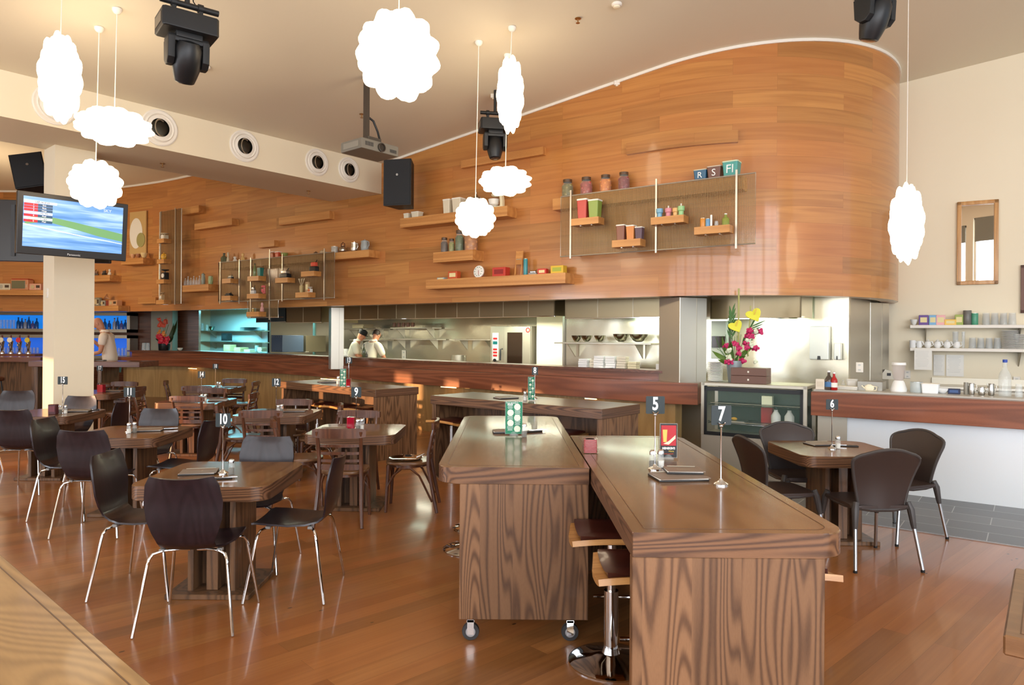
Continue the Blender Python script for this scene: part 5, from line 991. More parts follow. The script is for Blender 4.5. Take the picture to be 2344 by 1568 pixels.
# ------------------------------------------------------------------ kitchen: hoods, shelves, ovens
def hood(x0, x1, yb, d, lab, light=True, m=HOODM, dep=1.0):
    s0, z = CF.sz(x0, yb, d); s1, _ = CF.sz(x1, yb, d); L = s1-s0; t = thing('extraction_hood', lab, 'hood', CF.P((s0+s1)/2, d, z), CF.rz)
    b = B(); b.box(0, .01, (2.5-z)/2, L, .02, 2.5-z); b.box(-L/2+.01, dep/2, (2.5-z)/2, .02, dep, 2.5-z); b.box(L/2-.01, dep/2, (2.5-z)/2, .02, dep, 2.5-z); b.done('canopy', m, t, smooth=False)
    b = B(); n = int(L/.5)
    for i in range(1, n): b.box(-L/2+L*i/n, -.003, (2.5-z)/2, .004, .006, 2.5-z)
    b.done('seam', STEEL, t); B().box(0, .012, -.008, L, .035, .016, bev=.003).done('lower_lip', CHROME, t)
    if light:
        B().box(L*.1, .35, .05, L*.6, .10, .03).done('fluorescent_tube', mat('cool_tube', 'eafff0', .5, emit='d6ffe6', es=14), t)
    return t
hood(787, 1270, 731, -.75, 'long steel extraction hood over the cooking line, centre of the kitchen opening'); hood(1293, 1536, 728, -.62, 'steel extraction hood over the bowls shelf left of the column'); hood(1626, 1834, 729, -.9, 'steel extraction hood above the flowers', dep=.5)
hood(655, 735, 738, -.8, 'short steel hood left of the pepper mill column'); hood(586, 654, 737, -.8, 'blue-grey hood end right of the teal pantry', False, C('51626c', .35, 1))
def kshelf(x0, x1, y, d, lab, dep=.3, m=STEEL, th=.025, br=True, F=CF):
    s0, z = F.sz(x0, y, d); s1, _ = F.sz(x1, y, d); t = thing('steel_shelf', lab, 'shelf', F.P((s0+s1)/2, d, z), F.rz); L = s1-s0
    B().box(0, dep/2, -th/2, L, dep, th, bev=.003).done('board', m, t)
    if br:
        for f in (-.35, .35):
            B().prism([(0, 0), (dep*.9, 0), (dep*.9, -.22)], -.006, .006, M=Matrix.Translation((L*f, 0, -th)) @ Matrix.Rotation(PI/2, 4, 'Z') @ Matrix.Rotation(PI/2, 4, 'X')).done('bracket', STEEL2, t)
    return z
kshelf(1268, 1490, 783, -1.15, 'steel shelf carrying mixing bowls left of the steel column', .28); kshelf(1040, 1122, 776, -2.95, 'steel shelf left of the combination oven'); kshelf(893, 990, 750, -2.95, 'upper steel shelf with a row of copper pots'); kshelf(893, 1000, 775, -2.95, 'lower steel shelf under the copper pots')
kshelf(787, 872, 752, -2.95, 'upper steel shelf above the cooks'); kshelf(800, 880, 777, -2.95, 'lower steel shelf behind the cooks'); kshelf(458, 606, 757, -2.95, 'upper shelf in the teal-lit pantry'); kshelf(458, 606, 781, -2.95, 'lower shelf in the teal-lit pantry')
def bench(s0, s1, d0, d1, z, lab): t = thing('kitchen_bench', lab, 'bench', CF.P((s0+s1)/2, (d0+d1)/2, 0), CF.rz); B().box(0, 0, z-.02, s1-s0, d0-d1, .04, bev=.004).done('worktop', STEEL, t); B().box(0, .03, (z-.04)/2, s1-s0-.05, d0-d1-.08, z-.04).done('cabinet', STEEL2, t)
bench(s_end+.1, 2.2, -.75, -1.42, .98, 'steel servery bench behind the counter left of the steel column'); bench(-12.6, s_end-.7, -2.5, -3.25, .92, 'long steel bench along the far kitchen wall'); bench(-16.4, -13.0, -2.5, -3.25, 1.13, 'steel bench in the teal-lit pantry')
goods(CF, -1.0, None, [('bowl', 'mixing_bowl', 'bowl', 1320, 24, 14, 782, 'small steel mixing bowl, first on the servery shelf', J(c='9a968a', metal=1)), ('bowl', 'mixing_bowl', 'bowl', 1343, 26, 14, 782, 'small steel mixing bowl, second on the servery shelf', J(c='9a968a', metal=1)), ('bowl', 'mixing_bowl', 'bowl', 1373, 26, 14, 782, 'small steel mixing bowl, third on the servery shelf', J(c='9a968a', metal=1)), ('bowl', 'mixing_bowl', 'bowl', 1422, 38, 18, 782.5, 'large steel mixing bowl, left of the two big ones', J(c='8f8b80', metal=1)), ('bowl', 'mixing_bowl', 'bowl', 1462, 42, 18, 783, 'large steel mixing bowl, right of the two big ones', J(c='8f8b80', metal=1))])
zlk = 1.195
goods(CF, -.42, zlk, [('papers', 'napkin_stack', 'napkins', 1339, 23, 19, 841, 'white napkin stack at the left of the servery ledge', J(c='f3f3f0')), ('papers', 'napkin_stack', 'napkins', 1357, 12, 18, 841, 'narrow cream stack on the servery ledge', J(c='e6dcc6')), ('papers', 'napkin_stack', 'napkins', 1375, 25, 27, 840, 'tall white box stack, left of the pair', J(c='f3f3f0')), ('papers', 'napkin_stack', 'napkins', 1401, 25, 27, 840, 'tall white box stack, right of the pair', J(c='f5f5f2')), ('papers', 'napkin_stack', 'napkins', 1426, 23, 27, 840, 'tall cream stack behind the low stacks', J(c='e6dcc6')), ('papers', 'napkin_stack', 'napkins', 1451, 22, 16, 842, 'low cream stack at the right of the stacks', J(c='e6dcb6')),
 ('box', 'white_holder', 'box', 1508, 12, 13, 846, 'small white box, left of two beside the steel column', J(c='f2f2ee', c2='f2f2ee')), ('box', 'white_holder', 'box', 1522, 12, 13, 846, 'small white box, right of two beside the steel column', J(c='f2f2ee', c2='f2f2ee'))])
goods(CF, -.3, zlk, [('plates', 'snack_plate', 'plate', 1381, 46, 5, 842, 'white plate of dark sweets in front of the napkin stacks', J(c='china', n=1))])
goods(CF, -.36, 1.225, [('mill', 'pepper_mill', 'pepper mill', 767, 13, 56, 813, 'tall dark wooden pepper mill beside the steel column', J(c='4a2a20')), ('plates', 'plate_stack', 'plates', 788, 20, 18, 814, 'stack of white plates right of the pepper mill', J(c='china')), ('bottle', 'oil_bottle', 'bottle', 833, 8, 30, 817, 'dark oil bottle in front of the cooks', J(c='3a4a20', cap='1a1a1a')), ('bottle', 'sauce_bottle', 'bottle', 839, 6, 13, 818, 'short dark bottle beside the oil bottle', J(c='2a1a14', cap='1a1a1a'))])
goods(CF, -2.8, None, [('tin', 'copper_pot', 'pot', 903+i*10.5, 9, 9, 748, 'small copper pot in the row on the upper kitchen shelf', J(c='8a6450', lid='8a6450'), 'copper pots on the upper kitchen shelf') for i in range(5)] + [('papers', 'linen_stack', 'box', 600, 18, 10, 805, 'flat pale box beside the blue-grey oven', J(c='e0d6b0')), ('pot', 'stock_pot', 'pot', 1050, 34, 15, 828, 'large steel stock pot on the stove', J(c='x')), ('box', 'flat_box', 'box', 526, 28, 15, 804, 'tan box in the pantry, left of the flat boxes', J(c='d8c08a', c2='e0cc9a')), ('papers', 'pizza_box_stack', 'boxes', 552, 26, 10, 805, 'stack of flat tan boxes in the pantry', J(c='d8c48a')), ('papers', 'tray_stack', 'trays', 575, 26, 7, 807, 'low pile of trays in the pantry', J(c='e0d6b0')), ('tin', 'white_tin', 'tin', 588, 9, 14, 805, 'grey tin in the pantry beside the trays', J(c='9fb0b0')), ('box', 'black_scale', 'scale', 519, 24, 17, 780, 'black box on the lower pantry shelf', J(c='1b2426', c2='2a3436')), ('plates', 'tray_pile', 'trays', 573, 46, 8, 757, 'pile of dark trays on the upper pantry shelf', J(c='2a3a3a')), ('glass', 'glass_jar', 'glass', 463, 8, 18, 757, 'clear glass at the left end of the upper pantry shelf', J()), ('glass', 'glass_jar', 'glass', 474, 7, 14, 757, 'second clear glass on the upper pantry shelf', J()), ('bowl', 'steel_bowl', 'bowl', 485, 14, 10, 757, 'small bowl on the upper pantry shelf', J(c='8fb0b0', metal=1)), ('bowl', 'white_bowl', 'bowl', 861, 30, 10, 776, 'pale bowls on the shelf right of the cooks', J(c='d8d0b8')), ('papers', 'linen_stack', 'linen', 830, 38, 8, 751, 'pale folded linen above the cooks', J(c='c9bd9a'))])
def rect_thing(F, x0, x1, y0, y1, d, dep, name, lab, cat):
    s0, zt_ = F.sz(x0, y0, d); s1, zb_ = F.sz(x1, y1, d); t = thing(name, lab, cat, F.P((s0+s1)/2, d, zb_), F.rz); return t, s1-s0, zt_-zb_
t, w, h = rect_thing(CF, 1123, 1216, 747, 838, -2.3, .8, 'combination_oven', 'tall steel combination oven with a glass door, centre of the kitchen', 'oven'); OV = C('b9b3a4', .35, .6)
B().box(0, .42, h/2, w, .84, h, bev=.01).done('housing', OV, t); c = B().box(-w/2+w*.13, -.006, h*.47, w*.15, .012, h*.72, bev=.003).done('control_panel', C('e6e6de'), t)
for i, fz in enumerate((.68, .40, .32, .24)): B().box(-w/2+w*.13, -.014, h*fz, w*.10, .006, h*.05).done('button', C('c4262a'), c)
B().box(-w/2+w*.13, -.014, h*.57, w*.11, .006, h*.08).done('display', mat('oven_display', '0e2a2c', .2, emit='2ac4b8', es=.5), c); B().lathe([(.03, 0), (.03, .03)], M=Matrix.Translation((-w/2+w*.13, -.01, h*.12)) @ Matrix.Rotation(PI/2, 4, 'X')).done('dial', BLACK, c)
d_ = B().box(w*.18, -.015, h*.5, w*.62, .03, h*.98, bev=.004).done('door', OV, t); B().box(w*.13, -.034, h*.44, w*.36, .008, h*.80).done('glass_window', mat('oven_glass', '2a1f18', .08, coat=.6), d_); B().tube([(-w*.17, -.03, h*.42), (-w*.19, -.07, h*.40), (-w*.19, -.075, h*.12)], .016, 8).done('handle', BLACK, d_)
B().lathe([(.05, 0), (.05, .004), (.03, .004), (.03, 0)], M=Matrix.Translation((w*.44, -.031, h*.9)) @ Matrix.Rotation(PI/2, 4, 'X'), caps=False).done('round_logo', C('c4262a'), d_)
t, w, h = rect_thing(CF, 621, 646, 767, 806, -1.3, .5, 'blue_grey_oven', 'blue-grey oven side panel right of the teal pantry', 'oven'); B().box(0, .3, h/2, w, .6, h, bev=.008).done('casing', C('4a5b70', .4), t); b = B()
for i in range(5): b.cyl(0, 0, 0, .006, .012, M=Matrix.Translation((-w*.4+w*.2*i, -.003, h*.9)) @ Matrix.Rotation(PI/2, 4, 'X'), seg=8); b.cyl(0, 0, 0, .006, .012, M=Matrix.Translation((-w*.4+w*.2*i, -.003, h*.1)) @ Matrix.Rotation(PI/2, 4, 'X'), seg=8)
b.done('rivets', ALU, t)
t, w, h = rect_thing(CF, 648, 700, 768, 806, -2.0, .5, 'steel_cooker', 'steel cooker with dark slot behind the counter, left of the pepper mill', 'cooker'); B().box(0, .3, h/2, w, .6, h, bev=.01).done('casing', C('857d66', .4, .7), t); B().box(w*.1, -.004, h*.55, w*.5, .01, h*.22).done('dark_slot', BLACK, t); B().box(0, -.03, h*.02, w*1.2, .1, .02).done('shelf_lip', STEEL, t)
t, w, h = rect_thing(CF, 1628, 1662, 735, 822, -1.3, .3, 'wall_oven', 'white and black oven partly hidden behind the flowers', 'oven'); B().box(0, .05, h/2, w, .1, h, bev=.006).done('casing', C('c9cfc0', .35), t); B().box(0, -.005, h*.45, w*.9, .01, h*.3).done('dark_window', mat('oven_glass', '2a1f18', .08), t)
def dispenser(x0, x1, y0, y1, lab, nm): t, w, h = rect_thing(CF, x0, x1, y0, y1, -1.33, .1, nm, lab, 'dispenser'); B().box(0, .05, h/2, w, .1, h, bev=.012).done('cover', C('c9cbc4', .3, .4), t); B().prism([(-w*.09, 0), (w*.09, 0), (w*.07, .05), (-w*.07, .05)], -.002, .002, M=Matrix.Translation((0, -.004, .0)) @ Matrix.Rotation(PI/2, 4, 'X')).done('opening', DARKGR, t)
dispenser(1853, 1897, 747, 824, 'tall steel paper towel dispenser on the kitchen wall', 'towel_dispenser'); dispenser(1908, 1924, 785, 824, 'slim white soap dispenser right of the towel dispenser', 'soap_dispenser')
def outlet(F, px, py, d, lab, w=.08, h=.12):
    s_, z_ = F.sz(px, py, d); t = thing('power_outlet', lab, 'socket', F.P(s_, d, z_), F.rz); B().box(0, -.006, 0, w, .012, h, bev=.003).done('plate', TRIMW, t); B().box(0, -.014, h*.25, w*.35, .005, h*.15).done('rocker', C('c9c9c4'), t); B().box(0, -.014, -h*.25, w*.35, .005, h*.15).done('rocker', C('c9c9c4'), t)
outlet(CF, 925, 812, -3.29, 'white power outlet on the far kitchen wall left of the stock pot', .14, .22); outlet(CF, 1968, 841, -.9, 'white power outlet near the corner column')
# ------------------------------------------------------------------ flowers, drawers, display case
FC = Frame(2.36, 8.42, .97, -.62); s1c, _ = FC.sz(1843, 900); zt1 = FC.sz(1608, 875)[1]; zg0 = FC.sz(1615, 994)[1]; Lc = s1c
t = thing('display_case', 'glass-fronted refrigerated display case beside the steel column', 'display case', FC.P(Lc/2, 0, 0), FC.rz); D_ = .62
b = B(); b.box(0, D_/2, zt1-.02, Lc+.04, D_, .04, bev=.004)
for sx in (-1, 1): b.box(sx*(Lc/2-.0), .02, (zt1+zg0)/2, .04, .04, zt1-zg0); b.box(sx*(Lc/2), D_-.02, (zt1+zg0)/2, .04, .04, zt1-zg0)
b.done('steel_frame', STEEL2, t); B().box(0, D_/2, zg0/2, Lc+.04, D_, zg0, bev=.004).done('plinth', STEEL2, t)
b = B(); ih = zt1-.04-zg0; b.box(0, .0, zt1-.07, Lc-.04, .02, .05); b.box(0, .0, zg0+.02, Lc-.04, .02, .04); b.box(-Lc/2+.035, 0, zg0+ih/2, .03, .02, ih); b.box(Lc/2-.035, 0, zg0+ih/2, .03, .02, ih); b.done('door_frame', BLACK, t)
B().box(0, .0, zg0+ih/2, Lc-.08, .006, ih-.06).done('glass_front', clear('case_glass', '9fc4b4', .06, .02), t); B().box(0, D_-.03, zg0+ih/2, Lc-.04, .01, ih).done('back_panel', C('39423c', .4), t); B().box(Lc/2-.01, D_/2, zg0+ih/2, .006, D_-.1, ih-.04).done('side_glass', clear('case_glass', '9fc4b4', .06, .02), t)
B().box(0, .06, zt1-.06, Lc-.2, .03, .02).done('case_lamp', mat('case_tube', 'fff0c8', .5, emit='fff0c8', es=12), t)
for zz in (zg0+.14, zg0+.36):
    b = B()
    for i in range(26): b.box(0, .06+i*.019, zz, Lc-.1, .006, .006)
    for i in range(9): b.box(-Lc/2+.06+i*(Lc-.12)/8, .30, zz-.004, .005, .5, .005)
    b.tube([(-Lc/2+.05, .05, zz+.02), (Lc/2-.05, .05, zz+.02)], .004, 6); b.done('wire_shelf', CHROME, t, smooth=False)
FCi = lambda a, dd, z: FC.P(a, -dd, z)
for a, l in ((.78, 'white milk bottle in the display case, left one'), (.93, 'white milk bottle in the display case, right one')):
    q = thing('milk_bottle', l, 'bottle', FCi(a, .3, zg0+.145), FC.rz); B().lathe([(.05, 0), (.055, .02), (.055, .10), (.03, .14), (.02, .155)], seg=16).done('bottle_body', C('e9ece6', .4), q); B().cyl(0, 0, .15, .17, .022).done('cap', C('e9ece6'), q)
q = thing('carton_box', 'red and cream carton inside the display case', 'carton', FCi(.66, .42, zg0+.145), FC.rz); B().box(0, 0, .10, .13, .1, .2).done('lower_half', C('b92c34'), q); B().box(0, 0, .26, .12, .09, .12).done('upper_half', C('d9dcc0'), q)
q = thing('pastry_tray', 'small tray with a yellow pastry in the display case', 'tray', FCi(.3, .28, zg0+.147), FC.rz); B().box(0, 0, .006, .3, .2, .012, bev=.003).done('tray', ALU, q); B().ball(0, 0, .03, .03, 12, 1.3, 1, .7).done('pastry', C('d8a83a'), q)
pf = FC.P((FC.sz(1665, 870)[0]), -.30, zt1)
t = thing('flower_vase', 'grey metal vase holding a tall flower arrangement on the display case', 'vase', pf); B().lathe([(.065, 0), (.07, .01), (.095, .26), (.085, .26), (.06, .02), (.001, .02)], seg=24, caps=False).done('vase_body', C('9aa3a6', .4, .5), t)
t = thing('flower_arrangement', 'tropical bouquet of yellow anthuriums, pink orchids and palm leaves', 'flowers', pf+Vector((0, 0, .22)))
LEAF = C('3f6b2c', .5); LEAF2 = C('6f8f3a', .5); PINK = C('c42a62', .5); YEL = C('e3e04a', .4); PALE = C('dfe6c8', .5); rnd = random.Random(3)
def blade(b, p, q, w, bend=.08, n=7):
    p, q = Vector(p), Vector(q); ax = (q-p).normalized(); sd = ax.cross(Vector((0, 1, 0))).normalized(); up = sd.cross(ax)
    def f(u, v): c = p.lerp(q, u)+up*bend*math.sin(u*PI); return c + sd*((v-.5)*2*w*math.sin(min(1, u*1.05+.03)*PI)**.7) + up*(-.3*w*abs(v-.5))
    b.sheet(f, n, 2, .003)
b = B()
for dx, dz, w in ((-.16, .32, .035), (-.28, .16, .03), (.22, .22, .03), (-.2, .05, .03), (.12, .1, .04), (-.05, .28, .04)): blade(b, (0, rnd.uniform(-.03, .03), 0), (dx, rnd.uniform(-.08, .02), dz), w)
b.done('broad_leaf', LEAF2, t); b = B()
for i in range(15): a = i/14; blade(b, (.10+.11*a, 0, .25+.22*a), (.16+.16*a+(.06 if i % 2 else -.03), -.02, .36+.27*a-(.08 if i % 2 else 0)), .009, .01, 4)
for i in range(12): a = i/11; blade(b, (-.03, 0, .3+.3*a), (-.03+(.07 if i % 2 else -.06)*(1-.5*a), 0, .42+.32*a), .012, .01, 4)
b.done('palm_leaf', LEAF, t); b = B(); b.cyl(.05, 0, 0, .92, .011); b.cyl(.16, 0, .1, .72, .008, M=Matrix.Rotation(.05, 4, 'Y')); b.done('bamboo_stem', C('a8a860', .4), t)
for cx, cz_, r, l in ((-.0, .46, .09, None), (.22, .60, .10, None)):
    M = Matrix.Translation((cx, -.05, cz_)) @ Matrix.Rotation(1.2, 4, 'X') @ Matrix.Rotation(.4, 4, 'Z'); b = B()
    pts = [(r*.9*math.sin(a)**3*1.1, r*(.8*math.cos(a)-.3*math.cos(2*a)-.1*math.cos(3*a))) for a in [2*PI*i/28 for i in range(28)]]; b.prism(pts[::-1], -.004, .004, M=M); f = b.done('anthurium', YEL, t); B().tube([(cx, -.06, cz_), (cx+.01, -.1, cz_+.07)], .007, 8).done('spadix', C('f0d060'), f)
for i in range(22):
    a = rnd.uniform(0, 6.28); x = rnd.gauss(.09, .12); z = rnd.uniform(.02, .42); b = B(); rr = rnd.uniform(.016, .026)
    for k in range(5): an_ = k*1.2566; b.ball(x+math.cos(an_)*rr, -.06+rnd.uniform(-.05, .05), z+math.sin(an_)*rr, rr*.8, 8, 1, .4, 1)
    b.ball(x, -.06, z, rr*1.3, 8, 1, 1, 1); b.done('orchid', PINK if i % 4 else PALE, t)
b = B()
for i in range(14): x = rnd.uniform(-.25, .25); b.tube([(x*.2, 0, 0), (x*.7, -.03, .15), (x, -.05, rnd.uniform(.1, .4))], .003, 5)
b.done('thin_stems', LEAF, t)
goods(FC, -.35, zt1, [('plates', 'plate_stack', 'plates', 1637, 34, 44, 868, 'tall stack of white plates left of the vase', J(c='china'))])
s_, _ = FC.sz(1718, 870, -.2); wdr = 78/(FPX/8.3)
for i, l in enumerate(('lower brown wooden drawer box on the display case', 'upper brown wooden drawer box, stacked on the other')):
    t = thing('drawer_box', l, 'box', FC.P(s_, -.22, zt1+i*.093), FC.rz); B().box(0, 0, .045, wdr, .26, .09, bev=.003).done('case', C('6f4f42', .45), t); B().box(0, -.133, .045, .018, .006, .022).done('label_plate', C('e6e0d0'), t)
# ------------------------------------------------------------------ café counter on the right
RC_ = Frame(3.35, 7.7, .80, -.60); LR = 4.6
t = thing('cafe_counter', 'café counter with a red-brown timber edge and bright steel front at the right', 'counter', RC_.P(LR/2, 0, 0), RC_.rz)
b = B(); b.box(0, .10, .92, LR, .2, .26, bev=.003); b.done('timber_edge', W_COUNTERX, t); B().box(0, .42, 1.06, LR, .62, .02, bev=.003).done('worktop', C('b9b5aa', .3), t); B().box(.03, .40, .79/2, LR-.1, .4, .79).done('steel_front', C('eef3f6', .3, .25), t)
B().box(-LR/2+.18, .19, .4, .3, .02, .78).done('end_panel', STEEL2, t)
t = thing('back_bench', 'steel back bench along the cream wall behind the café counter', 'bench', RW.P(2.2, .31, 0), RW.rz); B().box(0, 0, .98, 3.6, .6, .04, bev=.004).done('worktop', STEEL, t); B().box(0, .04, .48, 3.5, .5, .96).done('cabinet', STEEL2, t); B().box(0, .29, 1.04, 3.6, .015, .1).done('upstand', STEEL2, t)
dR = -.25
goods(RC_, -.12, 1.07, [('bottle', 'sauce_bottle', 'bottle', 1897, 17, 44, 894, 'brown sauce bottle with a white cap and blue label', J(c='3a2018', cap='f0f0ee', lab='4a78a8')), ('bottle', 'ketchup_bottle', 'bottle', 1909, 15, 41, 895, 'red ketchup bottle with a white cap', J(c='b01e1c', cap='f4f4f0', lab='f0ece0', glass=False)), ('box', 'napkin_holder', 'napkins', 1878, 19, 24, 893, 'crumpled napkin holder at the left end of the café counter', J(c='e3d8c4', c2='d8cbb4'))])
goods(RC_, -.4, 1.07, [('papers', 'paper_pile', 'papers', 1942, 44, 7, 893, 'pile of papers behind the ketchup bottle', J(c='e6e2d8')), ('bowl', 'white_bowl', 'bowl', 2158, 26, 11, 903, 'small white bowl between the tub and the blue box', J(c='f2f2f0')), ('box', 'blue_box', 'box', 2184, 24, 12, 905, 'dark blue box on the café counter', J(c='26304f', c2='3f5a8a')), ('blender', 'jug_blender', 'blender', 2057, 34, 66, 899, 'white jug blender on the café counter', J(c='x')), ('tin', 'grey_tub', 'tub', 2098, 26, 23, 901, 'grey plastic tub right of the blender', J(c='b9c0be', lid='b9c0be')), ('canister', 'white_tub', 'tub', 2130, 35, 22, 902, 'square white tub on the café counter', J(c='f0f2f2', taper=.9)),
 ('tin', 'steel_cup', 'cup', 2211, 9, 27, 905, 'tall steel cup, leftmost of the steel jugs', J(c='8a8578', lid='8a8578')), ('jug', 'milk_pitcher', 'jug', 2224, 17, 29, 906, 'tall steel milk pitcher', J(c='c9c7c0', metal=1, lid=False)), ('jug', 'milk_pitcher', 'jug', 2247, 19, 21, 908, 'short steel milk pitcher', J(c='c9c7c0', metal=1, lid=False)), ('jug', 'milk_pitcher', 'jug', 2269, 17, 30, 910, 'steel milk pitcher beside the water bottle', J(c='b9b6ae', metal=1, lid=False)),
 ('bottle', 'water_bottle', 'bottle', 2300, 25, 84, 916, 'tall clear water bottle with a blue cap', J(c='dfe6e4', cap='2a4aa8')), ('glass', 'tumbler', 'glass', 2332, 16, 30, 915, 'upturned tumbler at the right edge of the café counter', J())])
t, w, h = rect_thing(RC_, 1962, 2020, 872, 901, -.35, .2, 'counter_cabinet', 'small steel counter cabinet with a cream teapot shape on it', 'cabinet'); B().box(0, .12, h/2, w, .24, h, bev=.004).done('casing', C('9a958a', .3, .7), t); q = B(); q.lathe([(.03, 0), (.05, .03), (.045, .06), (.015, .075)], z=.02, y=-.02, seg=16, sy=.3); q.tube([(-.045, -.02, .05), (-.075, -.02, .08)], .008, 6); q.tube([(.04, -.02, .075), (.075, -.02, .07), (.07, -.02, .035), (.04, -.02, .03)], .006, 6); q.done('teapot_shape', C('f0e6c8'), t)
t, w, h = rect_thing(RW, 2018, 2041, 838, 868, .3, .2, 'card_terminal', 'cream card terminal left of the blender', 'terminal'); B().prism([(-.1, 0), (.1, 0), (.06, .12), (-.02, .14)], -w/3, w/3, M=Matrix.Rotation(PI/2, 4, 'X')).done('body', C('e0dac8'), t); B().box(.03, -w/3-.004, .07, .05, .004, .04).done('display', DARKGR, t)
goods(RC_, -.62, 1.07, [('box', 'clear_tub', 'tub', 1951, 22, 21, 866, 'clear plastic tub near the corner column', J(c='d6d2c8', c2='f0eee8')), ('bottle', 'glass_shaker', 'shaker', 1930, 9, 17, 866, 'small glass shaker left of the clear tub', J(c='e8e6e0', cap='b9b9b4'))])
def wshelf(y0, lab):
    s0, z = RW.sz(2083, y0, .28); t = thing('white_wall_shelf', lab, 'shelf', RW.P(s0+1.3, 0, z), RW.rz); B().box(0, -.14, -.022, 2.6, .28, .044, bev=.003).done('board', TRIMW, t)
    for f in (-1.1, 0, 1.1): B().prism([(0, 0), (-.22, 0), (0, -.2)], -.006, .006, M=Matrix.Translation((f, 0, -.044)) @ Matrix.Rotation(PI/2, 4, 'Z') @ Matrix.Rotation(PI/2, 4, 'X')).done('bracket', STEEL2, t)
    return z
zs1 = wshelf(744, 'upper white wall shelf with tea boxes and upturned glasses'); zs2 = wshelf(796, 'lower white wall shelf with teapots and plates')
goods(RW, .14, zs1, [('bowl', 'small_bowl', 'bowl', 2092, 15, 13, 744, 'small white upturned bowl at the left end of the upper white shelf', J(c='e6e6e2')), ('box', 'tea_box', 'box', 2114, 19, 23, 744, 'purple tea box, leftmost of the boxes on the upper white shelf', J(c='6a4a96')), ('box', 'tea_box', 'box', 2135, 15, 23, 744, 'pale blue tea box beside the purple one', J(c='7fb4dc')), ('box', 'tea_box', 'box', 2153, 18, 23, 744, 'pink tea box beside the pale blue one', J(c='efb4b4')), ('box', 'tea_box', 'box', 2175, 23, 13, 744, 'low yellow tea box between pink and green ones', J(c='f0c45a')), ('box', 'tea_box', 'box', 2195, 16, 24, 744, 'green tea box left of the steel cocktail shaker', J(c='a4b45a')), ('tin', 'cocktail_shaker', 'shaker', 2214, 17, 33, 744, 'tall steel cocktail shaker on the upper white shelf', J(c='6f6c66', lid='6f6c66')), ('tin', 'green_tin', 'tin', 2231, 14, 27, 744, 'green and teal tin beside the cocktail shaker', J(c='4f9a7a'))]
 + [('glass', 'tall_glass', 'glass', 2257+i*20, 17, 28, 745, 'upturned tall glass on the upper white shelf', J(), 'upturned tall glasses on the upper white shelf') for i in range(4)])
goods(RW, .14, zs2, [('mug', 'white_mug', 'mug', 2089, 15, 17, 797, 'white mug at the left end of the lower white shelf', J(c='f0f0ee')), ('jug', 'white_jug', 'jug', 2104, 15, 17, 797, 'white jug with a spatula beside the mug', J(c='f0f0ee', lid=False))]
 + [('teapot', 'white_teapot', 'teapot', 2124+i*22, 22, 20, 798, 'white teapot on the lower white shelf', J(c='f3f2ee'), 'white teapots on the lower white shelf') for i in range(4)]
 + [('glass', 'straight_glass', 'glass', 2187, 13, 38, 798, 'tall straight glass behind the teapots', J(inv=False)), ('glass', 'straight_glass', 'glass', 2205, 7, 38, 798, 'narrow glass tube right of the teapots', J(inv=False))]
 + [('glass', 'tumbler', 'glass', 2226+i*19, 16, 25, 799, 'upturned tumbler on the lower white shelf', J(), 'upturned tumblers on the lower white shelf') for i in range(4)]
 + [('plates', 'plate_stack', 'plates', 2312, 34, 42, 800, 'tall stack of plates at the right end of the lower white shelf', J(c='china')), ('plates', 'plate_stack', 'plates', 2336, 34, 34, 800, 'second stack of plates cut by the right edge', J(c='china'))])
def sheet_(x0, x1, y0, y1, d, lab):
    t, w, h = rect_thing(RW, x0, x1, y0, y1, d, 0, 'paper_notice', lab, 'notice'); B().box(0, 0, h/2, w, .002, h).done('sheet', PAPER, t); b = B()
    for i in range(12): b.box(-w*.05, -.0015, h*(.9-.065*i), w*random.uniform(.5, .8), .0006, h*.008)
    b.done('printed_lines', C('b9b9b6'), t)
sheet_(2093, 2133, 799, 847, .30, 'white paper notice hanging from the lower white shelf'); sheet_(2137, 2162, 812, 860, .012, 'paper notice on the wall, left of two'); sheet_(2166, 2206, 812, 862, .012, 'paper notice on the wall, right of two')
outlet(RW, 2077, 857, .01, 'white power outlet behind the blender'); outlet(RW, 2327, 872, .01, 'white power outlet with a dark plug at the right edge')
# mirror and picture
t, w, h = rect_thing(RW, 2191, 2285, 463, 650, .03, 0, 'wall_mirror', 'narrow wood-framed mirror on the cream wall', 'mirror'); b = B(); f = .055
b.box(0, 0, f/2, w, .04, f, bev=.008); b.box(0, 0, h-f/2, w, .04, f, bev=.008); b.box(-w/2+f/2, 0, h/2, f, .04, h, bev=.008); b.box(w/2-f/2, 0, h/2, f, .04, h, bev=.008); b.done('frame', W_FRAME, t); B().box(0, .008, h/2, w-.09, .008, h-.09).done('mirror_glass', mat('mirror', 'f0f0f0', .01, 1), t)
t, w, h = rect_thing(RW, 2337, 2400, 607, 716, .03, 0, 'picture_frame', 'dark wooden picture frame cut by the right edge of the photo', 'picture'); b = B(); b.box(0, 0, .02, w, .03, .04); b.box(0, 0, h-.02, w, .03, .04); b.box(-w/2+.02, 0, h/2, .04, .03, h); b.box(w/2-.02, 0, h/2, .04, .03, h); b.done('frame', C('6a3f26'), t); B().box(0, .008, h/2, w-.07, .006, h-.07).done('picture', C('8fa890'), t)
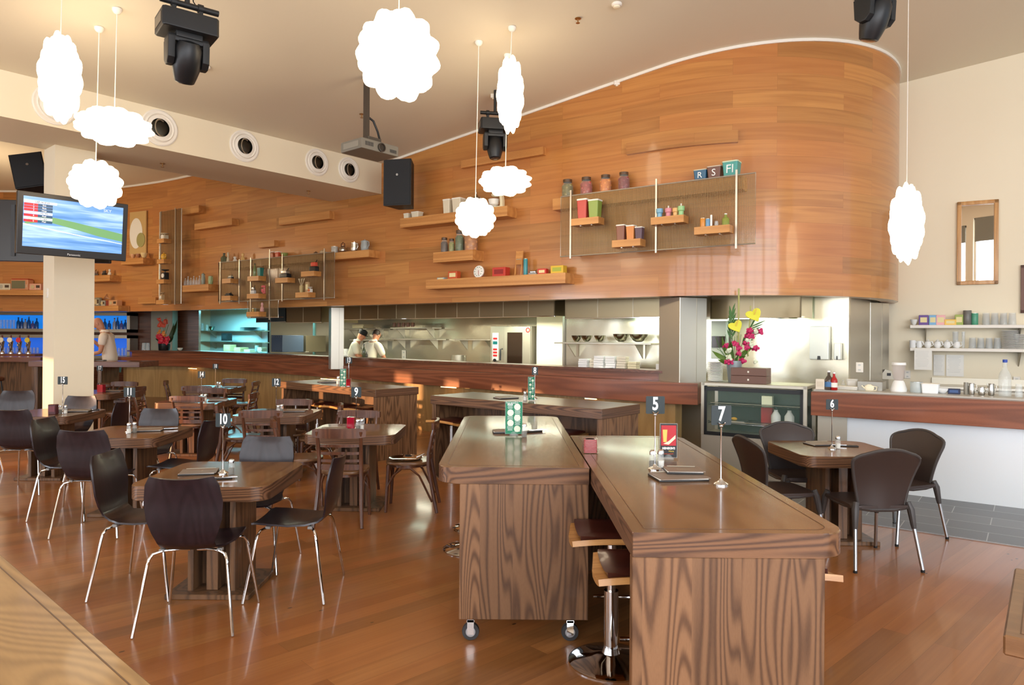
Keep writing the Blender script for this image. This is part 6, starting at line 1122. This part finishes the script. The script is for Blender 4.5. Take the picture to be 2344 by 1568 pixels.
# ------------------------------------------------------------------ bar at the far left
FY = Frame(-12, 18.55, 1, 0); WB = W_COUNTERD
b = B(); b.box(-11.95, 18.75, 1.35, 7.4, .12, 2.7); struct(b.done('wall_bar', WB, smooth=False))
BLUE = mat('blue_backlight', '1f78d8', .5, emit='1b7fe6', es=.95); BLUE2 = mat('blue_backlight_low', '2560d0', .5, emit='2a6ae0', es=.75)
def niche(y0, y1, m, lab):
    s0, zt_ = FY.sz(-70, y0, .3); s1, zb_ = FY.sz(297, y1, .3); w, h = s1-s0, zt_-zb_; t = thing('backlit_shelf', lab, 'bar shelf', FY.P((s0+s1)/2, .3, zb_), 0); f = .08
    b = B(); b.box(0, .2, f/2, w, .4, f); b.box(0, .2, h-f/2, w, .4, f); b.box(-w/2+f/2, .2, h/2, f, .4, h); b.box(w/2-f/2, .2, h/2, f, .4, h); b.done('steel_surround', STEEL2, t, smooth=False); B().box(0, .39, h/2, w-.1, .01, h-.1).done('light_panel', m, t); return FY.P(0, .3, zb_).z+f, h-2*f
zu, hu = niche(713, 761, BLUE, 'upper blue-lit bar shelf with spirit bottles'); zl_, hl = niche(765, 822, BLUE2, 'lower blue-lit bar shelf with rows of glasses')
cols = ['1d2a1a', '3a2214', 'c9b48a', '26304a', '7a3a1c', '1b1b1b', 'a8b8c0', '5a6a2a']
rows = [('bottle', 'spirit_bottle', 'bottle', x, 8, h, 757, 'dark spirit bottle on the upper blue-lit bar shelf', J(c=cols[i % 8], cap=cols[(i+3) % 8]), 'spirit bottles on the upper blue-lit bar shelf') for i, (x, h) in enumerate([(42, 26), (50, 24), (58, 22), (66, 28), (75, 18), (84, 24), (200, 22), (207, 24), (240, 24), (250, 20), (262, 26), (269, 28), (278, 20), (287, 22)])]
goods(FY, .16, zu, rows)
goods(FY, .16, zu, [('glass', 'tall_glass', 'glass', 2+i*7.5, 6, 20, 757, 'tall glass in the row at the left end of the upper bar shelf', J(inv=False), 'tall glasses on the upper bar shelf') for i in range(5)])
goods(FY, .16, zl_, [('glass', 'wine_glass', 'glass', x, 6.5, 18, 815, 'stemmed glass on the lower blue-lit bar shelf', J(inv=True), 'glasses on the lower blue-lit bar shelf') for x in (2, 10, 18, 30, 38, 50, 58, 70, 78, 86, 205, 213, 256, 264, 272, 280, 288)])
# bar counter with taps
t = thing('bar_counter', 'dark bar counter with beer taps at the far left', 'counter', (-12.6, 15.6, .1)); B().box(0, 0, 1.10-.04, 4.6, .7, .06, bev=.005).done('bar_top', W_COUNTERD, t); B().box(0, .05, .51, 4.5, .5, 1.02).done('bar_front', W_PED, t)
zb_t = 1.19
for x, c, l in ((5, 'e0d8c0', 'beer tap with a cream badge, leftmost'), (25, 'e8e0cc', 'beer tap with a white badge, second from the left'), (45, 'c4303c', 'beer tap with a red badge'), (65, 'd0b83a', 'beer tap with a yellow badge, nearest the column')):
    p = aty(x, 808, 15.55); k = FPX/15.55; t = thing('beer_tap', l, 'beer tap', (p.x, 15.55, zb_t)); h = 42/k
    B().lathe([(.05, 0), (.05, .02), (.025, .05), (.03, h*.3), (.045, h*.62), (.05, h*.68)], seg=18).done('column', CHROME, t); B().lathe([(.055, 0), (.055, .02)], M=Matrix.Translation((0, -.03, h*.74)) @ Matrix.Rotation(PI/2, 4, 'X')).done('badge', C(c), t); B().cyl(0, 0, h*.74, h*1.0, .012, .016).done('handle', C('5a1a1a'), t); B().tube([(0, 0, h*.55), (0, -.07, h*.53), (0, -.08, h*.4)], .01, 8).done('spout', CHROME, t)
# steel pillar, timber wall and pantry surround
t = thing('grey_pillar', 'grey pillar behind the flower vase at the left end of the counter', 'column', aty(376, 800, 18.35)*1); t.location.z = 0; B().box(0, 0, 1.25, 49*18.35/FPX, .3, 2.5, bev=.005).done('cladding', C('8d8878', .45, .4), t)
b = B(); p0_, p1_ = aty(612, 800, 17.2), aty(457, 800, 18.8)
PF = Frame(p1_.x, 18.9, p0_.x-p1_.x+.4, -1.1); b.box(1.2, 0, 1.3, 3.0, .08, 2.6); 
t = thing('pantry_partition', 'steel partition between the teal pantry and the cooking line', 'partition', CF.P(CF.sz(614, 790, -1.9)[0], -1.9, 0), CF.rz); B().box(0, .7, 1.2, .06, 1.3, 2.4).done('panel', STEEL2, t)
b.b.free()
# vase with orchids left on the counter end
pv = CF.P(0, 0, 0); pv = aty(376, 801, 17.35); pv.z = 1.245
t = thing('black_vase', 'black vase at the left end of the counter', 'vase', pv); B().lathe([(.12, 0), (.13, .02), (.14, .16), (.13, .17), (.001, .03)], seg=22, caps=False).done('vase_body', C('161616', .3), t)
t = thing('orchid_arrangement', 'red and orange orchids with long dark leaves in the black vase', 'flowers', pv+Vector((0, 0, .14))); b = B()
for q, w in (((.32, 0, .62), .05), ((.26, -.05, .55), .04), ((-.22, 0, .15), .07), ((.2, .05, .3), .05)): blade(b, (.02, 0, 0), q, w, .1)
b.done('long_leaf', C('33401f', .5), t); b = B()
for q in ((-.05, 0, .62), (.04, 0, .68), (-.12, 0, .45), (.1, 0, .5)): b.tube([(0, 0, 0), (q[0]*.4, 0, q[2]*.6), q], .006, 6)
b.done('stem', LEAF, t)
for i in range(22):
    z = rnd.uniform(.05, .66); x = rnd.gauss(-.02, .05+.05*(z < .3)); b = B(); rr = rnd.uniform(.022, .034)*(1.6 if z < .2 else 1)
    for k in range(5): b.ball(x+math.cos(k*1.2566)*rr, -.06+rnd.uniform(-.04, .04), z+math.sin(k*1.2566)*rr, rr*.8, 8, 1, .4, 1)
    b.ball(x, -.06, z, rr*1.3, 8); b.done('orchid', C('c4263a') if z < .22 else (C('e08a3c') if z < .45 else C('d8563a')), t)
goods(Frame(-9.5, 17.35, 1, 0), 0, 1.245, [('glass', 'glass_stack', 'glass', x, 9, 17, 809, 'upturned glass in the cluster left of the black vase', J(), 'glasses left of the black vase') for x in (329, 338)] + [('bowl', 'small_dish', 'dish', 412, 12, 6, 801, 'tiny pale dish on the counter right of the black vase', J(c='e6e0d0'))])
# things on the leaner tables
goods(Frame(-8, 12.7, 1, 0), 0, 1.14, [('tin', 'red_candle', 'candle', 200, 8, 12, 824, 'red candle beside the column on the high table', J(c='a81a24', lid='a81a24')), ('box', 'menu_stand', 'stand', 208, 5, 27, 824, 'slim upright menu stand on the high table by the man', J(c='2a2220', c2='d8d4c8', d=.1)), ('glass', 'drinking_glass', 'glass', 199, 6, 20, 820, 'clear glass half hidden by the column', J(inv=False))])
menu(Vector((-7.55, 12.9, 1.14)), -80, 'menu folder on the high table in front of the man', txt=False)
# ------------------------------------------------------------------ people
def skin_mesh(name, verts, edges, root=0, sub=2):
    me = bpy.data.meshes.new(name); me.from_pydata([v[:3] for v in verts], edges, []); o = bpy.data.objects.new(name, me); COL.objects.link(o)
    md = o.modifiers.new('skin', 'SKIN'); md.use_smooth_shade = True; md.branch_smoothing = .6
    for v, q in zip(me.skin_vertices[0].data, verts): v.radius = (q[3], q[4] if len(q) > 4 else q[3])
    me.skin_vertices[0].data[root].use_root = True; s = o.modifiers.new('sub', 'SUBSURF'); s.levels = s.render_levels = sub
    dg = bpy.context.evaluated_depsgraph_get(); dg.update(); res = bpy.data.meshes.new_from_object(o.evaluated_get(dg)); bpy.data.objects.remove(o); return res
def chain(vs, es, pts, start=None):
    i = start
    for p in pts:
        vs.append(p); j = len(vs)-1
        if i is not None: es.append((i, j))
        i = j
    return i
def person(loc, rz, lab, J_, shirt, trousers, hair=None, cap=None, scale=1.0):
    """J_: joints in metres; figure faces local -Y (towards the viewer when rz=0)"""
    t = thing('person', lab, 'person', loc, rz); t.scale = (scale,)*3; vs, es = [], []
    pel = chain(vs, es, [(0, 0, .95, .15, .12)]); P_ = J_
    ch_ = chain(vs, es, [P_['waist']+(.14, .11), P_['chest']+(.16, .12), P_['neckb']+(.09, .08)], pel); neck = chain(vs, es, [P_['neck']+(.055,), P_['head0']+(.07,)], ch_)
    for sd in ('L', 'R'):
        sh, el, wr, hd = P_['sh'+sd], P_['el'+sd], P_['wr'+sd], P_['hd'+sd]; e_ = chain(vs, es, [sh+(.062,), tuple((a+b)/2 for a, b in zip(sh, el))+(.052,), el+(.042,), tuple((a+b)/2 for a, b in zip(el, wr))+(.038,), wr+(.026,)], ch_)
        palm = chain(vs, es, [tuple((a+b)/2 for a, b in zip(wr, hd))+(.034, .02), hd+(.036, .018)], e_)
        dv = Vector(hd)-Vector(wr); dv.normalize(); sdv = dv.cross(Vector((0, 1, .2))).normalized(); cu = sdv.cross(dv)
        for k, (o_, ln) in enumerate(((-.030, .062), (-.010, .075), (.010, .07), (.030, .055))):
            b_ = Vector(hd)+sdv*o_; q1 = b_+dv*ln*.5; q2 = b_+dv*ln*.85+cu*ln*.35; chain(vs, es, [tuple(q1)+(.0095,), tuple(q2)+(.008,)], palm)
        b_ = (Vector(wr)+Vector(hd))/2; q1 = b_+sdv*-.045+dv*.01; q2 = b_+sdv*-.055+dv*.05; chain(vs, es, [tuple(q1)+(.011,), tuple(q2)+(.009,)], palm-1)
        hp, kn, an_, to = P_['hp'+sd], P_['kn'+sd], P_['an'+sd], P_['to'+sd]; chain(vs, es, [hp+(.095,), tuple((a+b)/2 for a, b in zip(hp, kn))+(.08,), kn+(.056,), tuple((a*.6+b*.4) for a, b in zip(kn, an_))+(.055,), an_+(.036,), to+(.035, .025)], pel)
    me = skin_mesh('body', vs, es); b = B(); b.b.from_mesh(me); bpy.data.meshes.remove(me)
    hc = Vector(P_['head']); MH = Matrix.Translation(hc) @ Matrix.Rotation(P_['hturn'], 4, 'Z') @ Matrix.Rotation(P_['hpitch'], 4, 'X')
    b.lathe([(.001, -.125), (.035, -.12), (.055, -.10), (.066, -.06), (.076, 0), (.08, .04), (.074, .08), (.055, .11), (.03, .124), (.001, .128)], M=MH @ Matrix.Diagonal((.95, 1.12, 1, 1)), seg=24, caps=False)
    b.tube([(0, -.078, .02), (0, -.10, -.012), (0, -.088, -.03)], .012, 8, M=MH, rs=[.007, .012, .009]); b.box(0, -.078, -.062, .045, .014, .011, bev=.004, M=MH)
    for sx in (-1, 1): b.ball(sx*.078, .01, 0, .03, 10, .35, .7, 1, M=MH); b.ball(sx*.03, -.073, .018, .013, 8, M=MH)
    b.box(0, -.07, .045, .09, .03, .012, bev=.005, M=MH); b.done('body', SKIN, t, fixn=True)
    b = B(); [b.ball(sx*.03, -.083, .018, .006, 6, M=MH) for sx in (-1, 1)]; b.done('eyes', C('2a1c14'), t)
    # shirt
    vs, es = [], []; pe = chain(vs, es, [(0, 0, .86, .165, .135)]); c1 = chain(vs, es, [tuple(P_['waist'])+(.175, .145), tuple(P_['chest'])+(.19, .145), P_['neckb']+(.105, .09)], pe)
    for sd in ('L', 'R'): sh, el = P_['sh'+sd], P_['el'+sd]; f = P_.get('sleeve', .75); chain(vs, es, [sh+(.085,), tuple(a+(c-a)*f*.5 for a, c in zip(sh, el))+(.078,), tuple(a+(c-a)*f for a, c in zip(sh, el))+(.072,)], c1-0)
    me = skin_mesh('shirt', vs, es); o = bpy.data.objects.new('shirt', me); me.materials.append(shirt); COL.objects.link(o); o.parent = t
    b = B(); q = P_['neckb']; b.lathe([(.085, .03), (.068, .075), (.074, .075), (.093, .03)], x=q[0], y=q[1]-.005, z=q[2]+.0, seg=20, caps=False); c_ = b.done('collar', shirt, t)
    vs, es = [], []; pe = chain(vs, es, [(0, 0, .93, .155, .125)])
    for sd in ('L', 'R'): hp, kn, an_ = P_['hp'+sd], P_['kn'+sd], P_['an'+sd]; chain(vs, es, [hp+(.108,), tuple((a+b)/2 for a, b in zip(hp, kn))+(.095,), kn+(.074,), tuple(an_[:2])+(an_[2]+.03, .066)], pe)
    me = skin_mesh('trousers', vs, es); o = bpy.data.objects.new('trousers', me); me.materials.append(trousers); COL.objects.link(o); o.parent = t
    for sd in ('L', 'R'): to, an_ = P_['to'+sd], P_['an'+sd]; B().box((to[0]+an_[0])/2, (to[1]+an_[1])/2-.01, .035, .09, .26, .07, bev=.03).done('shoe', BLACK, t)
    if hair: B().lathe([(.084, .0), (.086, .04), (.08, .085), (.06, .118), (.03, .133), (.001, .137)], M=MH @ Matrix.Translation((0, .018, 0)) @ Matrix.Diagonal((.96, 1.08, 1, 1)), seg=22, caps=False).done('hair', hair, t)
    if cap: b = B(); b.lathe([(.088, .03), (.095, .05), (.105, .10), (.09, .14), (.04, .155), (.001, .157)], M=MH, seg=22, caps=False); b.box(0, -.09, .045, .13, .09, .012, bev=.004, M=MH); b.done('cap', cap, t)
    return t
legs = dict(hpL=(-.10, 0, .90), knL=(-.12, -.02, .50), anL=(-.13, .02, .09), toL=(-.14, -.12, .05), hpR=(.10, 0, .90), knR=(.12, -.03, .50), anR=(.13, .03, .09), toR=(.14, -.11, .05))
# bald man in profile, looking down, hand to the mouth
mj = dict(legs, waist=(0, -.01, 1.10), chest=(0, -.04, 1.34), neckb=(0, -.10, 1.53), neck=(0, -.15, 1.60), head0=(0, -.18, 1.65), head=(0, -.22, 1.71), hturn=0, hpitch=.55, shL=(-.19, -.06, 1.47), shR=(.19, -.06, 1.47),
 elL=(-.25, -.22, 1.22), wrL=(-.10, -.40, 1.42), hdL=(-.04, -.38, 1.52), elR=(.26, -.08, 1.17), wrR=(.16, -.36, 1.12), hdR=(.12, -.46, 1.12), sleeve=.62)
pm = aty(238, 830, 13.7)
man = person((pm.x+.1, 13.75, .1), R(-82), 'bald person in a short-sleeved cream shirt and pale jeans looking down, hand at the mouth', mj, mat('cream_shirt', 'f0ddc6', .7), mat('pale_jeans', '5f9c9c', .8), scale=1.01)
chefw = mat('chef_white', 'efe8d0', .75)
cj = dict(legs, waist=(0, -.03, 1.10), chest=(0, -.10, 1.33), neckb=(0, -.16, 1.49), neck=(0, -.20, 1.56), head0=(0, -.23, 1.60), head=(0, -.26, 1.64), hturn=0, hpitch=.45, shL=(-.19, -.12, 1.43), shR=(.19, -.12, 1.43), elL=(-.27, -.2, 1.17), wrL=(-.18, -.42, 1.06), hdL=(-.14, -.5, 1.04), elR=(.27, -.2, 1.17), wrR=(.18, -.42, 1.06), hdR=(.14, -.5, 1.04), sleeve=.9)
pc = CF.hit(843, 800, -1.5); person((pc.x, pc.y, 0), R(180-30), 'cook in white with short dark hair, back to the dining room', cj, chefw, mat('dark_trousers', '2a2a2e', .8), hair=mat('dark_hair', '2a1c14', .6), scale=1.0)
pc = CF.hit(801, 800, -1.9); person((pc.x, pc.y, 0), R(95), 'cook in white with a black cap, turned to the right', cj, chefw, mat('dark_trousers', '2a2a2e', .8), cap=mat('black_cap', '141414', .7), scale=1.0)

pa, pb_ = CF.sz(452, 790, -3.22)[0], CF.sz(612, 790, -3.22)[0]; b = B(); b.box((pa+pb_)/2, 0, 1.25, pb_-pa, .03, 2.5); struct(b.done('wall_pantry', mat('pantry_tile', 'dcecec', .3), loc=CF.P(0, -3.22, 0), rz=CF.rz, smooth=False))
# ------------------------------------------------------------------ light
W = bpy.data.worlds.new('sky'); S.world = W; W.use_nodes = True
bg = W.node_tree.nodes['Background']; bg.inputs[0].default_value = (.75, .87, 1, 1); bg.inputs[1].default_value = 1.6
def area(name, loc, rot, sx, sy, e, col): 
    l = bpy.data.lights.new(name, 'AREA'); l.shape = 'RECTANGLE'; l.size = sx; l.size_y = sy; l.energy = e; l.color = col
    o = bpy.data.objects.new(name, l); COL.objects.link(o); o.location = loc; o.rotation_euler = rot; return o
for i, h in enumerate(BW):
    area('daylight_window', ((h[0]+h[1])/2, -3.75, (h[2]+h[3])/2), (PI/2, 0, 0), 2.3, h[3]-h[2], 150 if i < 5 else 300, (.92, .95, 1))
for h in LW[:2]: area('daylight_window', (-14.85, (h[0]+h[1])/2, (h[2]+h[3])/2), (PI/2, 0, -PI/2), 2.3, 2.3, 230, (.78, .88, 1))  # added cool light at the glowing panes, for the column's left face
sl = bpy.data.lights.new('sun', 'SUN'); sl.energy = 9; sl.angle = .009; sl.color = (1, .52, .22)
so = bpy.data.objects.new('sun', sl); COL.objects.link(so)
sd = Vector((.93, .33, -.072)).normalized(); so.rotation_euler = sd.to_track_quat('-Z', 'Y').to_euler()
pl = bpy.data.lights.new('bar_fill_light', 'POINT'); pl.energy = 160; pl.color = (1, .78, .52); pl.shadow_soft_size = .2; po = bpy.data.objects.new('bar_fill_light', pl); COL.objects.link(po); po.location = (-10.2, 13.2, 3.4)  # unseen point light, added to brighten the far ceiling beyond the beam
# kitchen lamps
for s_, d_, z_, ln, e in ((-.9, -.95, 2.1, 1.6, 16), (-3.6, -1.9, 2.1, 2.2, 50), (-6.4, -1.9, 2.1, 2.2, 45), (-9.8, -1.9, 2.1, 2.2, 40), (1.3, -1.0, 2.1, 1.6, 8)):
    area('hood_lamp', CF.P(s_, d_, 1.92), (0, 0, CF.rz), ln, .12, e, (1, .97, .74))
area('pantry_lamp', CF.P(-14.6, -1.9, 2.3), (0, 0, CF.rz), 2.6, .8, 240, (.25, .84, 1))
S.view_settings.view_transform = 'Standard'; S.view_settings.look = 'None'; S.view_settings.exposure = -.17; S.view_settings.gamma = 1
S.cycles.max_bounces = 6; S.cycles.diffuse_bounces = 3; S.cycles.glossy_bounces = 3; S.cycles.transmission_bounces = 6; S.cycles.caustics_reflective = False; S.cycles.caustics_refractive = False
S.cycles.use_denoising = True; S.cycles.adaptive_threshold = .06; S.cycles.transparent_max_bounces = 6; S.cycles.sample_clamp_indirect = 6
